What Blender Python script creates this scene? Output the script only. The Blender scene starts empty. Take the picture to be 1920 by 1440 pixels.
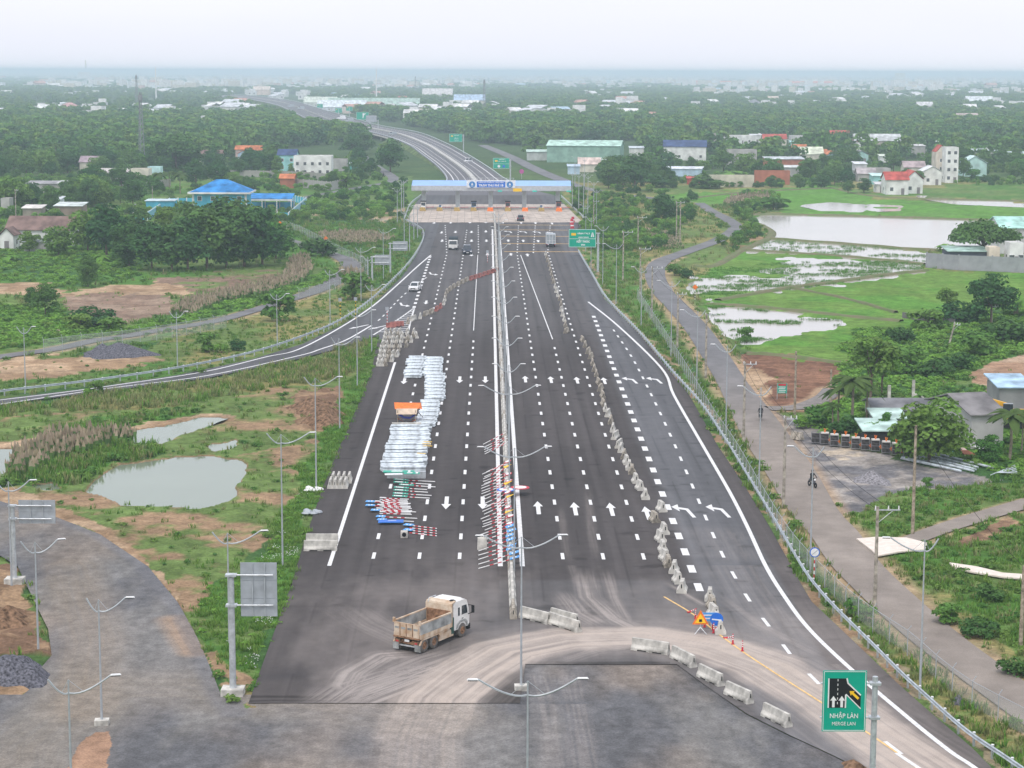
import bpy, bmesh, math, random
import numpy as np
from mathutils import Vector, Matrix
random.seed(7); np.random.seed(7)
rnd = random.Random(11)
SC = bpy.context.scene
COL = SC.collection
R = math.radians

# ------------------------------------------------------------------ camera, light, exposure
F = 3882.0                     # focal length in pixels of the 1920 px wide photograph (70 mm equivalent drone lens)
TH = math.atan(586.0 / F)      # tilt below the horizon
CT, ST = math.cos(TH), math.sin(TH)
HH = 42.0                      # slant height over cos(tilt)
CAMZ = HH * CT
ROLL = 0.0031
cam_d = bpy.data.cameras.new('camera')
cam = bpy.data.objects.new('camera', cam_d); COL.objects.link(cam)
cam_d.sensor_width = 36.0; cam_d.lens = F / 1920.0 * 36.0
cam_d.clip_start = 1.0; cam_d.clip_end = 120000.0
cam.location = (0, 0, CAMZ)
cam.rotation_euler = (Matrix.Rotation(R(90) - TH, 4, 'X') @ Matrix.Rotation(ROLL, 4, 'Z')).to_euler()
SC.camera = cam

W = bpy.data.worlds.new('World'); SC.world = W; W.use_nodes = True
nt = W.node_tree; nt.nodes.clear()
SUN_EL, SUN_AZ = R(58), R(200)
sky = nt.nodes.new('ShaderNodeTexSky'); sky.sky_type = 'NISHITA'; sky.sun_disc = False
sky.sun_elevation = SUN_EL; sky.sun_rotation = SUN_AZ; sky.dust_density = 4.0; sky.air_density = 1.2
bg1 = nt.nodes.new('ShaderNodeBackground'); bg1.inputs[1].default_value = 0.05
bg2 = nt.nodes.new('ShaderNodeBackground'); bg2.inputs[1].default_value = 1.0   # the even cloud layer of an overcast day
ctc = nt.nodes.new('ShaderNodeTexCoord'); nz = nt.nodes.new('ShaderNodeTexNoise'); nz.inputs['Scale'].default_value = 2.2; nz.inputs['Detail'].default_value = 3
mp = nt.nodes.new('ShaderNodeMapping'); mp.inputs['Scale'].default_value = (1, 1, 6)
cr = nt.nodes.new('ShaderNodeValToRGB')
cr.color_ramp.elements[0].position = 0.30; cr.color_ramp.elements[0].color = (0.80, 0.815, 0.915, 1)
cr.color_ramp.elements[1].position = 0.72; cr.color_ramp.elements[1].color = (0.89, 0.895, 0.955, 1)
add = nt.nodes.new('ShaderNodeAddShader'); out = nt.nodes.new('ShaderNodeOutputWorld')
nt.links.new(ctc.outputs['Generated'], mp.inputs[0]); nt.links.new(mp.outputs[0], nz.inputs['Vector'])
nt.links.new(nz.outputs[0], cr.inputs[0]); nt.links.new(cr.outputs[0], bg2.inputs[0])
nt.links.new(sky.outputs[0], bg1.inputs[0])
nt.links.new(bg1.outputs[0], add.inputs[0]); nt.links.new(bg2.outputs[0], add.inputs[1])
nt.links.new(add.outputs[0], out.inputs[0])

sun_d = bpy.data.lights.new('sun', 'SUN'); sun_d.energy = 1.1; sun_d.angle = R(14); sun_d.color = (1.0, 0.96, 0.9)
sun = bpy.data.objects.new('sun', sun_d); COL.objects.link(sun)
sdir = Vector((math.sin(SUN_AZ) * math.cos(SUN_EL), math.cos(SUN_AZ) * math.cos(SUN_EL), math.sin(SUN_EL)))
sun.rotation_euler = sdir.to_track_quat('Z', 'Y').to_euler()
SC.view_settings.view_transform = 'Standard'; SC.view_settings.look = 'None'
SC.view_settings.exposure = 0.12; SC.view_settings.gamma = 1.0; SC.view_settings.use_curve_mapping = False
SC.cycles.volume_bounces = 4; SC.cycles.max_bounces = 6; SC.cycles.diffuse_bounces = 3
SC.cycles.transparent_max_bounces = 24
HAZE_DENSITY = 0.00022

# ------------------------------------------------------------------ from a direction of view to a point on the ground
def Pn(x, y, z=0.0):
    x = np.asarray(x, float); y = np.asarray(y, float); z = np.asarray(z, float)
    yr = y - ROLL * (x - 960.0); xr = x + ROLL * (y - 720.0)
    Z = F * (HH - z / CT) / (yr - 134.0)
    return (xr - 960.0) / F * Z, (Z - (CAMZ - z) * ST) / CT
def P(x, y, z=0.0):
    a, b = Pn(x, y, z); return Vector((float(a), float(b), float(z)))
def pxs(y): return (y - 134.0) / HH           # pixels of the photograph per metre at ground row y
def PIX(X, Y, z=0.0):                          # world back to photograph pixels
    Z = Y * CT + (CAMZ - z) * ST
    xr = X / Z * F + 960.0; yr = ((CAMZ - z) * CT - Y * ST) / Z * F + 720.0
    return xr - ROLL * (yr - 720.0), yr + ROLL * (xr - 960.0)
AX = -0.01154                                  # heading of the motorway against the view
def RS(s, y, z=0.0):                           # s metres right of the motorway's axis, on ground row y
    Z = F * (HH - z / CT) / (y - 134.0)
    return Vector((AX * Z + s, (Z - (CAMZ - z) * ST) / CT, z))
def S_of(X, Y): return X - AX * (Y * CT + CAMZ * ST)

# ------------------------------------------------------------------ noise
def vnoise(x, y, seed=0):
    x = np.asarray(x, float); y = np.asarray(y, float)
    ix = np.floor(x).astype(np.int64); iy = np.floor(y).astype(np.int64)
    fx = x - ix; fy = y - iy
    fx = fx * fx * (3 - 2 * fx); fy = fy * fy * (3 - 2 * fy)
    def h(a, b):
        n = (a * 374761393 + b * 668265263 + seed * 1442695041) & 0xffffffff
        n = ((n ^ (n >> 13)) * 1274126177) & 0xffffffff
        n = (n ^ (n >> 16)) & 0xffffffff
        return n / 4294967295.0
    a = h(ix, iy); b = h(ix + 1, iy); c = h(ix, iy + 1); d = h(ix + 1, iy + 1)
    return (a * (1 - fx) + b * fx) * (1 - fy) + (c * (1 - fx) + d * fx) * fy
def fbm(x, y, sc, seed=0, o=4):
    v = 0; a = 0.5; t = 0
    for i in range(o):
        v = v + a * vnoise(x / sc, y / sc, seed + i * 17); t += a; a *= 0.55; sc = sc / 2.03
    return v / t
def sm(a, b, x): 
    t = np.clip((x - a) / (b - a), 0, 1); return t * t * (3 - 2 * t)
def inpoly(px, py, poly):
    r = np.zeros(px.shape, bool); n = len(poly)
    for i in range(n):
        x0, y0 = poly[i]; x1, y1 = poly[(i + 1) % n]
        if y0 == y1: continue
        c = ((y0 > py) != (y1 > py)) & (px < (x1 - x0) * (py - y0) / (y1 - y0) + x0)
        r ^= c
    return r
def pdist(X, Y, pts):                           # distance to a world polyline, signed side and run along it
    best = np.full(X.shape, 1e9); run = np.zeros(X.shape); side = np.zeros(X.shape); acc = 0.0
    for (x0, y0), (x1, y1) in zip(pts[:-1], pts[1:]):
        dx, dy = x1 - x0, y1 - y0; L = math.hypot(dx, dy) + 1e-9
        t = np.clip(((X - x0) * dx + (Y - y0) * dy) / L / L, 0, 1)
        d = np.hypot(X - x0 - t * dx, Y - y0 - t * dy)
        m = d < best
        sd = np.sign((X - x0) * dy - (Y - y0) * dx)
        best = np.where(m, d, best); run = np.where(m, acc + t * L, run); side = np.where(m, sd, side); acc += L
    return best, run, side
def catmull(pts, n=8):
    out = []; q = [Vector(p) for p in pts]; q = [q[0] * 2 - q[1]] + q + [q[-1] * 2 - q[-2]]
    for i in range(1, len(q) - 2):
        for k in range(n):
            t = k / n; a, b, c, d = q[i - 1], q[i], q[i + 1], q[i + 2]
            out.append(0.5 * ((2 * b) + (c - a) * t + (2 * a - 5 * b + 4 * c - d) * t * t + (3 * b - a - 3 * c + d) * t ** 3))
    out.append(q[-2]); return out

# ------------------------------------------------------------------ materials
MATS = {}
def mat(name, rgb, rough=0.6, metal=0.0, amt=0.12, scale=1.5, rgb2=None, bump=0.0, emit=0.0, spec=None, coord='Object'):
    if name in MATS: return MATS[name]
    m = bpy.data.materials.new(name); m.use_nodes = True; MATS[name] = m
    n = m.node_tree; b = n.nodes['Principled BSDF']
    b.inputs['Roughness'].default_value = rough; b.inputs['Metallic'].default_value = metal
    b.inputs['Specular IOR Level'].default_value = spec if spec is not None else (.06 if rough > .65 else .3)
    tc = n.nodes.new('ShaderNodeTexCoord'); no = n.nodes.new('ShaderNodeTexNoise')
    no.inputs['Scale'].default_value = scale; no.inputs['Detail'].default_value = 5
    n.links.new(tc.outputs[coord], no.inputs['Vector'])
    mx = n.nodes.new('ShaderNodeMix'); mx.data_type = 'RGBA'
    c2 = rgb2 if rgb2 else tuple(max(0, c * (1 - 2.2 * amt)) for c in rgb)
    c1 = rgb if rgb2 else tuple(min(1, c * (1 + amt)) for c in rgb)
    mx.inputs[6].default_value = (*c1, 1); mx.inputs[7].default_value = (*c2, 1)
    mr = n.nodes.new('ShaderNodeMapRange'); mr.inputs[1].default_value = 0.35; mr.inputs[2].default_value = 0.7
    n.links.new(no.outputs[0], mr.inputs[0]); n.links.new(mr.outputs[0], mx.inputs[0])
    n.links.new(mx.outputs[2], b.inputs['Base Color'])
    if bump:
        bp = n.nodes.new('ShaderNodeBump'); bp.inputs['Strength'].default_value = bump; bp.inputs['Distance'].default_value = 0.1
        n.links.new(no.outputs[0], bp.inputs['Height']); n.links.new(bp.outputs[0], b.inputs['Normal'])
    return m
def vcol_mat(name, rough=0.95, s1=0.35, a1=0.35, s2=2.5, a2=0.3, bump=0.5, dist=0.25, spec=0.2, stretch=None):
    """albedo comes from the kind of ground stored per vertex; noise in metres adds grain and relief"""
    m = bpy.data.materials.new(name); m.use_nodes = True; MATS[name] = m
    n = m.node_tree; b = n.nodes['Principled BSDF']; b.inputs['Roughness'].default_value = rough
    b.inputs['Specular IOR Level'].default_value = .04
    at = n.nodes.new('ShaderNodeAttribute'); at.attribute_name = 'Col'
    geo = n.nodes.new('ShaderNodeNewGeometry')
    prev = at.outputs['Color']; lastn = None
    for s, a in ((s1, a1), (s2, a2)):
        no = n.nodes.new('ShaderNodeTexNoise'); no.inputs['Scale'].default_value = s; no.inputs['Detail'].default_value = 5
        no.inputs['Roughness'].default_value = 0.65
        if stretch:
            mp = n.nodes.new('ShaderNodeMapping'); mp.inputs['Scale'].default_value = stretch
            n.links.new(geo.outputs['Position'], mp.inputs[0]); n.links.new(mp.outputs[0], no.inputs['Vector'])
        else: n.links.new(geo.outputs['Position'], no.inputs['Vector'])
        mr = n.nodes.new('ShaderNodeMapRange'); mr.inputs[1].default_value = 0.3; mr.inputs[2].default_value = 0.7
        mr.inputs[3].default_value = 1 - a; mr.inputs[4].default_value = 1 + a
        mr.clamp = False
        n.links.new(no.outputs[0], mr.inputs[0])
        mx = n.nodes.new('ShaderNodeVectorMath'); mx.operation = 'SCALE'
        n.links.new(prev, mx.inputs[0]); n.links.new(mr.outputs[0], mx.inputs['Scale'])
        prev = mx.outputs[0]; lastn = no
    n.links.new(prev, b.inputs['Base Color'])
    if bump:
        bp = n.nodes.new('ShaderNodeBump'); bp.inputs['Strength'].default_value = bump; bp.inputs['Distance'].default_value = dist
        n.links.new(lastn.outputs[0], bp.inputs['Height']); n.links.new(bp.outputs[0], b.inputs['Normal'])
    return m

# ------------------------------------------------------------------ mesh helpers
def tag(o, label=None, cat=None, group=None, kind=None):
    if label: o['label'] = label
    if cat: o['category'] = cat
    if group: o['group'] = group
    if kind: o['kind'] = kind
    return o
def link(name, me, parent=None, loc=None, rot=None, **kw):
    o = bpy.data.objects.new(name, me); COL.objects.link(o)
    if parent is not None: o.parent = parent
    if loc is not None: o.location = loc
    if rot is not None: o.rotation_euler = (0, 0, rot) if isinstance(rot, (int, float)) else rot
    return tag(o, **kw)
def empty(name, loc=(0, 0, 0), rot=0.0, **kw):
    return link(name, None, None, loc, rot, **kw)
class MB:
    def __init__(s): s.v = []; s.f = []; s.m = []; s.mats = []; s.cur = 0; s.T = None
    def mat(s, m):
        if m not in s.mats: s.mats.append(m)
        s.cur = s.mats.index(m); return s
    def add(s, vs, fs):
        b = len(s.v)
        s.v += [tuple(s.T @ Vector(p)) if s.T else tuple(p) for p in vs]
        s.f += [tuple(i + b for i in f) for f in fs]; s.m += [s.cur] * len(fs); return s
    def box(s, c, d, rz=0.0, tx=1.0, ty=1.0, rx=0.0, ry=0.0):
        x, y, z = d[0] / 2, d[1] / 2, d[2] / 2
        vs = [(-x, -y, -z), (x, -y, -z), (x, y, -z), (-x, y, -z), (-x * tx, -y * ty, z), (x * tx, -y * ty, z), (x * tx, y * ty, z), (-x * tx, y * ty, z)]
        if rz or rx or ry:
            M = Matrix.Rotation(rz, 3, 'Z') @ Matrix.Rotation(ry, 3, 'Y') @ Matrix.Rotation(rx, 3, 'X'); vs = [M @ Vector(p) for p in vs]
        vs = [(p[0] + c[0], p[1] + c[1], p[2] + c[2]) for p in vs]
        return s.add(vs, [(0, 3, 2, 1), (4, 5, 6, 7), (0, 1, 5, 4), (1, 2, 6, 5), (2, 3, 7, 6), (3, 0, 4, 7)])
    def tube(s, pts, r, n=6, r2=None, cap=True):
        pts = [Vector(p) for p in pts]; k = len(pts); vs = []; fs = []
        for i, p in enumerate(pts):
            d = (pts[min(i + 1, k - 1)] - pts[max(i - 1, 0)]).normalized()
            a = d.orthogonal().normalized() if abs(d.z) < 0.99 else Vector((1, 0, 0))
            if abs(d.z) < 0.99: a = d.cross(Vector((0, 0, 1))).normalized()
            b = d.cross(a).normalized()
            rr = r if r2 is None else r + (r2 - r) * i / (k - 1)
            for j in range(n):
                t = 2 * math.pi * j / n; vs.append(p + a * rr * math.cos(t) + b * rr * math.sin(t))
        for i in range(k - 1):
            for j in range(n):
                fs.append((i * n + j, i * n + (j + 1) % n, (i + 1) * n + (j + 1) % n, (i + 1) * n + j))
        if cap: fs.append(tuple(range(n))[::-1]); fs.append(tuple((k - 1) * n + j for j in range(n)))
        return s.add(vs, fs)
    def prism(s, poly, y0, y1):            # polygon in x-z, pushed along y
        n = len(poly); vs = [(p[0], y0, p[1]) for p in poly] + [(p[0], y1, p[1]) for p in poly]
        fs = [tuple(range(n)), tuple(range(2 * n - 1, n - 1, -1))] + [(i, i + n, (i + 1) % n + n, (i + 1) % n) for i in range(n)]
        return s.add(vs, fs)
    def slab(s, poly, z0, z1):             # polygon in x-y, pushed up
        n = len(poly); vs = [(p[0], p[1], z0) for p in poly] + [(p[0], p[1], z1) for p in poly]
        fs = [tuple(range(n))[::-1], tuple(range(n, 2 * n))] + [(i, (i + 1) % n, (i + 1) % n + n, i + n) for i in range(n)]
        return s.add(vs, fs)
    def flat(s, poly, z):
        return s.add([(p[0], p[1], z) for p in poly], [tuple(range(len(poly)))])
    def ball(s, c, r, n=8, m=5):
        rx, ry, rz = r if isinstance(r, tuple) else (r, r, r); vs = []; fs = []
        for i in range(m + 1):
            t = math.pi * i / m
            for j in range(n):
                a = 2 * math.pi * j / n; vs.append((c[0] + rx * math.sin(t) * math.cos(a), c[1] + ry * math.sin(t) * math.sin(a), c[2] + rz * math.cos(t)))
        for i in range(m):
            for j in range(n): fs.append((i * n + j, (i + 1) * n + j, (i + 1) * n + (j + 1) % n, i * n + (j + 1) % n))
        return s.add(vs, fs)
    def disc(s, c, r, ax='y', n=20, th=0.03):
        vs = []
        for k in (-.5, .5):
            for j in range(n):
                a = 2 * math.pi * j / n; u, w = r * math.cos(a), r * math.sin(a)
                vs.append({'y': (c[0] + u, c[1] + k * th, c[2] + w), 'x': (c[0] + k * th, c[1] + u, c[2] + w), 'z': (c[0] + u, c[1] + w, c[2] + k * th)}[ax])
        fs = [tuple(range(n)), tuple(range(2 * n - 1, n - 1, -1))] + [(j, j + n, (j + 1) % n + n, (j + 1) % n) for j in range(n)]
        return s.add(vs, fs)
    def mesh(s, name, smooth=False, fixn=False):
        me = bpy.data.meshes.new(name); me.from_pydata(s.v, [], s.f)
        for m in s.mats: me.materials.append(m)
        me.polygons.foreach_set('material_index', s.m)
        if smooth: me.polygons.foreach_set('use_smooth', [True] * len(s.f))
        if fixn:
            bm = bmesh.new(); bm.from_mesh(me); bmesh.ops.recalc_face_normals(bm, faces=bm.faces); bm.to_mesh(me); bm.free()
        me.update(); return me
    def build(s, name, parent=None, loc=None, rot=None, smooth=False, fixn=True, **kw):
        return link(name, s.mesh(name, smooth, fixn), parent, loc, rot, **kw)
def kids(o): return KID.get(o.name, [])
def copy_thing(o, loc=None, rot=None, scale=None, **kw):
    r = o.copy(); COL.objects.link(r)
    if loc is not None: r.location = loc
    if rot is not None: r.rotation_euler = (0, 0, rot) if isinstance(rot, (int, float)) else rot
    if scale is not None: r.scale = (scale,) * 3 if isinstance(scale, (int, float)) else scale
    for c in o.children:
        d = c.copy(); COL.objects.link(d); d.parent = r
        for g in c.children:
            e = g.copy(); COL.objects.link(e); e.parent = d
    return tag(r, **kw)
def np_mesh(name, V, Q, mats, col=None, smooth=True):
    me = bpy.data.meshes.new(name)
    me.vertices.add(len(V)); me.vertices.foreach_set('co', np.ascontiguousarray(V, np.float32).ravel())
    k = Q.shape[1]
    me.loops.add(Q.size); me.loops.foreach_set('vertex_index', np.ascontiguousarray(Q, np.int32).ravel())
    me.polygons.add(len(Q)); me.polygons.foreach_set('loop_start', np.arange(0, Q.size, k, dtype=np.int32))
    me.polygons.foreach_set('loop_total', np.full(len(Q), k, np.int32))
    if smooth: me.polygons.foreach_set('use_smooth', np.ones(len(Q), bool))
    for m in (mats if isinstance(mats, list) else [mats]): me.materials.append(m)
    if col is not None:
        a = me.color_attributes.new('Col', 'FLOAT_COLOR', 'POINT')
        c = np.ones((len(V), 4), np.float32); c[:, :3] = col; a.data.foreach_set('color', c.ravel())
    me.update(calc_edges=True); me.validate(); return me
def grid_quads(nr, nc, off=0):
    i = np.arange(nr - 1)[:, None] * nc + np.arange(nc - 1)[None, :]
    return (np.stack([i, i + 1, i + nc + 1, i + nc], -1).reshape(-1, 4) + off)
# ------------------------------------------------------------------ where the ground is what (outlines in photograph pixels)
def lerp_poly(pts): 
    a = sorted(pts, key=lambda p: p[1]); return [p[1] for p in a], [p[0] for p in a]
PL_L = [(466,1318),(505,1210),(545,1100),(572,1010),(605,915),(640,830),(680,740),(698,692),(705,650),(712,630)]
RAMP_OUT = [(-90,769),(-60,766),(0,748),(167,728),(333,703),(467,675),(567,645),(595,631),(640,610),(700,571),(755,517),(780,480),(793,447),(786,432),(760,417)]
RAMP_IN = [(-90,782),(-60,777),(0,758),(193,734),(387,709),(560,673),(640,652),(700,631)]
PL_R = [(1093,417),(1075,440),(1083,467),(1090,480),(1133,560),(1200,627),(1292,740),(1346,836),(1390,901),(1443,987),(1497,1086),(1522,1128),(1573,1176),(1633,1233),(1684,1282),(1752,1342),(1822,1401),(1860,1440),(1935,1510)]
GR_L = [(0,1040),(33,1060),(65,1127),(90,1177),(97,1227),(77,1250),(60,1287),(20,1320),(-40,1350)]
GR_R = [(-60,930),(0,938),(103,967),(187,1000),(277,1060),(333,1127),(367,1187),(393,1247),(417,1307),(440,1335)]
DIAG = [(1262,1240),(1330,1290),(1400,1338),(1480,1378),(1560,1415),(1640,1455),(1740,1510)]
POLY_PLAT = PL_L[::-1] + [(466,1318),(975,1312),(985,1245),(1262,1240),(1330,1290),(1560,1415),(1740,1510),(1935,1510)] + PL_R[::-1][1:] + [(1052,372),(778,374),(760,417)] + RAMP_OUT[::-1][1:8]
POLY_RAMP = RAMP_OUT[:9] + [(712,630)] + RAMP_IN[::-1]
POLY_GRAVEL = [(-130,925)] + GR_R[1:] + [(470,1325),(975,1318),(985,1250),(1262,1245)] + DIAG[1:] + [(1740,1560),(-130,1560),(-130,1400),(-40,1350)] + GR_L[::-1][1:] + [(-130,1040)]
SERV = [(1311,380,3.4),(1335,396,3.6),(1366,412,3.8),(1379,428,4.0),(1345,450,4.0),(1285,472,4.0),(1240,490,4.2),(1228,512,4.2),(1240,543,4.2),(1268,573,4.2),(1303,611,4.2),(1338,661,4.2),(1373,717,4.2),(1404,765,5.0),(1440,822,5.6),(1480,880,5.4),(1525,955,4.8),(1565,1000,4.6),(1606,1058,4.4),(1680,1130,4.3),(1755,1195,4.2),(1845,1262,4.1),(1960,1345,4.0),(2080,1430,4.0)]
LSERV = [(480,428,3.2),(530,446,3.4),(567,458,3.6),(612,473,3.8),(648,486,4.2),(658,503,4.4),(640,520,4.2),(595,543,3.8),(545,560,3.4),(480,580,3.0),(400,602,3.0),(300,618,3.0),(233,630,3.0),(180,637,3.0),(100,654,3.2),(0,668,3.4),(-90,684,3.4)]
LSERV2 = [(545,378,2.6),(580,368,3.4),(625,360,3.6),(680,350,3.8),(725,342,4.0),(738,334,4.2),(722,322,4.4),(700,309,4.4),(682,294,4.4),(672,280,4.4)]
RSERV2 = [(905,272,6),(935,284,6),(965,297,6),(990,310,6),(1020,324,6),(1050,336,6),(1085,350,5.5),(1150,362,5),(1230,372,4.5),(1290,378,4)]
VROAD = [(130,405,4),(195,396,4),(225,389,4),(250,384,4),(300,378,3.6)]
SIDEP = [(1690,1020,2.2),(1750,996,2.4),(1830,970,2.6),(1940,938,2.8)]
FIELDP = [(1440,765,3.2),(1500,762,3.0),(1545,745,2.8),(1560,728,2.4)]
ROADLINES = [SERV, LSERV, LSERV2, RSERV2, VROAD, SIDEP, FIELDP]

POND = [(170,915),(200,890),(232,865),(300,856),(400,852),(462,860),(455,885),(438,915),(425,935),(370,948),(300,946),(220,942),(200,925)]
CREEK = [(-40,838),(30,838),(40,858),(20,885),(-40,905)]
CREEK2 = [(225,808),(300,798),(400,778),(432,782),(400,792),(340,812),(300,826),(240,828)]
PUDDLE = [(60,905),(100,900),(110,915),(70,920)]
PUDDLE2 = [(395,828),(450,824),(440,834),(400,840)]
BIGPOND = [(1400,410),(1440,402),(1560,404),(1800,411),(1960,418),(1960,470),(1740,466),(1600,455),(1440,446),(1446,430)]
FLOOD1 = [(1393,466),(1448,448),(1600,458),(1740,469),(1736,492),(1600,480),(1500,472)]
FLOOD2 = [(1295,545),(1300,515),(1340,500),(1500,486),(1600,485),(1736,493),(1730,506),(1500,540),(1355,558),(1300,556)]
FLOOD3 = [(1322,570),(1380,573),(1590,600),(1565,618),(1390,642),(1350,612)]
FLOOD4 = [(1500,385),(1560,380),(1700,386),(1700,392),(1560,396)]
FLOOD5 = [(1690,366),(1750,368),(1930,378),(1930,386),(1790,380)]
WATERS = [POND, CREEK, CREEK2, PUDDLE, PUDDLE2, BIGPOND]

G_LUSH=(.085,.19,.038); G_MID=(.135,.20,.060); G_DRY=(.25,.23,.09); G_DARK=(.055,.125,.038); G_BRIGHT=(.105,.25,.035)
DIRT=(.32,.215,.13); DIRT_L=(.45,.32,.205); DIRT_D=(.20,.125,.08); MUD=(.24,.165,.12); GRAV=(.32,.29,.26); GRAV_D=(.17,.165,.17)
REED=(.34,.27,.16)
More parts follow.
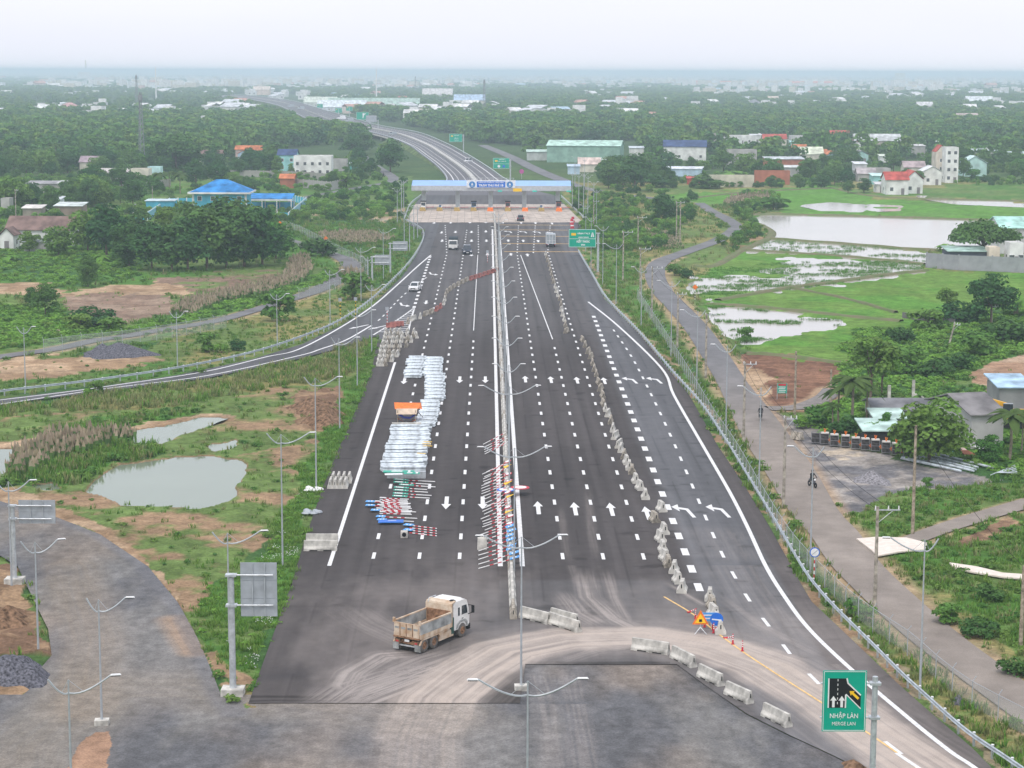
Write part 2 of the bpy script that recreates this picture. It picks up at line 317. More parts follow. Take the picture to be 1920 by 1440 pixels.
# name, outline, colour a, colour b, share of b, patch size m, tufts per m2, tuft height, kind
ZONES = [
 ('left_far',   [(-140,330),(770,330),(790,430),(700,520),(590,600),(-140,700)], G_MID, G_LUSH, .5, 14, .10, .9, 'g'),
 ('station_yard',[(560,388),(760,388),(760,412),(560,412)], G_MID, DIRT_L, .5, 16, .02, .5,'g'),
 ('bank_line',  [(560,409),(762,409),(762,411.5),(560,411.5)], (.36,.32,.24),(.30,.27,.18),.3, 8, 0, 0,''),
 ('dark_green', [(480,412),(762,412),(780,440),(740,520),(700,530),(650,470),(560,445)], G_DARK, G_LUSH, .45, 10, .25, 1.0,'g'),
 ('weeds_left', [(-140,470),(150,455),(280,480),(260,520),(60,545),(-140,560)], G_LUSH, G_DARK, .4, 6, .35, .9,'w'),
 ('orange_strip',[(-40,533),(60,530),(130,545),(290,527),(350,535),(352,550),(200,548),(110,556),(-40,552)], DIRT, DIRT_L, .4, 5, .0, .4,''),
 ('field_a',    [(118,556),(250,547),(332,552),(318,585),(232,607),(190,600),(112,580)], MUD, (.30,.22,.16), .5, 4, .02, .3,''),
 ('field_b',    [(273,520),(400,512),(533,497),(540,505),(467,538),(367,541),(287,528)], MUD, G_MID, .3, 5, .05, .4,''),
 ('weeds_left2',[(-140,560),(110,585),(200,607),(235,612),(300,600),(420,560),(560,520),(640,500),(650,520),(560,555),(400,600),(200,632),(-140,665)], G_BRIGHT, G_LUSH, .5, 6, .45, .9,'w'),
 ('ramp_field', [(300,625),(560,565),(640,535),(700,540),(740,525),(640,605),(560,640),(460,668),(333,695),(250,700)], G_MID, G_DRY, .45, 9, .22, .5,'g'),
 ('dirt_left',  [(-140,690),(0,676),(120,664),(300,664),(305,680),(180,702),(60,715),(-140,730)], DIRT, DIRT_L, .45, 6, .05, .4,'g'),
 ('grass_rampfoot',[(-140,726),(150,700),(330,672),(340,700),(160,726),(-140,750)], G_LUSH, G_MID, .5, 6, .3, .5,'g'),
 ('slope_gold', [(-140,770),(193,738),(390,712),(560,676),(700,634),(704,690),(600,722),(420,742),(300,765),(-140,806)], G_MID, G_DRY, .6, 7, .45, .9,'d'),
 ('flat_mid',   [(-140,800),(300,760),(600,715),(700,688),(640,790),(600,830),(470,850),(300,850),(-140,930)], G_MID, DIRT, .30, 9, .16, .55,'g'),
 ('lush_strip', [(60,802),(140,785),(330,768),(370,775),(240,800),(110,812)], G_LUSH, G_BRIGHT, .4, 5, .6, .8,'g'),
 ('reed_bank',  [(-20,880),(60,830),(230,800),(240,830),(300,830),(320,842),(230,862),(170,905),(60,915),(-20,930)], G_LUSH, G_DARK, .4, 4, .7, 1.0,'g'),
 ('creek_bank', [(-40,830),(220,800),(420,772),(440,780),(230,806),(60,832),(-40,842)], DIRT_L, DIRT, .4, 4, .02, .4,''),
 ('pond_flat',  [(-140,930),(60,915),(180,905),(470,848),(600,820),(600,870),(560,900),(500,1010),(400,1120),(395,1260),(440,1335),(420,1330),(333,1120),(190,985),(0,932),(-140,925)], DIRT, G_MID, .62, 5, .14, .45,'g'),
 ('track',      [(-140,920),(0,922),(110,945),(200,985),(290,1050),(345,1120),(378,1187),(402,1240),(385,1250),(340,1130),(277,1062),(187,1003),(103,970),(-140,930)], DIRT_L, DIRT, .5, 4, .0, .4,''),
 ('spoil',      [(540,735),(640,722),(690,700),(660,770),(625,815),(560,800)], DIRT_D, DIRT, .5, 3, .1, .5,'g'),
 ('verge_left', [(700,690),(712,640),(690,650),(650,720),(600,810),(560,900),(530,960),(500,1040),(400,1110),(396,1200),(412,1300),(445,1345),(470,1320),(510,1210),(548,1100),(576,1010),(610,915),(684,740)], G_LUSH, G_MID, .35, 4, 1.3, .45,'v'),
 ('verge_dirt', [(400,1220),(430,1215),(455,1290),(440,1340),(415,1310)], DIRT, G_DRY, .4, 2, .4, .4,'g'),
 ('spoil_left', [(-140,1040),(30,1062),(62,1130),(86,1180),(92,1225),(-140,1225)], DIRT, DIRT_D, .5, 3, .02, .4,''),
 ('spoil_left2',[(-140,1225),(80,1250),(55,1290),(15,1320),(-140,1380)], DIRT_D, DIRT, .5, 3, .02, .4,''),
 # right of the motorway
 ('right_far',  [(1050,340),(1960,340),(1960,520),(1300,560),(1200,620),(1083,470)], G_MID, G_DRY, .5, 14, .08, .9,'d'),
 ('right_grass',[(1090,380),(1180,420),(1215,520),(1260,640),(1200,615),(1100,480)], G_LUSH, G_MID, .4, 8, .25, .8,'g'),
 ('reddish',    [(1130,400),(1230,415),(1260,470),(1200,480),(1160,450)], G_DRY, REED, .5, 8, .2, .9,'d'),
 ('far_paddy',  [(1230,370),(1290,362),(1560,345),(1645,372),(1960,386),(1960,420),(1800,410),(1450,400),(1390,395)], G_BRIGHT, (.12,.25,.05), .4, 14, .0, .3,''),
 ('far_paddy2', [(1560,352),(1660,368),(1800,345),(1960,340),(1960,372),(1760,372)], G_MID, G_LUSH, .4, 12, .0, .3,''),
 ('reed_field', [(1310,385),(1420,368),(1450,372),(1470,392),(1400,405),(1440,440),(1380,470)], G_MID, G_DRY, .4, 8, .2, 1.0,'g'),
 ('bank_pond',  [(1370,470),(1400,440),(1445,428),(1400,412),(1380,400),(1460,402),(1450,440),(1395,468)], G_LUSH, DIRT, .4, 6, .2, .8,'g'),
 ('paddy',      [(1296,540),(1330,500),(1395,465),(1500,455),(1745,468),(1735,505),(1960,505),(1960,560),(1800,600),(1735,620),(1610,685),(1400,662),(1345,610)], (.105,.245,.040), (.14,.245,.05), .5, 12, .0, .3,'p'),
 ('plowed',     [(1395,660),(1440,664),(1612,682),(1600,718),(1560,740),(1530,770),(1440,765),(1400,710)], (.25,.135,.085), (.17,.09,.06), .45, 3, .01, .3,''),
 ('verge_serv', [(1345,690),(1400,670),(1430,700),(1445,760),(1395,740)], DIRT, DIRT_L, .5, 4, .08, .4,'g'),
 ('grove',      [(1600,620),(1735,615),(1800,590),(1960,560),(1960,650),(1860,700),(1740,720),(1900,740),(1960,760),(1960,900),(1720,850),(1500,810),(1480,790),(1560,750)], G_LUSH, G_DARK, .45, 6, .35, .9,'w'),
 ('red_field',  [(1795,702),(1860,680),(1960,640),(1960,760),(1890,745)], (.38,.24,.155), (.46,.33,.23), .4, 8, .01, .3,''),
 ('yard',       [(1440,765),(1490,782),(1530,806),(1600,845),(1740,872),(1880,893),(1860,925),(1720,935),(1650,950),(1600,962),(1570,962),(1480,880),(1400,770)], GRAV, GRAV_D, .5, 4, .0, .3,''),
 ('yard_sand',  [(1530,845),(1580,840),(1620,850),(1600,868),(1560,862)], (.5,.42,.32), GRAV, .4, 2, .0, .3,''),
 ('yard_grass', [(1660,925),(1760,915),(1880,900),(1960,895),(1960,930),(1800,965),(1700,1000),(1640,1010),(1570,965),(1620,950)], G_MID, G_LUSH, .5, 3, .9, .5,'g'),
 ('right_low',  [(1640,1030),(1760,1000),(1960,950),(1960,1330),(1890,1270),(1790,1180),(1715,1115),(1650,1055)], G_LUSH, G_MID, .4, 5, 1.0, .55,'g'),
 ('ditch',      [(1800,1010),(1860,985),(1930,965),(1935,975),(1880,1000),(1810,1020)], DIRT_D, DIRT, .3, 2, .05, .3,''),
 ('verge_low',  [(1640,1050),(1700,1105),(1780,1172),(1880,1255),(1960,1320),(1960,1290),(1880,1225),(1800,1150),(1715,1085),(1660,1040)], G_DRY, G_MID, .5, 3, .6, .35,'d'),
 ('rail_strip', [(1092,478),(1135,558),(1205,626),(1296,740),(1350,832),(1397,900),(1450,985),(1503,1080),(1528,1122),(1578,1172),(1640,1230),(1690,1278),(1760,1338),(1830,1398),(1960,1510),(1990,1490),(1900,1420),(1790,1320),(1640,1180),(1560,1090),(1470,960),(1380,810),(1300,700),(1200,600),(1130,520)], G_LUSH, G_MID, .45, 4, .9, .7,'g'),
 ('rail_dry',   [(1560,1090),(1640,1160),(1760,1260),(1960,1410),(1990,1500),(1880,1420),(1750,1320),(1640,1220),(1570,1150)], G_MID, G_DRY, .55, 3, 1.0, .6,'d'),
 ('rail_dirt',  [(1086,470),(1133,560),(1200,627),(1292,740),(1346,836),(1390,901),(1443,987),(1497,1086),(1522,1128),(1573,1176),(1633,1233),(1684,1282),(1752,1342),(1822,1401),(1920,1500),(1934,1496),(1838,1392),(1765,1332),(1698,1268),(1648,1222),(1586,1166),(1535,1115),(1510,1073),(1457,978),(1402,892),(1357,827),(1300,733),(1208,622),(1140,556),(1092,468)], DIRT, (.30,.25,.16), .5, 2, .05, .3,'g'),
]
def zone_eval(u, v, X, Y, want_tufts=False):
    n = X.shape
    wu = (fbm(X, Y, 6.0, 3, 3) - .5); wv = (fbm(X, Y, 6.0, 9, 3) - .5)
    sc = np.maximum((v - 134.0), 2) / HH
    uu = u + wu * sc * 5.0 ; vv = v + wv * np.minimum(sc * 2.2, 26)
    big = fbm(X, Y, 26.0, 5, 4); med = fbm(X, Y, 5.0, 21, 3)
    t = sm(.42, .62, big)[..., None]
    C = np.array(G_MID) * (1 - t) + np.array(G_DARK) * t
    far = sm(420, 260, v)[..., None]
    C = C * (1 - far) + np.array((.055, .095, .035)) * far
    D = np.full(n, .12); Hh = np.full(n, .7); K = np.full(n, 'g', dtype='<U1')
    for name, poly, ca, cb, share, size, dens, hgt, kind in ZONES:
        m = inpoly(uu, vv, poly)
        if not m.any(): continue
        nz_ = fbm(X[m], Y[m], size, hash(name) % 97 if False else len(name) * 7 + int(size), 4)
        t = sm(share_cut(share) - .09, share_cut(share) + .09, nz_ + .16 * (fbm(X[m], Y[m], .9, 77, 3) - .5))[:, None]
        C[m] = np.array(ca) * (1 - t) + np.array(cb) * t
        D[m] = dens * np.where(t[:, 0] > .5, .5 if cb in (DIRT, DIRT_L, DIRT_D) else 1.2, .9 if ca not in (DIRT, DIRT_L, DIRT_D) else .35)
        Hh[m] = hgt; K[m] = kind or '-'
    C *= (.72 + .56 * med)[..., None]
    return C, D, Hh, K, uu, vv
def share_cut(s): return .5 + (0.5 - s) * .32

# service roads as ribbons in the world
def road_world(line): return [P(x, y) for x, y, w in line], [w for x, y, w in line]
RW = []
for ln in ROADLINES:
    q, w = road_world(ln); q2 = catmull([(p.x, p.y, wi) for p, wi in zip(q, w)], 8); RW.append(q2)

# ------------------------------------------------------------------ the ground sheet
rows = np.concatenate([np.arange(1560, 340, -2.0), np.arange(340, 170, -1.5), np.array([168,164,160,156,152,149,146,144,142,140.5,139.3,138.2,137.2])])
cols = np.linspace(-130, 2050, 600)
U, V = np.meshgrid(cols, rows)
Vr = V + ROLL * (U - 960)          # rows stay level on the ground
X, Y = Pn(U, Vr)
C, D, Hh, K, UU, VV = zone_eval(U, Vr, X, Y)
Zg = -0.16 + 0.10 * (fbm(X, Y, 4.0, 31, 3) - .5) + .16 * (fbm(X, Y, 17.0, 37, 2) - .5)
Zg = np.where(Vr < 420, -0.2, Zg)
rough = np.zeros(X.shape)
for nm in ('spoil', 'spoil_left', 'spoil_left2', 'plowed', 'pond_flat', 'field_a'):
    z = [q for q in ZONES if q[0] == nm][0]; m = inpoly(UU, VV, z[1])
    amp = {'spoil': 1.1, 'spoil_left': .8, 'spoil_left2': .5, 'plowed': .2, 'pond_flat': .25, 'field_a': .2}[nm]
    Zg = np.where(m, Zg + amp * np.maximum(fbm(X, Y, 2.4, 41, 4) - .42, -.02) * 1.6, Zg)
# water beds
wmask = np.zeros(X.shape, bool)
for w in WATERS: wmask |= inpoly(UU * .6 + U * .4, VV * .6 + Vr * .4, w)
fl = fbm(X, Y * 1.0, 24.0, 55, 3)
for w, cut in ((FLOOD1, .25), (FLOOD2, .40), (FLOOD3, .40), (FLOOD4, .45), (FLOOD5, .47)):
    wmask |= inpoly(UU, VV, w) & (fl > cut)
wsoft = wmask.astype(float)
for _ in range(1):
    wsoft = (wsoft + np.roll(wsoft, 1, 0) + np.roll(wsoft, -1, 0) + np.roll(wsoft, 1, 1) + np.roll(wsoft, -1, 1)) / 5
near = (Vr > 700)
Zg = np.where(wsoft > .05, -0.16 - wsoft * .45, Zg)
bank = (wsoft > .02) & (wsoft < .9) & near
C[bank] = np.array(DIRT) * .8
wet = np.array((.12, .10, .06)); C[wsoft >= .9] = wet
# under the roads the ground is pressed down
m = inpoly(U, Vr, POLY_PLAT) | inpoly(U, Vr, POLY_RAMP)
Zg = np.where(m, -.25, Zg)
m = inpoly(U, Vr, POLY_GRAVEL); Zg = np.where(m, -.30, Zg)
for q in RW:
    d, r_, s_ = pdist(X, Y, [(p.x, p.y) for p in q])
    wm = float(np.mean([p.z for p in q])); Zg = np.where((d < wm * .54), -.15, Zg)
    k = (d < wm * .95)[..., None] & (Vr > 480)[..., None]
    tt = (sm(.95, .6, d / wm) * (.5 + .5 * fbm(X, Y, 3, 77, 3)))[..., None]
    C = np.where(k, C * (1 - tt) + np.array(DIRT_L) * tt, C)
M_GROUND = vcol_mat('ground_cover', s1=.5, a1=.34, s2=3.2, a2=.30, bump=.7, dist=.3)
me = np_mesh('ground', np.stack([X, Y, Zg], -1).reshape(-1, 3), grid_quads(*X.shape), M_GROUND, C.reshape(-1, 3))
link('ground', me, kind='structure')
GC = dict(X=X, Y=Y)
# land outside the view
mo = MB().mat(mat('outer_land', (.08, .12, .045), .95, scale=.02, amt=.25))
mo.add([(-60000,-60000,-1.4),(60000,-60000,-1.4),(60000,60000,-1.4),(-60000,60000,-1.4)], [(0,1,2,3)])
mo.build('distant_land', kind='structure')

# water sheets
def water_mat(name, rgb, rough):
    m = bpy.data.materials.new(name); m.use_nodes = True; MATS[name] = m; n = m.node_tree; b = n.nodes['Principled BSDF']
    b.inputs['Base Color'].default_value = (*rgb, 1); b.inputs['Roughness'].default_value = rough; b.inputs['IOR'].default_value = 1.33
    g = n.nodes.new('ShaderNodeNewGeometry'); no = n.nodes.new('ShaderNodeTexNoise'); no.inputs['Scale'].default_value = 1.4; no.inputs['Detail'].default_value = 4
    bp = n.nodes.new('ShaderNodeBump'); bp.inputs['Strength'].default_value = .08; bp.inputs['Distance'].default_value = .05
    n.links.new(g.outputs['Position'], no.inputs['Vector']); n.links.new(no.outputs[0], bp.inputs['Height']); n.links.new(bp.outputs[0], b.inputs['Normal'])
    n2 = n.nodes.new('ShaderNodeTexNoise'); n2.inputs['Scale'].default_value = .07; n2.inputs['Detail'].default_value = 4
    mx = n.nodes.new('ShaderNodeMix'); mx.data_type = 'RGBA'; mx.inputs[6].default_value = (*rgb, 1); mx.inputs[7].default_value = (*[c * .72 for c in rgb], 1)
    n.links.new(g.outputs['Position'], n2.inputs['Vector']); n.links.new(n2.outputs[0], mx.inputs[0]); n.links.new(mx.outputs[2], b.inputs['Base Color'])
    return m
M_WG = water_mat('pond_water', (.22, .26, .19), .08); M_WB = water_mat('paddy_water', (.50, .45, .41), .12)
WLEV = [-.300]
def water(poly, m, g=1.0):
    cx = sum(p[0] for p in poly) / len(poly); cy = sum(p[1] for p in poly) / len(poly)
    mb = MB().mat(m); q = [P(cx + (x - cx) * 1.06 + (6 if x > cx else -6) * g, cy + (y - cy) * 1.12 + (4 if y > cy else -4) * g) for x, y in poly]
    WLEV[0] += .007; mb.flat([(p.x, p.y) for p in q], WLEV[0]); mb.build('water', kind='structure')
for w in (POND, CREEK, CREEK2, PUDDLE, PUDDLE2): water(w, M_WG)
water(BIGPOND, M_WB); 
water([(1290,560),(1290,512),(1340,495),(1393,466),(1448,445),(1742,466),(1738,512),(1500,546),(1360,562)], M_WB, .5); water(FLOOD3, M_WB, .5); water(FLOOD4, M_WB, .3); water(FLOOD5, M_WB, .3)

M_BUND = mat('bund_grass', (.13, .17, .07), .95, amt=.3, scale=.4, rgb2=(.20, .17, .11))
for ln, w in (([(1442,446),(1600,457),(1737,467),(1960,474)], 1.6), ([(1388,467),(1500,474),(1600,481),(1735,494)], 1.1), ([(1346,562),(1400,552),(1480,538),(1560,528),(1660,514),(1737,506)], 1.3), ([(1326,569),(1400,573),(1500,582),(1590,592),(1690,601)], 1.3), ([(1480,538),(1590,560),(1680,585)], .7), ([(1390,404),(1440,401),(1560,403),(1800,410),(1960,416)], 2.0), ([(1290,372),(1400,360),(1560,352)], 1.0), ([(1560,352),(1660,369),(1960,377)], 1.2), ([(1300,498),(1340,497),(1395,466),(1440,446),(1443,430),(1400,411)], 1.6), ([(1400,662),(1450,664),(1615,684)], 1.0)):
    q = catmull([P(x, y) for x, y in ln], 6); vs = []; n = len(q)
    for i, p in enumerate(q):
        d = (q[min(i + 1, n - 1)] - q[max(i - 1, 0)]).normalized(); nn = Vector((d.y, -d.x, 0)) * w; hh = .16 + .06 * math.sin(i * 1.7)
        vs += [p - nn + Vector((0, 0, -.5)), p - nn * .4 + Vector((0, 0, hh)), p + nn * .4 + Vector((0, 0, hh)), p + nn + Vector((0, 0, -.5))]
    MB().mat(M_BUND).add(vs, [(4 * i + j, 4 * i + j + 1, 4 * i + j + 5, 4 * i + j + 4) for i in range(n - 1) for j in range(3)]).build('paddy_bund', kind='structure')

# ------------------------------------------------------------------ roads
M_ASPH = vcol_mat('asphalt', rough=.88, s1=.6, a1=.10, s2=14, a2=.16, bump=.15, dist=.01, spec=.3)
M_GRAV = vcol_mat('gravel', rough=.95, s1=.9, a1=.22, s2=9, a2=.30, bump=.6, dist=.06)
DUST = np.array((.39, .345, .315)); A_DK = np.array((.078, .071, .071)); A_MD = np.array((.108, .104, .106)); A_LT = np.array((.124, .126, .134))
def W2(pts): return [tuple(P(x, y)[:2]) for x, y in pts]
TRUCKWAY = W2([(1990,1560),(1780,1470),(1640,1380),(1540,1310),(1440,1250),(1330,1212),(1200,1194),(1060,1198),(950,1220),(880,1262),(820,1310),(790,1380),(780,1500)])
TRACKS = [ (W2([(985,1212),(900,1234),(820,1262),(740,1292),(660,1322),(600,1350)]), 3.6, .62, 33), (W2([(920,1235),(830,1258),(740,1270),(680,1290),(640,1318),(590,1340)]), 3.2, .55, 3),
 (W2([(800,1225),(720,1230),(665,1262),(650,1285),(680,1310)]), 1.6, .55, 5),
 (W2([(860,1215),(790,1235),(740,1255),(700,1290),(620,1318)]), 1.4, .4, 8),
 (W2([(640,1130),(700,1170),(780,1205),(860,1220)]), 2.5, .22, 9),
 (W2([(1092,1062),(1105,1120),(1150,1160),(1230,1200)]), 1.1, .60, 11),
 (W2([(1135,1062),(1150,1120),(1175,1165),(1260,1200)]), .7, .45, 12),
 (W2([(1050,1105),(1085,1150),(1140,1180)]), 1.3, .5, 13),
 (W2([(1100,900),(1110,1000),(1125,1080)]), .5, .18, 14), (W2([(1050,940),(1060,1030),(1090,1120)]), .4, .15, 15),
 (W2([(1245,1090),(1330,1140)]), .35, .5, 16), (W2([(1335,1105),(1420,1170),(1560,1240),(1700,1330)]), .8, .28, 17),
 (W2([(1330,980),(1400,1090),(1480,1200),(1600,1310)]), 3.4, .16, 18),
 (W2([(790,1330),(760,1390),(740,1500)]), 3.0, .4, 19), (W2([(1010,1250),(1030,1330),(1045,1500)]), 1.3, .5, 20), (W2([(1065,1250),(1080,1330),(1110,1500)]), 1.3, .5, 21),
 (W2([(1000,1245),(1100,1215),(1250,1200)]), 2.0, .4, 22),
 (W2([(475,1340),(600,1330),(800,1335),(1000,1330)]), 3.0, .25, 23)]
def dusting(C, X, Y, u, v, k=1.0):
    m = (v > 860)
    if not m.any(): return C
    x, y = X[m], Y[m]; c = C[m]
    t = np.zeros(x.shape)
    d, r_, s_ = pdist(x, y, TRUCKWAY)
    st = fbm(d * s_ * 4.2, r_ * .07, 1.0, 61, 5)
    core = sm(4.0, 2.0, d + 1.6 * (fbm(x, y, 4, 63, 3) - .5)) * (.62 + .85 * (st - .35)); side_ = sm(7.5, 2.0, d) * .30 * st * 1.5
    t = np.maximum(t, core); t = np.maximum(t, side_)
    for pts, w, a, sd in TRACKS:
        d, r_, s_ = pdist(x, y, pts)
        st = sm(.32, .68, fbm((d * s_) * 6.5 + sd * 31, r_ * .10, 1.0, 65 + sd, 4))
        TL = r_.max() + .1; fade = sm(0, TL * .3, r_) * sm(TL, TL * .75, r_)
        t = np.maximum(t, sm(w * 1.25, w * .25, d + w * .5 * (fbm(x, y, 3, 67, 3) - .5)) * a * fade * (.45 + .75 * st))
    film = sm(1020, 1180, v[m]) * .05 + sm(.45, .75, fbm(x, y * .4, 6, 71, 5)) * .22 * sm(980, 1120, v[m])
    t = np.clip((t + film) * k, 0, .95)[:, None]; wy = np.clip(core, 0, 1)[:, None]
    C[m] = c * (1 - t) + (DUST * (1 - wy) + np.array((.49, .415, .355)) * wy) * t
    return C
PTAR = tuple(P(962, 1290)[:2])
def col_asph(X, Y, u, v):
    s = S_of(X, Y)
    C = np.zeros(X.shape + (3,)) + A_MD
    dk = np.where(s > 1, sm(1092, 1084, v), sm(1125, 1085, v)) * sm(560, 680, v) * sm(17.4, 16.4, s + .6 * (fbm(X, Y, 6, 81, 2) - .5))
    dk = np.maximum(dk, sm(1000, 1090, v) * sm(1.0, -3.0, s))
    C = C * (1 - dk[..., None]) + A_DK * dk[..., None]
    lt = (sm(17.0, 18.4, s) * sm(24.6, 23.6, s))[..., None]; C = C * (1 - lt) + A_LT * lt
    rp = (inpoly(u, v, POLY_RAMP) | ((v < 640) & (s < -13.5)))[..., None]; C = np.where(rp, A_LT * .92, C)
    sh = sm(24.0, 24.6, s)[..., None]; C = C * (1 - sh) + A_DK * 1.25 * sh
    # tyre-polished lanes, seams between paving passes and blotches
    C *= (1 + .06 * np.sin(s * 1.795 * 2))[..., None]
    for k_ in range(-4, 8): C *= (1 - .22 * sm(.16, .03, np.abs(s - 3.6 * k_ - .9)) * (fbm(X, Y, 7, 60 + k_, 2) > .42))[..., None]
    C *= (1 - .10 * sm(.35, .1, np.abs((Y % 46) - 20)) * (v > 560))[..., None]
    C *= (.84 + .34 * fbm(s * 1.6, Y * .035, 1.0, 83, 5))[..., None]
    C *= np.array((1.0, .985, .97)) * (1 - .10 * (sm(.5, .6, fbm(np.floor(s / 3.6) * 7.3 + 0 * X, Y * .02, 1.0, 181, 1)))[..., None])
    C *= (.84 + .32 * fbm(X, Y * .6, 16, 85, 5))[..., None]
    stain = sm(.72, .82, fbm(X * .8, Y * 1.5, 2.4, 87, 3)) * .35
    C *= (1 - stain)[..., None]
    tar = np.maximum(sm(.9, .3, np.abs(v - 1306 + 7 * (fbm(X, Y, 4, 3, 3) - .5)) / 4) * (s < 1.5) * .6 * (.3 + fbm(X, Y * .3, 2, 6, 3)), sm(.9, .3, np.abs(v - 1314 + 3 * (fbm(X, Y, 3, 13, 3) - .5)) / 3) * (s < 1.5) * .5)
    tar = np.maximum(tar, sm(1.1, .4, np.abs(v - 1243 + 4 * (fbm(X, Y, 3, 14, 3) - .5)) / 3) * (s > 2) * (s < 13) * .55); tar = np.maximum(tar, sm(3.4, 1.0, np.hypot((X - PTAR[0]), (Y - PTAR[1]) * .35)) * .75)
    C *= (1 - tar)[..., None]
    return dusting(C, X, Y, u, v)
def col_grav(X, Y, u, v):
    a = fbm(X, Y * .35, 6, 91, 5); b = fbm(X, Y * .3, 1.3, 93, 5); s = sm(.40, .62, a)[..., None]
    C = np.array((.140, .143, .155)) * (1 - s) + np.array((.205, .202, .20)) * s
    br = sm(.5, .75, fbm(X + 50, Y * .5, 12, 95, 4))[..., None] * .5
    C = C * (1 - br) + np.array((.33, .26, .20)) * br
    C *= (.74 + .52 * b)[..., None]
    C *= (.74 + .52 * fbm(X * 1.0, Y * .45, .55, 94, 3))[..., None]
    for pts, w, c, a_ in ((W2([(40,1560),(60,1400),(200,1290),(330,1290),(470,1300),(800,1340)]), 5, (.30,.26,.215), .45), (W2([(130,1060),(170,1200),(150,1330)]), 3, (.32,.26,.20), .45), (W2([(330,1160),(370,1220)]), 1.6, (.46,.31,.20), .7)):
        d, r_, sd = pdist(X, Y, pts); t = (sm(w * 1.3, w * .3, d) * a_ * (.5 + fbm(d * sd * 2.6, r_ * .06, 1, 97, 3)))[..., None]; t = np.clip(t, 0, 1)
        C = C * (1 - t) + np.array(c) * t
    C = dusting(C * .84 * np.array((1.01, 1.0, .97)), X, Y, u, v, .5)
    m = inpoly(u + 14 * (fbm(X, Y, 1.5, 7, 3) - .5), v, [(115,1560),(125,1440),(150,1392),(175,1372),(203,1370),(208,1400),(198,1440),(200,1560)])
    C[m] = np.array((.33, .205, .135)) * (.6 + .8 * fbm(X[m], Y[m] * .6, .9, 12, 4))[:, None]
    # loose black stones along the edge of the gravel
    e = W2(GR_R); d, r_, sd = pdist(X, Y, e); t = (sm(1.5, .5, d) * .6)[..., None]; C = C * (1 - t) + np.array((.16, .16, .17)) * t
    e = W2([(975,1318),(985,1246),(1262,1242)] + DIAG); d, r_, sd = pdist(X, Y, e); t = (sm(.9, .1, d) * .45 * (.4 + fbm(X, Y, 1.5, 8, 3)))[..., None]; C = C * (1 - t) + np.array((.06, .06, .065)) * t
    return C
def sheet(pieces, name, m, colf, z, dz=None, **kw):
    Vs, Qs, Cs, off = [], [], [], 0
    for (L, Rr, y0, y1, dy, nc) in pieces:
        ly, lx = lerp_poly(L); ry, rx = lerp_poly(Rr)
        v = np.arange(y1, y0 - 1e-6, -dy); 
        if v[-1] > y0 + .01: v = np.append(v, y0)
        l = np.interp(v, ly, lx); r = np.interp(v, ry, rx); t = np.linspace(0, 1, nc)
        u = l[:, None] + (r - l)[:, None] * t[None]; vv = np.repeat(v[:, None], nc, 1)
        x, y = Pn(u, vv); c = colf(x, y, u, vv); zz = np.full(x.shape, z)
        if dz is not None: zz = zz + dz(x, y, u, vv)
        Vs.append(np.stack([x, y, zz], -1).reshape(-1, 3)); Qs.append(grid_quads(*x.shape, off)); Cs.append(c.reshape(-1, 3)); off += x.size
    return link(name, np_mesh(name, np.concatenate(Vs), np.concatenate(Qs), m, np.concatenate(Cs)), kind='structure', **kw)
LFULL = PL_L[::-1]
L_UP = RAMP_OUT[7:]            # outer edge above row 631
road = sheet([
  (PL_L, PL_R, 1060, 1245, 1.3, 620), (PL_L, [(985,1245.01),(975,1318)], 1245, 1318, 1.3, 300),
  ([(1262,1240)] + DIAG[0:], PL_R, 1245, 1510, 1.6, 200),
  (PL_L, PL_R, 631, 1060, 2.2, 300), (L_UP, PL_R, 417, 631, 1.6, 200),
  ], 'motorway', M_ASPH, col_asph, 0.0)
# concrete toll apron and the road behind the toll plaza
M_CONC = mat('apron_concrete', (.50, .43, .37), .9, amt=.18, scale=.35, bump=.1, coord='Object')
apl = MB().mat(M_CONC); ap = [P(x, y) for x, y in ((760,417),(778,383),(1058,383),(1093,417))]
apron = empty('toll_apron', kind='structure')
for i in range(24):
    for j in range(5):
        a = i / 24; b = (i + 1) / 24; c = j / 5; d = (j + 1) / 5
        def Q(s, t): 
            l = ap[0].lerp(ap[1], t); r = ap[3].lerp(ap[2], t); return l.lerp(r, s)
        pts = [Q(a + .0006, c + .003), Q(b - .0006, c + .003), Q(b - .0006, d - .003), Q(a + .0006, d - .003)]
        MB().mat(M_CONC).slab([(p.x, p.y) for p in pts], -.1, .015 + .004 * ((i + j) % 2)).build('concrete_panel', apron)
sheet([([(760,417),(778,383),(790,366)], [(1093,417),(1058,383),(1040,366)], 366, 417, 2, 60)], 'toll_road', M_ASPH, col_asph, -.02)
sheet([([(-140,769)] + RAMP_OUT[:9], [(-140,784)] + RAMP_IN + [(712,630)], 631, 780, .9, 160)], 'slip_road', M_ASPH, col_asph, -.004)
sheet([([(-140,925),(-140,1038),(-60,1040)] + GR_L, GR_R, 931, 1312, 1.5, 260)], 'gravel_road', M_GRAV, col_grav, -.07, lambda x, y, u, v: .05 * (fbm(x, y, 2.5, 99, 3) - .5))
sheet([([(-140,1300),(-140,1560)], [(1370,1317),(1400,1338.01)] + [(p[0], p[1] + .01) for p in DIAG if p[1] > 1340] , 1318, 1510, 1.5, 640), ([(972,1232),(966,1318.5)], [(1270,1232),(1340,1290),(1378,1324.5)], 1233, 1318.5, 1.5, 180), ([(-140,1305),(-140,1318)], [(966,1300),(966,1318.2)], 1301, 1318, 1.5, 400)], 'construction_ground', M_GRAV, col_grav, -.055, lambda x, y, u, v: .04 * (fbm(x, y, 3.5, 101, 3) - .5))
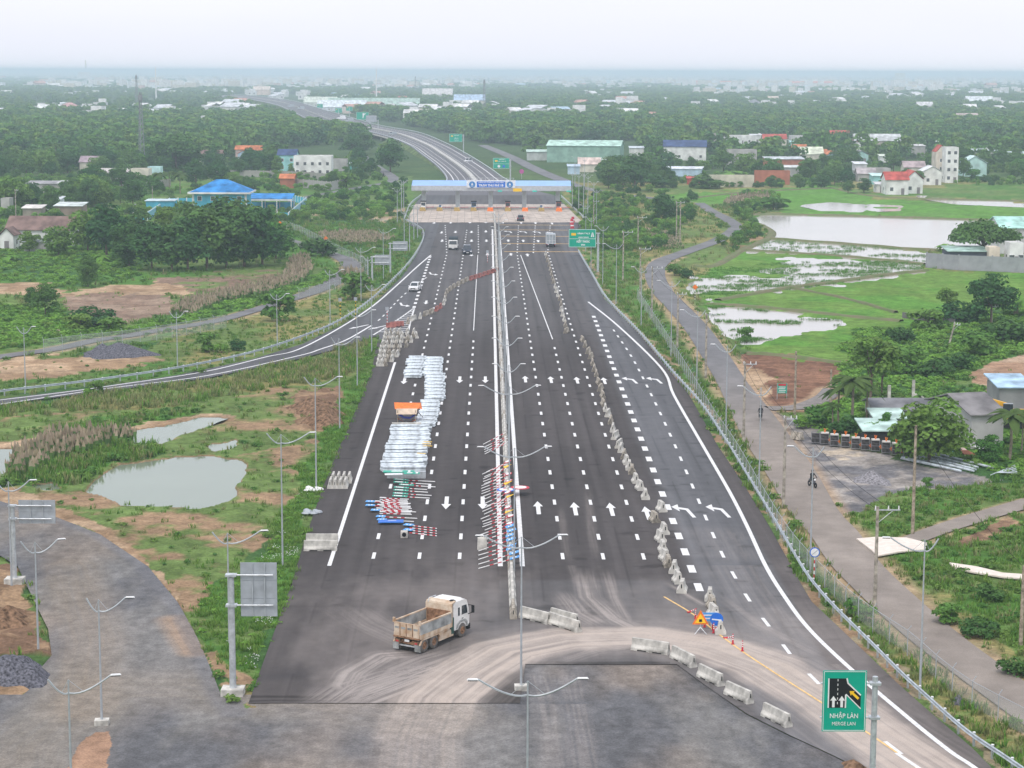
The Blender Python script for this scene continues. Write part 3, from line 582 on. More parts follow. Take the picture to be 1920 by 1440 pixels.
def ribbon(q, name, m, colf, z, nc=10):
    n = len(q); Vv = np.zeros((n, nc, 3)); 
    for i, p in enumerate(q):
        a = q[max(i - 1, 0)]; b = q[min(i + 1, n - 1)]; d = Vector((b.x - a.x, b.y - a.y)).normalized(); nrm = Vector((d.y, -d.x))
        for j in range(nc):
            t = (j / (nc - 1) - .5) * p.z; Vv[i, j] = (p.x + nrm.x * t, p.y + nrm.y * t, z)
    u, v = PIX(Vv[..., 0], Vv[..., 1]); c = colf(Vv[..., 0], Vv[..., 1], u, v)
    return link(name, np_mesh(name, Vv.reshape(-1, 3), grid_quads(n, nc), m, c.reshape(-1, 3)), kind='structure')
def col_serv(X, Y, u, v):
    C = np.zeros(X.shape + (3,)) + np.array((.18, .178, .182)); t = sm(640, 860, v)[..., None] * .8
    C = C * (1 - t) + np.array((.30, .255, .215)) * t
    return C * (.7 + .6 * fbm(X, Y * .5, 2.5, 111, 5))[..., None]
def dense(q, k=3):
    o = []
    for a, b in zip(q[:-1], q[1:]):
        for i in range(k): o.append(a.lerp(b, i / k))
    o.append(q[-1]); return o
for q, nm in zip(RW, ('service_road', 'country_road', 'village_road', 'access_road', 'village_lane', 'side_path', 'field_track')):
    ribbon(dense(q), nm, M_ASPH if 'track' not in nm else M_GRAV, col_serv, -.03)

# the motorway beyond the toll plaza, rising on its embankment
ST_ = [(790,366,1040,366),(812,352,985,352),(837,340,948,338),(823,317,918,317),(792,292,876,291),(760,270,838,271),(707,252,785,250),(640,238,715,237),(590,230,660,222),(553,213,600,204),(513,196,548,189.5),(450,184.5,480,180.5),(395,181.5,425,178)]
ZS = [0,0,0,.3,1,2,3,3.5,4,5,6,7,7]
LE = catmull([P(a, b, z) for (a, b, c, d), z in zip(ST_, ZS)], 8); RE = catmull([P(c, d, z) for (a, b, c, d), z in zip(ST_, ZS)], 8)
nc = 30; Vv = np.zeros((len(LE), nc, 3))
for i, (a, b) in enumerate(zip(LE, RE)):
    for j in range(nc): Vv[i, j] = a.lerp(b, j / (nc - 1))
cc = np.zeros((len(LE), nc, 3)) + np.array((.15, .145, .152)); cc *= (.9 + .2 * fbm(Vv[..., 0], Vv[..., 1], 14, 5, 3))[..., None]
far_hw = link('far_motorway', np_mesh('far_motorway', Vv.reshape(-1, 3), grid_quads(len(LE), nc), M_ASPH, cc.reshape(-1, 3)), kind='structure')
sk = MB().mat(mat('embankment_grass', (.11, .16, .05), .95, amt=.3, scale=.1))
for E, O in ((LE, RE), (RE, LE)):
    for i in range(16, len(E) - 1):
        a, b = E[i], E[i + 1]; da = (a - O[i]); da.z = 0; da.normalize(); db = (b - O[i + 1]); db.z = 0; db.normalize()
        if 44 < i < 54 and E is LE: continue
        sk.add([a, b, b + db * b.z * 1.8 - Vector((0, 0, b.z + .4)), a + da * a.z * 1.8 - Vector((0, 0, a.z + .4))], [(0, 1, 2, 3)])
sk.build('road_embankment', kind='structure')
br = empty('motorway_bridge', (0, 0, 0), label='concrete motorway bridge opening under the bend beyond the toll plaza', cat='bridge')
M_CGREY = mat('old_concrete', (.42, .41, .38), .85, amt=.2, scale=1.2, bump=.1)
for i in (44, 47, 50, 53):
    a, b = LE[i], RE[i]; MB().mat(M_CGREY).box(((a.x + b.x) / 2, (a.y + b.y) / 2, a.z / 2 - .5), ((b - a).length, 1.2, a.z + .4), math.atan2(b.y - a.y, b.x - a.x)).build('pier', br)
g = MB().mat(M_CGREY); g.tube([LE[i] + Vector((0, -.3, -.7)) for i in range(42, 56)], .6, 4); g.build('bridge_girder', br)

# ------------------------------------------------------------------ painted markings
M_PAINT = mat('white_road_paint', (.74, .74, .73), .7, amt=.08, scale=2.5)
M_YPAINT = mat('yellow_road_paint', (.78, .52, .22), .7, amt=.12, scale=2.5)
LINEZ = .012
def stripe(mb, pts, w, z=LINEZ):
    pts = [Vector((p[0], p[1])) for p in pts]; n = len(pts); L = []
    for i, p in enumerate(pts):
        d = (pts[min(i + 1, n - 1)] - pts[max(i - 1, 0)]).normalized(); nn = Vector((d.y, -d.x)) * w / 2
        L.append((p + nn, p - nn))
    vs = [(*q, z) for pr in L for q in pr]; mb.add(vs, [(2 * i, 2 * i + 1, 2 * i + 3, 2 * i + 2) for i in range(n - 1)])
def rs2(s, y): v = RS(s, y); return (v.x, v.y)
SOL = MB().mat(M_PAINT)
wpx = lambda pts, n=6: [(p.x, p.y) for p in catmull([P(x, y) for x, y in pts], n)]
stripe(SOL, [rs2(-13.44, 1062), rs2(-13.44, 680)], .34)
stripe(SOL, [rs2(1.09, 1062), rs2(1.02, 430)], .42); stripe(SOL, [rs2(2.96, 1062), rs2(2.86, 434)], .42)
stripe(SOL, wpx([(1103,566),(1160,612),(1240,690),(1263,740),(1310,822),(1365,917),(1400,985),(1435,1060),(1470,1117),(1514,1176),(1587,1247),(1698,1342),(1779,1407),(1828,1440),(1900,1500)]), .36)
stripe(SOL, wpx([(808,478),(780,502),(744,535),(700,573),(640,613),(560,655),(500,669),(383,697),(217,722),(100,738),(-60,757)]), .34)
stripe(SOL, wpx([(777,577),(745,600),(700,628)]), .3); stripe(SOL, wpx([(777,577),(770,602),(763,632)]), .3)
stripe(SOL, wpx([(697,610),(650,637),(600,655),(560,667),(387,704.5),(193,729.5),(-60,767)]), .34)
stripe(SOL, [rs2(7.35, 478), rs2(10.1, 636)], .16)
stripe(SOL, [rs2(-2.45, 478), rs2(-2.38, 620)], .14)
for i in range(13):                                     # hatched nose
    t = (i + .8) / 14.5; y = 577 + t * 50; a = P(777 - 77 * t * 1.02, 577 + 51 * t); b = P(777 - 14.5 * t, 577 + 51 * t + 1)
    stripe(SOL, [(a.x, a.y), (b.x, b.y)], .42)
SOL.build('edge_line', road, fixn=False)
YEL = MB().mat(M_YPAINT)
for y, xr in ((421.7,1068),(431,1064),(442.7,1066),(456.7,1074),(471.7,1086)):
    a = P(935 + (y - 421) * .2, y); b = P(xr, y + .5); YEL.cur = 0; stripe(YEL, [(a.x, a.y), (b.x, b.y)], .8)
YEL.build('rumble_bar', road, fixn=False)
yl = MB().mat(M_YPAINT); stripe(yl, wpx([(1245,1119),(1300,1152),(1345,1187),(1390,1220),(1430,1247),(1500,1292),(1560,1330),(1640,1383),(1700,1425),(1760,1475)]), .16, .014)
yl.build('temporary_line', road, fixn=False)
pt = MB().mat(M_PAINT); stripe(pt, [tuple(P(1680,1412)[:2]), tuple(P(1740,1452)[:2])], .3, .018); pt.build('lane_line', road, fixn=False)
dots = []
def dash_line(s0, s1, y0, y1, step=7.5, ln=2.3, w=.32):
    Za, Zb = F * HH / (y0 - 134), F * HH / (y1 - 134); z = Za + (step - ln) * .5
    while z + ln < Zb:
        t = (z - Za) / (Zb - Za); s = s0 + (s1 - s0) * t
        p0 = RS(s, F * HH / z + 134); p1 = RS(s + (s1 - s0) / (Zb - Za) * ln, F * HH / (z + ln) + 134); dots.append((z, p0, p1, w)); z += step
dash_line(-9.86, -9.6, 1062, 478, w=.3); dash_line(-5.9, -5.76, 1062, 430, w=.3); dash_line(-2.42, -2.3, 1062, 628, w=.3)
dash_line(6.5, 6.6, 1062, 478, w=.3); dash_line(10.0, 10.1, 1062, 640, w=.3); dash_line(13.5, 13.8, 1062, 478, w=.3)
dash_line(17.2, 18.1, 1118, 590, step=6.2, ln=2.6, w=.62); dash_line(-13.2, -13.2, 580, 480, step=6.2, ln=2.8, w=.55)
for s in (-9.6, -2.3, 6.6, 10.3, 13.6): dash_line(s, s * 1.25, 476, 420, w=.3)
def px_dashes(pts, w=.3, step=7.5, ln=2.5):
    q = [Vector(p) for p in wpx(pts, 12)]; acc = 0; 
    for a, b in zip(q[:-1], q[1:]):
        L = (b - a).length; k = 0
        while acc + k * step < 0: k += 1
        t = -acc
        pos = (step - (acc % step)) % step
        while pos < L:
            p0 = a + (b - a).normalized() * pos; p1 = p0 + (b - a).normalized() * ln
            dots.append((p0.y, Vector((*p0, 0)), Vector((*p1, 0)), w)); pos += step
        acc += L
px_dashes([(1150,618),(1186,672),(1225,748),(1262,827),(1300,915),(1345,1020),(1381,1087),(1409,1131),(1448,1182),(1492,1238),(1560,1305),(1640,1375),(1740,1450)], .28)
px_dashes([(800,520),(757,553),(718,593),(705,604)], .25, 6, 2.6)
dots.sort(key=lambda d: d[0])
def dash_mesh(p0, p1, w, z=LINEZ):
    mb = MB().mat(M_PAINT); c = (p0 + p1) / 2; stripe(mb, [(p0.x - c.x, p0.y - c.y), (p1.x - c.x, p1.y - c.y)], w, 0); return mb, c
rest = MB().mat(M_PAINT)
for i, (z, p0, p1, w) in enumerate(dots):
    if i < 290:
        mb, c = dash_mesh(p0, p1, w); mb.build('lane_dash', road, (c.x, c.y, LINEZ), fixn=False)
    else: stripe(rest, [p0[:2], p1[:2]], w)
rest.build('far_lane_dashes', road, fixn=False, kind='stuff')
def arrow_mesh(bend=0):
    mb = MB().mat(M_PAINT)
    if bend == 0: mb.flat([(-.2,-3),(.2,-3),(.2,.6),(.48,.6),(0,3),(-.48,.6),(-.2,.6)], 0)
    else:
        mb.add([(.55,-2.5,0),(.90,-2.5,0),(.52,1.5,0),(.22,.8,0),(-.42,2.2,0),(-.42,1.35,0),(-.40,.2,0),(-.34,3.5,0),(-1.05,2.35,0)], [(0,1,2,3),(3,2,4,5),(6,7,8)])
    return mb.mesh('painted_arrow')
AM, AB = arrow_mesh(), arrow_mesh(1)
def arrow(x, y, kind='u', s=1.0):
    p = P(x, y); sc = s
    o = link('painted_arrow', AB if kind in 'bc' else AM, road, (p.x, p.y, LINEZ + .002))
    o.rotation_euler = (0, 0, math.atan(-AX) + (math.pi if kind in 'dc' else 0) + (.0)); o.scale = (sc, sc, 1)
    return o
for x, y in ((837,943),(905,943),(862,712),(910,712),(758,714),(799,567)): arrow(x, y, 'd')
for x, y in ((1009,952),(1078,954),(1146,955),(1213,962),(985,711),(1033,712),(1082,713),(1133,714)): arrow(x, y, 'u')
for x, y in ((1283,960),(1348,960),(1182,714),(1228,714)): arrow(x, y, 'b')
for x, y in ((884,478),(914,477),(828,436),(854,435),(884,435),(911,434),(829,451.5),(884,451.5),(912,451.5),(814,417.8),(845,417.5),(881,417),(911,416.5)): arrow(x, y, 'd', 1.15)
for x, y in ((958,477),(989,478),(953,451),(981,451.5),(1009,452),(943,417),(977,417.5),(1004,418),(1035,419)): arrow(x, y, 'u', 1.15)
for x, y in ((953,435),(981,435.5),(1007,436),(1032,437)): arrow(x, y, 'b', 1.2)
for x, y in ((812,513),(758,571)): arrow(x, y, 'c', 1.1)
for x, y in ((672,613),(708,614)):
    o = arrow(x, y, 'd', 1.1); o.rotation_euler[2] = math.pi - .45
# lines of the far motorway, laid on its own slope
FM = MB().mat(M_PAINT); FK = MB().mat(mat('median_concrete', (.50, .49, .46), .85, amt=.12, scale=.6)); FR = MB().mat(mat('rail_zinc', (.52, .55, .58), .45, .5, amt=.1))
def frac(i, t, dz=.0): p = LE[i].lerp(RE[i], t); return p + Vector((0, 0, dz))
def strip3(mb, t, w, i0, i1, dz=.03):
    for i in range(i0, i1):
        wa = w / max((RE[i] - LE[i]).length, 1); wb = w / max((RE[i + 1] - LE[i + 1]).length, 1)
        mb.add([frac(i, t - wa, dz), frac(i, t + wa, dz), frac(i + 1, t + wb, dz), frac(i + 1, t - wb, dz)], [(0, 1, 2, 3)])
n_ = len(LE) - 1
for t in (.12, .88): strip3(FM, t, .2, 12, n_)
FM.build('edge_line', far_hw, fixn=False)
for k in range(0, n_ - 1):                           # median in segments
    i = k
    if i < 12: continue
    mb = MB().mat(FK.mats[0]); wa = .9 / (RE[i] - LE[i]).length; wb = .9 / (RE[i+1] - LE[i+1]).length
    lo = [frac(i, .47 - wa, .02), frac(i, .47 + wa, .02), frac(i + 1, .47 + wb, .02), frac(i + 1, .47 - wb, .02)]; hi = [p + Vector((0, 0, .75)) for p in lo]
    mb.add(lo + hi, [(0,1,5,4),(1,2,6,5),(2,3,7,6),(3,0,4,7),(4,5,6,7)]); mb.build('median_segment', far_hw)
dm = MB().mat(M_PAINT)
for t in (.21, .33, .60, .74):
    for i in range(12, 70):
        for a, b in ((.0, .3), (.5, .8)):
            if i < n_:
                p0 = frac(i, t, .03).lerp(frac(i + 1, t, .03), a); p1 = frac(i, t, .03).lerp(frac(i + 1, t, .03), b); r_ = Vector((.16, 0, 0)); dm.add([p0 - r_, p0 + r_, p1 + r_, p1 - r_], [(0,1,2,3)])
dm.build('far_lane_dashes', far_hw, fixn=False, kind='stuff')
for E, nm, O in ((LE, 'left', RE), (RE, 'right', LE)):
    gr = empty('guardrail', (0, 0, 0), label='long steel guardrail along the %s edge of the curving motorway beyond the toll plaza' % nm, cat='guardrail')
    mb = MB().mat(FR.mats[0]); mb.tube([E[i].lerp(O[i], .01) + Vector((0, 0, .75)) for i in range(14, len(E))], .2, 4); mb.build('rail', gr)
    pm = MB().mat(FR.mats[0]).box((0, 0, .35), (.15, .15, .75)).mesh('post')
    for i in range(14, 60):
        for k in (0, .5):
            p = E[i].lerp(E[min(i + 1, n_)], k); link('post', pm, gr, p.lerp(O[i], .01))
# ------------------------------------------------------------------ vegetation
def leaf_mat(name, rgb, rgb2, rough=.75, tr=.25):
    m = bpy.data.materials.new(name); m.use_nodes = True; MATS[name] = m; n = m.node_tree; b = n.nodes['Principled BSDF']
    b.inputs['Roughness'].default_value = rough; b.inputs['Specular IOR Level'].default_value = .08
    oi = n.nodes.new('ShaderNodeObjectInfo'); at = n.nodes.new('ShaderNodeAttribute'); at.attribute_name = 'Col'
    mx = n.nodes.new('ShaderNodeMix'); mx.data_type = 'RGBA'; mx.inputs[6].default_value = (*rgb, 1); mx.inputs[7].default_value = (*rgb2, 1)
    n.links.new(oi.outputs['Random'], mx.inputs[0])
    mu = n.nodes.new('ShaderNodeMix'); mu.data_type = 'RGBA'; mu.blend_type = 'MULTIPLY'; mu.inputs[0].default_value = 1
    n.links.new(mx.outputs[2], mu.inputs[6]); n.links.new(at.outputs['Color'], mu.inputs[7])
    n.links.new(mu.outputs[2], b.inputs['Base Color'])
    t = n.nodes.new('ShaderNodeBsdfTranslucent'); n.links.new(mu.outputs[2], t.inputs[0]); ms = n.nodes.new('ShaderNodeMixShader'); ms.inputs[0].default_value = tr
    n.links.new(b.outputs[0], ms.inputs[1]); n.links.new(t.outputs[0], ms.inputs[2]); n.links.new(ms.outputs[0], n.nodes['Material Output'].inputs[0])
    return m
M_BARK = mat('bark', (.17, .13, .10), .9, amt=.25, scale=3)
M_LEAF = leaf_mat('leaf_green', (.075, .205, .045), (.155, .270, .060))
M_LEAFD = leaf_mat('leaf_dark', (.042, .130, .045), (.100, .205, .055))
M_LEAFL = leaf_mat('leaf_light', (.17, .34, .06), (.13, .28, .05))
M_PALM = leaf_mat('palm_leaf', (.07, .13, .035), (.10, .15, .05))
M_GRASSL = leaf_mat('grass_blade', (.13, .28, .045), (.20, .31, .065), tr=.35)
M_GRASSD = leaf_mat('dry_grass_blade', (.34, .32, .15), (.26, .31, .12), tr=.35)
M_REEDM = leaf_mat('reed_plume', (.46, .36, .27), (.36, .31, .20), tr=.35)
def leaves(rs, centers, radii, n_each, size, squash=.8, low=.15):
    V, Cc = [], []
    for (c, r) in zip(centers, radii):
        k = n_each; d = rs.normal(size=(k, 3)); d /= np.linalg.norm(d, axis=1)[:, None] + 1e-9
        d[:, 2] = np.where(d[:, 2] < -low - .35, -d[:, 2] * .8, d[:, 2])
        p = np.array(c) + d * np.array((r, r, r * squash)) * (.72 + .36 * rs.random((k, 1)))
        nrm = d * .8 + np.array((0, 0, .35)) + rs.normal(size=(k, 3)) * .42; nrm /= np.linalg.norm(nrm, axis=1)[:, None]
        a = np.cross(nrm, rs.normal(size=(k, 3))); a /= np.linalg.norm(a, axis=1)[:, None] + 1e-9; b = np.cross(nrm, a)
        s = size * (.6 + .8 * rs.random((k, 1)))
        q = np.stack([p - a * s - b * s * .6, p + a * s - b * s * .6, p + a * s * .8 + b * s * .7, p - a * s * .8 + b * s * .6], 1)
        V.append(q.reshape(-1, 3)); t = (.78 + .44 * rs.random((k, 1))) * (.85 + .3 * rs.random()); col = np.repeat(t * np.array((1 + .12 * rs.random(), 1, 1 - .1 * rs.random())), 4, 0); Cc.append(col)
    V = np.concatenate(V); return V, np.concatenate(Cc)
def crown_mesh(name, seed, h, r, z0, ncl, n_each, size, m, shape='round', clr=.42):
    rs = np.random.RandomState(seed); cs, rr = [], []
    for i in range(ncl):
        while True:
            p = rs.uniform(-1, 1, 3)
            if (p ** 2).sum() < 1 and (p ** 2).sum() > .12: break
        zz = (p[2] * .5 + .5)
        taper = 1.0 if shape == 'round' else (1 - .55 * zz if shape == 'cone' else (.55 + .45 * math.sin(zz * 3.0)))
        if shape == 'flat': p[2] = abs(p[2]) * .9 * (1 - .6 * (p[0] ** 2 + p[1] ** 2)); zz = p[2]; taper = 1
        cs.append((p[0] * r * .78 * taper, p[1] * r * .78 * taper, z0 + (h - z0) * (.08 + zz * .80))); rr.append(r * clr * rs.uniform(.65, 1.15) * (.8 if shape == 'cone' else 1))
    V, Cc = leaves(rs, cs, rr, n_each, size)
    return np_mesh(name, V, np.arange(len(V)).reshape(-1, 4), m, Cc, smooth=False), cs
def trunk_mesh(name, h, r, cs, seed, limbs=6):
    rs = random.Random(seed); mb = MB().mat(M_BARK)
    mb.tube([(0, 0, -.5), (rs.uniform(-.1, .1), 0, h * .3), (rs.uniform(-.2, .2), rs.uniform(-.2, .2), h * .62)], r, 6, r * .55)
    for c in rs.sample(list(cs), min(limbs, len(cs))):
        a = Vector((0, 0, h * rs.uniform(.28, .5))); b = Vector(c); mid = a.lerp(b, .5) + Vector((0, 0, .3)); mb.tube([a, mid, b], r * .42, 4, r * .12)
    return mb.mesh(name)
TREES = {}
def def_tree(key, seed, h, r, z0, ncl, ne, size, m, shape='round', tr=.22, clr=.42, limbs=6):
    cm, cs = crown_mesh('crown', seed, h, r, z0, ncl, ne, size, m, shape, clr)
    TREES[key] = (trunk_mesh('trunk', h, tr, cs, seed, limbs), cm, h, r)
for i in range(3):
    def_tree('broad%d' % i, 10 + i, 10, 4.4, .2, 34, 96, .25, (M_LEAF, M_LEAFD, M_LEAF)[i])
    def_tree('dark%d' % i, 20 + i, 12, 4.2, .2, 38, 90, .26, M_LEAFD, 'oval')
    def_tree('tall%d' % i, 30 + i, 13, 3.8, .4, 38, 86, .25, (M_LEAF, M_LEAFD, M_LEAFL)[i], 'oval')
    def_tree('bush%d' % i, 40 + i, 2.6, 1.9, .1, 14, 70, .15, (M_LEAF, M_LEAFD, M_LEAFL)[i], 'round', .08)
def_tree('loose0', 51, 9, 3.2, 2.6, 16, 95, .19, M_LEAF, 'oval', .16, .36, 9)
def_tree('loose1', 52, 8, 2.8, 2.2, 15, 95, .19, M_LEAFL, 'oval', .15, .36, 9)
def_tree('umbrella0', 53, 8.2, 8.6, 4.2, 52, 100, .28, M_LEAFD, 'flat', .45, .26, 12)
def_tree('cone0', 54, 9, 2.6, .8, 26, 70, .21, M_LEAF, 'cone', .16, .42)
for i in range(4):
    def_tree('far%d' % i, 60 + i, 9, 4.6, .0, 16, 24, .58, (M_LEAFD, M_LEAF, M_LEAFD, M_LEAF)[i], ('round', 'oval', 'round', 'round')[i], .3, .45, 2)
def palm_mesh(seed, h=6.5, nf=17, L=3.3, m=None, w=.55):
    rs = random.Random(seed); V, Q, Cc = [], [], []
    for k in range(nf):
        a = k * 2.4 + rs.uniform(-.2, .2); el = rs.uniform(-.1, 1.1); pts = []
        for j in range(6):
            t = j / 5; d = L * t; z = h + d * math.sin(el) * .8 - 1.5 * t * t * L * .45; rr = d * math.cos(el * .8)
            pts.append(Vector((rr * math.cos(a), rr * math.sin(a), z)))
        sd = Vector((-math.sin(a), math.cos(a), 0)); 
        for sg in (-1, 1):
            b0 = len(V)
            for j, p in enumerate(pts):
                ww = w * math.sin(math.pi * min(.97, .12 + .85 * j / 5)); V.append(tuple(p)); V.append(tuple(p + sd * sg * ww + Vector((0, 0, -.35 * ww)))); t = rs.uniform(.75, 1.15); Cc += [(t, t, t * .9)] * 2
            for j in range(5):
                i0 = b0 + 2 * j; Q.append((i0, i0 + 1, i0 + 3, i0 + 2))
    return np_mesh('crown', np.array(V), np.array(Q), m or M_PALM, np.array(Cc), smooth=False)
def palm_trunk(h, r=.16, lean=.5): 
    return MB().mat(mat('palm_trunk', (.30, .25, .19), .9, amt=.2, scale=2)).tube([(0, 0, -.4), (lean * .2, 0, h * .4), (0, 0, h)], r, 6, r * .75).mesh('trunk')
TREES['palm0'] = (palm_trunk(6.5), palm_mesh(1), 8, 3.3); TREES['palm1'] = (palm_trunk(5.5), palm_mesh(2, 5.5, 15, 3.0), 7, 3)
TREES['banana0'] = (palm_trunk(1.6, .18, .1), palm_mesh(5, 1.6, 9, 2.2, M_LEAFL, .5), 3.4, 2)
TREES['banana1'] = (palm_trunk(1.9, .18, .1), palm_mesh(6, 1.9, 8, 2.4, M_LEAF, .55), 3.8, 2)
TCNT = {}
def tree(x, y, hpx, key, label, group=None, name=None, cat=None, wide=1.0, zg=-.15):
    tm, cm, h, r = TREES[key]; p = P(x, y); hm = hpx / pxs(y); s = hm / h
    nm = name or ('palm_tree' if 'palm' in key else 'banana_plant' if 'banana' in key else 'shrub' if 'bush' in key else 'broadleaf_tree')
    c = cat or ('palm tree' if 'palm' in key else 'plant' if 'banana' in key else 'shrub' if 'bush' in key else 'tree')
    o = empty(nm, (p.x, p.y, zg), rnd.uniform(0, 6.28), label=label, cat=c, group=group); o.scale = (s * wide, s * wide, s)
    link('trunk', tm, o); link('crown', cm, o); return o
G1O = ['first', 'second', 'third', 'fourth', 'fifth', 'sixth', 'seventh', 'eighth', 'ninth', 'tenth', 'eleventh']
G1 = 'trees of the dense grove below the blue station'
for i, (x, y, h, k) in enumerate([(165,470,84,'broad0'),(200,486,104,'broad1'),(242,500,98,'tall1'),(285,506,94,'dark0'),(322,508,98,'dark1'),(352,506,100,'broad1'),(388,503,122,'dark0'),(425,501,118,'dark2'),(458,499,128,'tall1'),(492,497,118,'dark1'),(517,484,76,'broad0'),(262,462,76,'dark2'),(310,464,82,'tall0'),(360,464,92,'dark2'),(415,462,94,'broad1'),(450,464,96,'dark0'),(485,464,88,'broad2'),(215,455,70,'broad2')]):
    tree(x, y, h, k, '%s grove tree below the station, %s from the left%s' % ('dark' if 'dark' in k else 'mid green', G1O[i % 11 if i < 11 else i - 11], '' if i < 11 else ' in the rear row'), G1, wide=1.15 if 'broad' in k else 1.25)
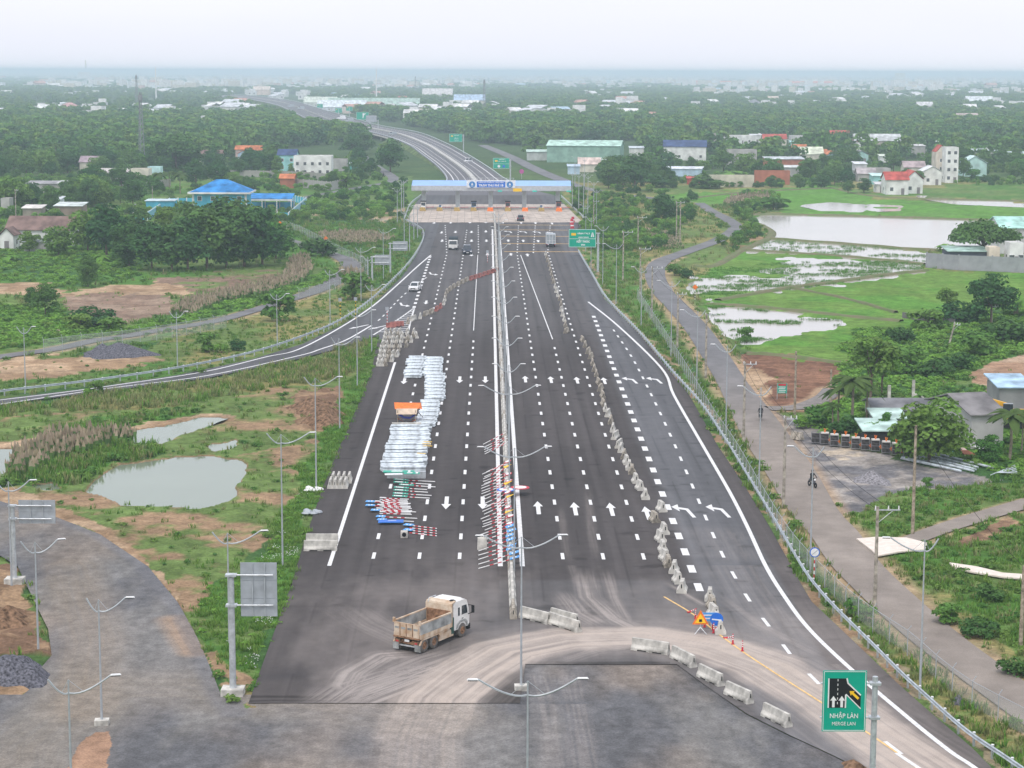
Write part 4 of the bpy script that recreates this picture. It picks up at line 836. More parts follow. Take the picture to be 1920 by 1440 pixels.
TR = [
 (732,322,56,'dark0','dark rounded tree between the country lane and the motorway left of the toll plaza',1.5),
 (683,288,44,'dark1','bushy tree beside the bend of the country lane, left of the motorway',1.5),
 (660,292,40,'broad1','lower green tree left of the bushy tree by the country lane',1.3),
 (1141,352,50,'dark2','left and smaller of the two big round trees right of the toll plaza',1.25),
 (1190,357,70,'broad1','bigger of the two big round trees right of the toll plaza',1.35),
 (1243,418,58,'dark0','dense tree left of the thick twin poles by the service road bend',1.3),
 (1294,412,34,'broad2','low round tree right of the thick twin poles by the bend',1.2),
 (1270,414,26,'bush1','shrub between the two trees by the service road bend',1.2),
 (1843,486,74,'umbrella0','wide umbrella shaped rain tree over the grey block wall',1.0),
 (1632,748,130,'loose0','tall loose tree on the edge of the brown ploughed field',1.35),
 (1654,742,100,'loose1','lighter loose tree touching the tall one by the ploughed field',1.1),
 (1858,606,96,'broad1','dense round tree at the far right above the thicket wall',1.15),
 (1775,592,60,'loose0','small tree left of the dense round tree in the thicket',1.3),
 (1742,868,134,'broad0','big leafy tree beside the green roofed shed behind the crates',1.3),
 (1722,858,84,'dark1','darker tree tucked behind the big leafy tree by the shed',1.3),
 (1598,802,116,'palm0','coconut palm left of the green roofed shed',1.25),
 (1572,795,84,'palm0','palm standing left of the coconut palm beside the yard',1.2),(1625,790,84,'palm1','shorter palm just right of the coconut palm by the shed',1.0),
 (1893,860,112,'palm1','drooping palm at the right edge beside the grey house',1.2),
 (1915,848,90,'palm0','palm at the very right edge behind the drooping palm',1.1),
 (1560,806,62,'palm1','low bushy palm beside the left end of the crates',1.1),
 (1660,825,64,'cone0','slender papaya tree in front of the green shed roof',1.1),
 (1855,868,64,'broad2','yellow green tree in front of the grey house',1.0),
 (1690,640,30,'bush1','shrub in front of the block wall of the thicket',1.4),
 (85,590,58,'broad1','tree by the corner of the upper brown fallow field',1.1),
 (62,575,42,'dark1','dark tree left of the tree by the fallow field',1.2),
 (165,536,62,'dark2','upright tree in the lush weeds left of the fallow field',1.0),
 (110,480,62,'broad0','tree in the weeds below the brown roofed house',1.2),
 (55,470,42,'broad2','pale green tree at the left in front of the brown roofed house',1.2),
 (103,462,34,'loose0','small dark tree standing against the white wall of the brown roofed house',1.2),
 (180,612,38,'bush1','wide dark bush on the edge of the lower fallow field',1.8),
 (205,622,26,'bush0','spreading bush beside the country lane corner',1.9),
 (150,618,28,'bush0','bush by the rubble heap at the lane corner',1.6),
 (390,658,32,'bush0','round shrub alone in the grass above the slip road',1.2),
 (447,656,22,'bush1','smaller shrub right of the round shrub above the slip road',1.1),
 (415,660,18,'bush2','low light shrub between the two shrubs above the slip road',1.2),
 (524,600,50,'bush0','tall bush beside the lamp post above the slip road',1.2),
 (372,698,12,'bush2','yellow tussock between slip road and guardrail',1.5),
 (183,740,26,'bush0','dark bush below the slip road near the left edge',1.0),
 (165,742,18,'bush2','pale bush beside the dark bush below the slip road',1.0),
 (662,560,46,'bush0','reddish bush at the outer side of the country lane curve',1.3),
 (600,478,34,'bush1','shrub among the weeds left of the gantry signs',1.5),
 (1400,640,26,'bush0','scrub by the service road edge beside the flooded paddy',1.0),
 (1265,515,20,'bush0','low bush on the inner side of the service road curve',1.4),
 (1290,520,18,'bush1','dark low bush by the paddy corner',1.3),
 (1625,1160,34,'bush2','bright green creeper covering the fence beside the concrete pole',1.0),
 (1600,1150,30,'bush0','dark creeper clump left of the bright one on the fence',1.0),
 (1905,1262,36,'bush1','dark glossy bush by the service road at the right edge',1.4),
 (1780,1165,32,'bush0','weedy bush in the low ground right of the service road',1.6),
 (1860,1120,30,'bush1','weedy bush near the wooden stakes at the right',1.7),
 (1835,1190,34,'bush1','dark weedy bush above the glossy one by the service road',1.6),
 (1740,910,16,'bush0','low bush in the grass behind the wooden pole',1.3),
 (1530,798,36,'bush0','shrub at the corner of the yard by the concrete blocks',1.3),
 (1580,815,40,'bush1','dark shrub behind the steel crates',1.5),
 (1640,830,36,'bush0','shrub in front of the green roofed shed',1.4),
 (1690,845,34,'bush1','shrub behind the right half of the crates',1.6),
 (1500,800,24,'bush2','pale shrub at the left end of the hedge by the yard',1.3),
 (1750,705,34,'bush1','dark shrub in the grove left of the light green vegetable patch',1.7),
 (1700,700,44,'bush0','shrub below the leaning utility pole',1.6),
 (1790,690,32,'bush1','shrub above the vegetable patch',1.7),
 (1840,665,40,'bush0','bush under the wires right of the leaning pole',1.7),
 (1890,640,44,'bush1','bush in the thicket at the right edge',1.6),
 (1740,618,36,'bush0','bush at the left end of the thicket wall',1.6),
 (1800,604,40,'bush1','bush behind the thicket wall',1.6),
 (1905,590,70,'banana0','banana clump at the right edge behind the round tree',1.3),
 (1885,560,40,'banana1','banana plants right of the round tree',1.4),
 (1770,470,26,'banana0','banana plants at the left end of the grey block wall',1.2),
 (1788,472,24,'banana1','banana plant beside the shed under the rain tree',1.2),
 (1725,760,44,'banana1','banana plant in front of the concrete stumps',1.0),
 (190,490,26,'banana0','banana plants at the left foot of the grove',1.3),
 (235,498,26,'banana1','banana plants in the middle of the grove foot',1.3),
 (20,490,24,'banana0','banana plants below the brown roofed house',1.4),
 (128,462,24,'banana1','banana plants right of the brown roofed house wall',1.3),
 (300,360,42,'palm0','palm left of the blue roofed station',1.2),(318,362,48,'palm1','tall palm beside the station wall',1.2),(338,362,44,'palm0','palm just left of the station roof',1.2),(168,345,36,'palm1','palm in front of the pale mauve roofed house',1.1),(105,310,46,'palm0','palm among the trees far left',1.2),
 (95,400,58,'dark1','dark tree between the village huts at the left',1.0),(60,392,50,'broad1','tree above the small shelter at the left',1.3),(25,395,70,'broad0','tree at the left edge beside the concrete pole',1.3),(130,385,36,'dark0','tree in front of the long grey sheds',1.4),(155,388,36,'dark2','second tree in front of the long grey sheds',1.3),
 (90,430,30,'broad1','green tree beside the corrugated hut',1.5),(208,408,22,'bush2','bright bush by the village lane',1.6),(240,400,18,'bush0','bush across the village lane',1.6),
 (520,330,44,'cone0','conical tree in front of the teal house',1.2),(545,332,30,'cone0','smaller conical tree by the white two storey house',1.2),(480,325,42,'broad1','tree below the orange roofed houses',1.6),(450,330,34,'dark0','tree left below the orange roofed houses',1.6),
 (622,352,34,'dark2','dark round tree in front of the white two storey house',1.3),(648,352,26,'bush0','low tree between the two dark trees by the lane',1.5),(672,346,34,'dark1','dark tree beside the country lane near the green shed',1.2),
 (470,362,28,'umbrella0','spreading tree behind the open blue shed',.8),(430,345,26,'broad2','light tree behind the station',1.8),
 (330,322,70,'broad1','large rounded tree behind the lattice mast',1.6),(300,320,56,'dark1','dark tree beside the lattice mast',1.5),(360,320,50,'dark2','tree right of the large rounded one behind the mast',1.5),
 (1318,322,24,'broad0','broad tree in front of the white house with navy roof',1.6),(1270,322,20,'dark0','tree left in front of the navy roofed house',1.4),(1262,352,22,'dark1','dark tree before the long blue roofed shed',1.3),(1330,352,26,'bush1','hedge like bush by the beige wall',2.2),(1240,350,24,'bush1','dark bush left of the long shed',2.0),
 (1372,335,28,'banana0','banana grove by the concrete house',2.0),(1447,352,26,'dark2','dark round tree right of the brick wall',1.5),(1500,354,24,'dark1','tree below the yellow roofed shed',1.5),(1540,352,26,'broad1','tree among the village houses right of the shed',1.6),(1350,300,26,'dark0','tree between the navy roofed house and the concrete house',1.5),
 (1565,310,30,'dark2','tree beside the blue gabled house',1.5),(1600,275,36,'broad1','tree left of the long grey warehouse row',1.6),(1620,360,30,'dark1','dark tree left of the red roofed white house',1.6),(1590,362,26,'dark0','dark tree below the grey pyramid roof',1.5),(1565,260,20,'dark0','tree behind the red village roof',1.6),
 (1828,340,22,'bush0','round bush in front of the pale green shed',1.2),(1870,312,34,'dark1','dark tree above the pale green shed',1.5),(1905,318,32,'broad1','tree at the right edge above the paddy',1.5),(1885,290,26,'dark2','tree at the right behind the village',1.6),
 (1790,265,34,'broad0','tall tree behind the red topped tower house',1.6),(1770,262,30,'dark0','dark tree left behind the tower house',1.5),(1500,300,24,'broad1','tree by the orange roofed cottage',1.6),(1440,290,24,'dark1','tree behind the orange roofed cottage',1.6),
 (1300,372,12,'bush1','low bush at the bend of the paddy lane',1.3),(1450,392,22,'bush0','bush on the bank above the long pond',2.2),(1395,392,16,'bush1','bush beside the dry reeds above the pond',1.6),(1245,372,18,'bush0','small tree left of the paddy lane',1.4),
 (1700,312,0,'bush0','',1)]
for q in TR:
    if q[2] <= 0: continue
    tree(q[0], q[1], q[2], q[3], q[4], wide=q[5])

# scatter by geometry nodes: one object of points, each carrying a copy of a small mesh
def scatter(name, pts, rot, scl, proto_mesh, label=None):
    po = bpy.data.objects.new('single_' + name, proto_mesh)      # never linked to the scene, only referred to
    me = bpy.data.meshes.new(name); me.vertices.add(len(pts)); me.vertices.foreach_set('co', np.ascontiguousarray(pts, np.float32).ravel())
    a = me.attributes.new('rot', 'FLOAT_VECTOR', 'POINT'); a.data.foreach_set('vector', np.ascontiguousarray(rot, np.float32).ravel())
    a = me.attributes.new('scl', 'FLOAT_VECTOR', 'POINT'); a.data.foreach_set('vector', np.ascontiguousarray(scl, np.float32).ravel())
    o = link(name, me, kind='stuff')
    g = bpy.data.node_groups.new(name, 'GeometryNodeTree')
    g.interface.new_socket('Geometry', in_out='INPUT', socket_type='NodeSocketGeometry'); g.interface.new_socket('Geometry', in_out='OUTPUT', socket_type='NodeSocketGeometry')
    i = g.nodes.new('NodeGroupInput'); u = g.nodes.new('NodeGroupOutput'); ip = g.nodes.new('GeometryNodeInstanceOnPoints'); inf = g.nodes.new('GeometryNodeObjectInfo')
    inf.inputs['Object'].default_value = po; inf.inputs['As Instance'].default_value = True
    r = g.nodes.new('GeometryNodeInputNamedAttribute'); r.data_type = 'FLOAT_VECTOR'; r.inputs[0].default_value = 'rot'
    s = g.nodes.new('GeometryNodeInputNamedAttribute'); s.data_type = 'FLOAT_VECTOR'; s.inputs[0].default_value = 'scl'
    g.links.new(i.outputs[0], ip.inputs['Points']); g.links.new(inf.outputs['Geometry'], ip.inputs['Instance'])
    g.links.new(r.outputs['Attribute'], ip.inputs['Rotation']); g.links.new(s.outputs['Attribute'], ip.inputs['Scale']); g.links.new(ip.outputs[0], u.inputs[0])
    md = o.modifiers.new('scatter', 'NODES'); md.node_group = g; return o
def blades(seed, n, h, spread, w, m, lean=.35, plume=False):
    rs = np.random.RandomState(seed); V = []; Cc = []
    for k in range(n):
        a, r = rs.uniform(0, 6.28), spread * math.sqrt(rs.random()); b = rs.uniform(0, 6.28); hh = h * rs.uniform(.55, 1.1)
        p = np.array((r * math.cos(a), r * math.sin(a), -.05)); t = p + np.array((math.cos(b) * hh * lean, math.sin(b) * hh * lean, hh)); sd = np.array((-math.sin(b), math.cos(b), 0)) * w
        ww = 1.6 if plume else .15
        q0 = p * .35 + t * .65
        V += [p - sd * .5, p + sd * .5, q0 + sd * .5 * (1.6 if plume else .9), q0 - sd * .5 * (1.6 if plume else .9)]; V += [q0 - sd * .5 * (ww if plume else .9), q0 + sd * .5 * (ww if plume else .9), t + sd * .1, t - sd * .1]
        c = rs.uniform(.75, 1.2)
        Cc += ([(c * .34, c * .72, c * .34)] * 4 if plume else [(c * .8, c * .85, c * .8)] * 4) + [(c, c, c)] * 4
    return np_mesh('blades', np.array(V), np.arange(len(V)).reshape(-1, 4), m, np.array(Cc), smooth=False)
def leafy(seed, n, r, m, size=.09):
    rs = np.random.RandomState(seed); V, Cc = leaves(rs, [(0, 0, r * .3), (r * .4, 0, r * .3), (-r * .3, r * .3, r * .35)], [r * .5] * 3, n // 3, size); return np_mesh('leafy', V, np.arange(len(V)).reshape(-1, 4), m, Cc, smooth=False)
jr = np.random.RandomState(5)
A_cell = np.abs((X[:-1, 1:] - X[:-1, :-1]) * (Y[1:, :-1] - Y[:-1, :-1])); Dd = D[:-1, :-1] * 2.0; vv_ = Vr[:-1, :-1]; uu_ = U[:-1, :-1]
ok = ~(inpoly(uu_, vv_, POLY_PLAT) | inpoly(uu_, vv_, POLY_RAMP) | inpoly(uu_, vv_, POLY_GRAVEL)) & (wsoft[:-1, :-1] < .1) & (vv_ > 385) & ~inpoly(uu_, vv_, [(478,1230),(1280,1225),(1700,1460),(1700,1560),(-140,1560),(-140,1395),(110,1360),(478,1322)]) & ~inpoly(uu_, vv_, [(1606,1012),(1640,1008),(1700,1009),(1738,1020),(1735,1034),(1645,1046)]) & ~inpoly(uu_, vv_, [(1775,1052),(1830,1060),(1935,1076),(1935,1092),(1820,1080)])
for q in RW:
    d, r_, s_ = pdist(X[:-1, :-1], Y[:-1, :-1], [(p.x, p.y) for p in q]); ok &= d > float(np.mean([p.z for p in q])) * .56
Dd = Dd * np.where(vv_ < 600, .55, 1) 
pool = jr.poisson(np.clip(np.where(ok, A_cell * Dd, 0), 0, 6))
ii = np.repeat(np.arange(pool.size), pool.ravel()); nT = len(ii)
dxc = (X[:-1, 1:] - X[:-1, :-1]).ravel()[ii]; dyc = (Y[1:, :-1] - Y[:-1, :-1]).ravel()[ii]
tx = X[:-1, :-1].ravel()[ii] + dxc * jr.random(nT); ty = Y[:-1, :-1].ravel()[ii] + dyc * jr.random(nT); tz = Zg[:-1, :-1].ravel()[ii]
kk = K[:-1, :-1].ravel()[ii]; hh_ = Hh[:-1, :-1].ravel()[ii]
print('tufts', nT)
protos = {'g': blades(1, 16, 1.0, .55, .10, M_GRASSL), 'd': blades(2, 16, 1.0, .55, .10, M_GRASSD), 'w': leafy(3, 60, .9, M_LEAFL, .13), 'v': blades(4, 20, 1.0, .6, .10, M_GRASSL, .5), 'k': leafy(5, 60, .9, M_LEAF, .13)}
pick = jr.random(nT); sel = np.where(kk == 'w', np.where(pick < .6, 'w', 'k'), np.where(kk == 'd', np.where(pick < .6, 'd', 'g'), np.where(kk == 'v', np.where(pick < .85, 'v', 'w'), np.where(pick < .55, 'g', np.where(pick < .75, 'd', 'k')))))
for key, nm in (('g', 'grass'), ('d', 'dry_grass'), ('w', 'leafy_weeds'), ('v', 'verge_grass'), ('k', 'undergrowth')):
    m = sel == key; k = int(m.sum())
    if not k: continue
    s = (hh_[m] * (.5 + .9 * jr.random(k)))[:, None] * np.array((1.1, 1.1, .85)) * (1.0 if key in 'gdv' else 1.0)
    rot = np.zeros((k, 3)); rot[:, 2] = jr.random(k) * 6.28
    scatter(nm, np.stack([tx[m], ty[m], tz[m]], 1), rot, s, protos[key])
# white wild flowers on the verge beside the asphalt
fl_poly = [(400,1110),(480,1060),(540,960),(580,900),(570,1010),(530,1130),(480,1260),(420,1230)]
fu = jr.uniform(390, 600, 9000); fv = jr.uniform(880, 1320, 9000); m = inpoly(fu, fv, fl_poly) & (fbm(*Pn(fu, fv), 3, 5, 3) > .66); fx, fy = Pn(fu[m], fv[m])
fl_m = MB().mat(mat('white_petal', (.8, .8, .76), .8)).ball((0, 0, 0), .04, 5, 3).mesh('petal')
scatter('wild_flowers', np.stack([fx, fy, np.full(len(fx), .22) + jr.random(len(fx)) * .15], 1), np.zeros((len(fx), 3)), np.ones((len(fx), 3)) * (.4 + .6 * jr.random((len(fx), 1))), fl_m)
# scrub between the lanes, the village and the toll plaza
au, av = jr.uniform(-60, 1960, 9000), jr.uniform(268, 470, 9000); ax, ay = Pn(au, av)
m = (inpoly(au, av, [(-60,300),(700,300),(760,345),(755,408),(560,420),(150,400),(-60,470)]) | inpoly(au, av, [(1060,345),(1300,365),(1310,380),(1240,470),(1110,470)]) | inpoly(au, av, [(1230,270),(1960,270),(1960,345),(1640,352),(1230,352)]) | inpoly(au, av, [(1390,362),(1470,372),(1440,392),(1400,405),(1430,445),(1380,472),(1330,455)])) & (fbm(ax, ay, 25, 44, 3) > .47)
for q in RW[:5]: m &= pdist(ax, ay, [(p.x, p.y) for p in q])[0] > 4
ax, ay = ax[m], ay[m]; tsel = jr.randint(3, size=len(ax))
for i in range(3):
    w = tsel == i; k = int(w.sum()); rot = np.zeros((k, 3)); rot[:, 2] = jr.random(k) * 6.28
    scatter('scrub_bushes', np.stack([ax[w], ay[w], np.full(k, -.2)], 1), rot, np.ones((k, 3)) * jr.uniform(.3, 1.1, (k, 1)), TREES['bush%d' % i][1])
# plumed reeds
REEDS = [([(325,590),(345,572),(400,556),(480,538),(535,524),(553,486),(572,484),(585,505),(560,530),(490,552),(400,572),(345,595)], 2.0, .8), ([(20,880),(60,842),(110,826),(235,812),(245,826),(160,846),(90,862),(40,895)], 2.3, .7),
         ([(600,440),(690,438),(740,450),(690,460),(610,455)], 1.8, .5), ([(1360,380),(1430,368),(1442,372),(1440,378),(1370,388)], 2.6, .7), ([(640,510),(665,515),(690,540),(670,550)], 2.4, .8), ([(1200,430),(1270,440),(1280,465),(1215,470)], 1.4, .25)]
px_, py_, pz_ = [], [], []
for poly, h, dn in REEDS:
    q = np.array([tuple(P(a, b)[:2]) for a, b in poly]); x0, y0 = q.min(0); x1, y1 = q.max(0); k = int((x1 - x0) * (y1 - y0) * dn); ax, ay = jr.uniform(x0, x1, k), jr.uniform(y0, y1, k)
    m = inpoly(ax, ay, [tuple(t) for t in q]); px_.append(ax[m]); py_.append(ay[m]); pz_.append(np.full(m.sum(), h))
px_, py_, pz_ = map(np.concatenate, (px_, py_, pz_)); k = len(px_); print('reeds', k)
rot = np.zeros((k, 3)); rot[:, 2] = jr.random(k) * 6.28
scatter('plumed_reeds', np.stack([px_, py_, np.full(k, -.15)], 1), rot, (pz_ * (.7 + .5 * jr.random(k)))[:, None] * np.array((.62, .62, 1)), blades(9, 13, 1.0, .9, .20, M_REEDM, .22, True))
# rice seedlings standing in the flooded paddies
k = 30000; au, av = jr.uniform(1290, 1745, k), jr.uniform(440, 650, k); ax, ay = Pn(au, av); m = (inpoly(au, av, FLOOD1) | inpoly(au, av, FLOOD2) | inpoly(au, av, FLOOD3)) & (fbm(ax, ay * 3.2, 30, 55, 5) < .56) & (fbm(ax, ay * 2, 8, 56, 4) > .47)
ax, ay = ax[m][:2600], ay[m][:2600]; k = len(ax); rot = np.zeros((k, 3)); rot[:, 2] = jr.random(k) * 6.28
scatter('rice_seedlings', np.stack([ax, ay, np.full(k, -.26)], 1), rot, np.ones((k, 3)) * (.35 + .3 * jr.random((k, 1))), blades(12, 14, .7, .9, .10, leaf_mat('rice_blade', (.10, .26, .04), (.13, .28, .05)), .3))

# the woods of the plain
OPEN = [[(430,180),(480,172),(560,178),(620,205),(700,225),(800,242),(880,262),(960,280),(1060,320),(1120,345),(1230,358),(1300,362),(1960,355),(1960,470),(700,470),(540,470),(560,380),(590,345),(700,332),(705,300),(760,300),(690,262),(560,245),(500,212),(440,195)],
        [(262,372),(350,352),(580,345),(580,430),(250,430)], [(1030,268),(1200,268),(1200,330),(1030,330)], [(-60,392),(150,392),(150,470),(-60,470)], [(540,285),(660,285),(660,345),(540,345)]]
NOWOOD = [(1240,290,1920,352)]
fr = np.random.RandomState(77)
def wood_points(z0, z1, n, dens_f=None):
    Z = np.sqrt(fr.uniform(z0 ** 2, z1 ** 2, n)); t = fr.uniform(-.275, .275, n); x = t * Z; z = Z; u, v = PIX(x, z); return x, z, u, v
HOUSE_SPOTS = []       # filled by the builders of houses: x, y, radius
def thin(x, y, u, v):
    ok = np.ones(x.shape, bool)
    for o in OPEN: ok &= ~inpoly(u, v, o)
    den = .6 * fbm(x, y, 60, 201, 4) + .4 * fbm(x, y, 260, 203, 3); pr = np.where(v > 240, sm(.38, .52, den), sm(.38, .56, den))
    pr = np.where((v > 262) & (u > 1220), pr * .26, pr); pr = np.where((v > 285) & (u < 700), pr * .55, pr); pr = np.where(v < 215, pr * np.where((u > 1000) & (v > 178), .70, .30), pr)
    ok &= fr.random(x.shape) < pr; ok &= (v < 350) | (u < 560); ok &= ~((v > 395) & (u < 700)); ok &= ~((u > 700) & (v > 352))
    for k, (s0, E, O) in enumerate(((0, LE, RE),)):
        mid = [((a.x + b.x) / 2, (a.y + b.y) / 2) for a, b in zip(LE, RE)]; d, r_, s_ = pdist(x, y, mid); ok &= d > 24
    d, r_, s_ = pdist(x, y, [(p.x, p.y) for p in RW[3]]); ok &= d > 6
    d, r_, s_ = pdist(x, y, [(p.x, p.y) for p in RW[2]]); ok &= d > 6
    return ok
# ------------------------------------------------------------------ barriers, rails, posts and lamps
M_CB = mat('barrier_concrete', (.56, .54, .49), .9, amt=.24, scale=1.3, bump=.1)
M_CBD = mat('dirty_barrier_concrete', (.40, .36, .30), .9, amt=.3, scale=2.2, bump=.15)
M_RED = mat('red_plastic', (.34, .12, .10), .6, amt=.2, scale=2)
M_REDP = mat('red_paint', (.55, .035, .055), .55, amt=.12, scale=4)
M_ZINC = mat('galvanised_steel', (.55, .58, .60), .45, .45, amt=.12, scale=3)
M_ZINCL = mat('bright_galvanised_steel', (.60, .66, .70), .55, .15, amt=.22, scale=1.6)
M_RAIL = mat('weathered_rail_zinc', (.44, .49, .52), .6, .1, amt=.14, scale=1.5)
M_GREYP = mat('grey_pole_paint', (.42, .45, .47), .5, .2, amt=.08, scale=2)
M_DARK = mat('dark_rubber', (.025, .025, .027), .8, amt=.1)
M_WHITE = mat('white_paint', (.80, .80, .79), .45, amt=.06, scale=2)
M_GLASS = mat('dark_glass', (.03, .04, .05), .12, amt=.1, spec=.7)
M_ORANGE = mat('orange_plastic', (.85, .20, .03), .6, amt=.15, scale=3)
M_YEL = mat('yellow_sign', (.90, .55, .02), .5, amt=.05)
M_BLUE = mat('blue_sign', (.02, .15, .60), .5, amt=.06)
M_BLUEL = mat('light_blue_sign', (.10, .36, .75), .5, amt=.08)
M_GREEN = mat('green_sign', (.0, .36, .24), .45, amt=.04)
M_BLACK = mat('black_print', (.01, .01, .012), .5, amt=.05)
M_SBACK = mat('sign_back_zinc', (.40, .43, .46), .55, .25, amt=.10, scale=1.2)
M_WOODP = mat('old_pole_wood', (.36, .30, .23), .9, amt=.25, scale=4)
def jersey_mesh(m, L=3.0, nm='jersey'):
    prof = [(-.29, .1), (.29, .1), (.29, .2), (.16, .42), (.10, .88), (-.10, .88), (-.16, .42), (-.29, .2)]
    mb = MB().mat(m); n = len(prof)
    vs = [(x, p[0], p[1]) for x in (-L / 2, L / 2) for p in prof]
    mb.add(vs, [tuple(range(n)), tuple(range(2 * n - 1, n - 1, -1))] + [(i, (i + 1) % n, (i + 1) % n + n, i + n) for i in range(n)])
    for x in (-L * .42, 0, L * .42): mb.box((x, 0, .052), (L * .17, .57, .104))
    mb.mat(M_DARK)
    for s in (-1, 1): mb.box((s * L / 2, 0, .55), (.04, .06, .3))
    return mb.mesh(nm, fixn=True)
JM = {'c': jersey_mesh(M_CB), 'd': jersey_mesh(M_CBD), 's': jersey_mesh(M_CB, 2.2), 'sd': jersey_mesh(M_CBD, 2.2), 'r': jersey_mesh(M_RED, 1.6)}
RDA = math.pi / 2 + math.atan(-AX)
def jersey(p, ang, key, label, group, nm='concrete_barrier', cat='barrier', sc=1.0):
    o = link(nm, JM[key], None, (p[0], p[1], .003), ang, label=label, cat=cat, group=group); o.scale = (sc, 1, 1); return o
def jersey_px(x0, y0, x1, y1, key, label, group=None):
    a, b = P(x0, y0), P(x1, y1); L = (b - a).length; return jersey((a + b) / 2, math.atan2(b.y - a.y, b.x - a.x), key, label, group, sc=L / 3.0)
ORD = ['first', 'second', 'third', 'fourth', 'fifth', 'sixth', 'seventh', 'eighth', 'ninth', 'tenth', 'eleventh', 'twelfth', 'thirteenth', 'fourteenth', 'fifteenth', 'sixteenth', 'seventeenth', 'eighteenth', 'nineteenth', 'twentieth', 'twenty first', 'twenty second', 'twenty third', 'twenty fourth', 'twenty fifth', 'twenty sixth', 'twenty seventh', 'twenty eighth', 'twenty ninth', 'thirtieth', 'thirty first', 'thirty second', 'thirty third', 'thirty fourth', 'thirty fifth', 'thirty sixth', 'thirty seventh', 'thirty eighth', 'thirty ninth', 'fortieth', 'forty first', 'forty second', 'forty third', 'forty fourth', 'forty fifth', 'forty sixth', 'forty seventh', 'forty eighth', 'forty ninth', 'fiftieth', 'fifty first', 'fifty second', 'fifty third', 'fifty fourth', 'fifty fifth', 'fifty sixth', 'fifty seventh', 'fifty eighth', 'fifty ninth', 'sixtieth']
# the long line of barriers right of the middle, from the road works sign up to the toll plaza
CH = [(1023,478),(1025,484),(1027,491),(1030,499),(1032,508),(1034,516),(1036,524),(1038,531),(1041,540),(1044,548),(1046,556),(1049,563),(1052,573),(1053,583),(1055,592),(1058,602),(1060,612),(1062,624),(1092,640),(1097,650),(1103,662),(1108,672),(1111,684),(1114,695),(1118,705),(1122,720),(1126,732),(1130,745),(1131,760),(1135,770),(1140,780),(1145,793),(1149,808),(1154,822),(1161,838),(1164,846),(1170,858),(1175,870),(1180,880),(1185,888),(1192,905),(1200,918),(1210,935),(1240,958),(1227,978),(1245,1000),(1238,1014),(1243,1034),(1246,1050),(1253,1062),(1264,1073),(1271,1092),(1279,1109),(1331,1125),(1335,1140),(1338,1156),(1343,1172),(1350,1186)]
for i, (x, y) in enumerate(CH[::-1]):
    a = RDA + rnd.uniform(-.30, .10) + (.12 if y > 900 else 0)
    light = y > 860 and i % 5 != 3 or 815 < y < 850 or rnd.random() < .3
    o = jersey(P(x, y), a, 's' if light else 'sd', '%s %s barrier in the long line, counted from the road works signs' % (ORD[i], 'pale' if light else 'grimy'), 'concrete barriers in the long line right of the median', sc=rnd.uniform(.85, 1.05)); kq = 1.45 if y > 860 else 1.05; o.scale = (o.scale[0] * (.62 if y > 860 else 1), kq, 1.08 if y > 860 else .95)
C2 = [(765,606,'d'),(775,601,'s'),(788,597,'s'),(799,592,'sd'),(809,588,'sd'),(819,583,'r'),(826,578,'r'),(832,571,'s'),(834,564,'s'),(835,557,'sd'),(838,550,'sd'),(844,545,'sd'),(851,540,'sd'),(859,536,'sd'),(867,532,'sd'),(875,528,'sd'),(884,525,'r'),(892,522.5,'r'),(900,520,'r'),(908,517,'r'),(916,514.5,'r'),(924,512,'r'),(931,509.5,'r')]
for i, (x, y, k) in enumerate(C2):
    q = C2[min(i + 1, len(C2) - 1)]; r_ = C2[max(i - 1, 0)]; a, b = P(r_[0], r_[1]), P(q[0], q[1])
    ang = math.atan2(b.y - a.y, b.x - a.x) if i > 3 else RDA - .3 * (i % 2)
    if k == 'r': jersey(P(x, y), ang, k, '%s barrier, red plastic, of the line crossing the left lanes, from the cluster' % ORD[i], 'barriers crossing the left carriageway', 'plastic_barrier', sc=1.2)
    else: jersey(P(x, y), ang, k, '%s barrier, grey concrete, of the line crossing the left lanes, from the cluster' % ORD[i], 'barriers crossing the left carriageway', sc=1.0)
for i, (x, y) in enumerate(((733,615),(741,613),(748,612))): jersey(P(x, y), .25, 'r', ('left', 'middle', 'right')[i] + ' one of three red plastic barriers on the hatched nose', 'red barriers on the hatched nose', 'plastic_barrier', sc=1.0)
ROWS = [(685,(709,716,723)),(677,(711,719,727,735)),(668,(713,721,729,737,745)),(659,(714,722,730,739,747)),(650,(718,726,734,742,750,762)),(641,(720,728,736,744,753,763,771)),(633,(722,730,738,746,755,765,774,781)),(626,(724,732,740,749,764,776))]
for r_, (y, xs) in enumerate(ROWS):
    for c_, x in enumerate(xs):
        jersey(P(x, y), RDA + rnd.uniform(-.12, .12), 's' if rnd.random() < .8 else 'sd', 'barrier in the big cluster, row %s from the front, %s from the left' % (('one', 'two', 'three', 'four', 'five', 'six', 'seven', 'eight')[r_], ORD[c_]), 'concrete barriers parked beside the slip road', sc=1.0)
for r_, (y, xs) in enumerate(((913,(620,629,639,648)),(903,(625,635,645,655)))):
    for c_, x in enumerate(xs): jersey(P(x, y), RDA, 's', '%s end on barrier in the %s row of the small cluster on the left shoulder' % (ORD[c_], ('front', 'rear')[r_]), 'small barrier cluster on the left shoulder', sc=.9)
jersey_px(570, 1032, 632, 1032, 'c', 'front one of two pale barriers side on at the left shoulder', 'pair of barriers across the left shoulder')
jersey_px(574, 1019, 634, 1019, 'c', 'rear one of two pale barriers side on at the left shoulder', 'pair of barriers across the left shoulder')
jersey_px(977, 1157, 1029, 1170, 'c', 'pale barrier slanting right from the foot of the median lamp post', 'barriers closing the median gap')
jersey_px(1030, 1168, 1086, 1186, 'c', 'pale barrier at the right end of the pair by the median gap', 'barriers closing the median gap')
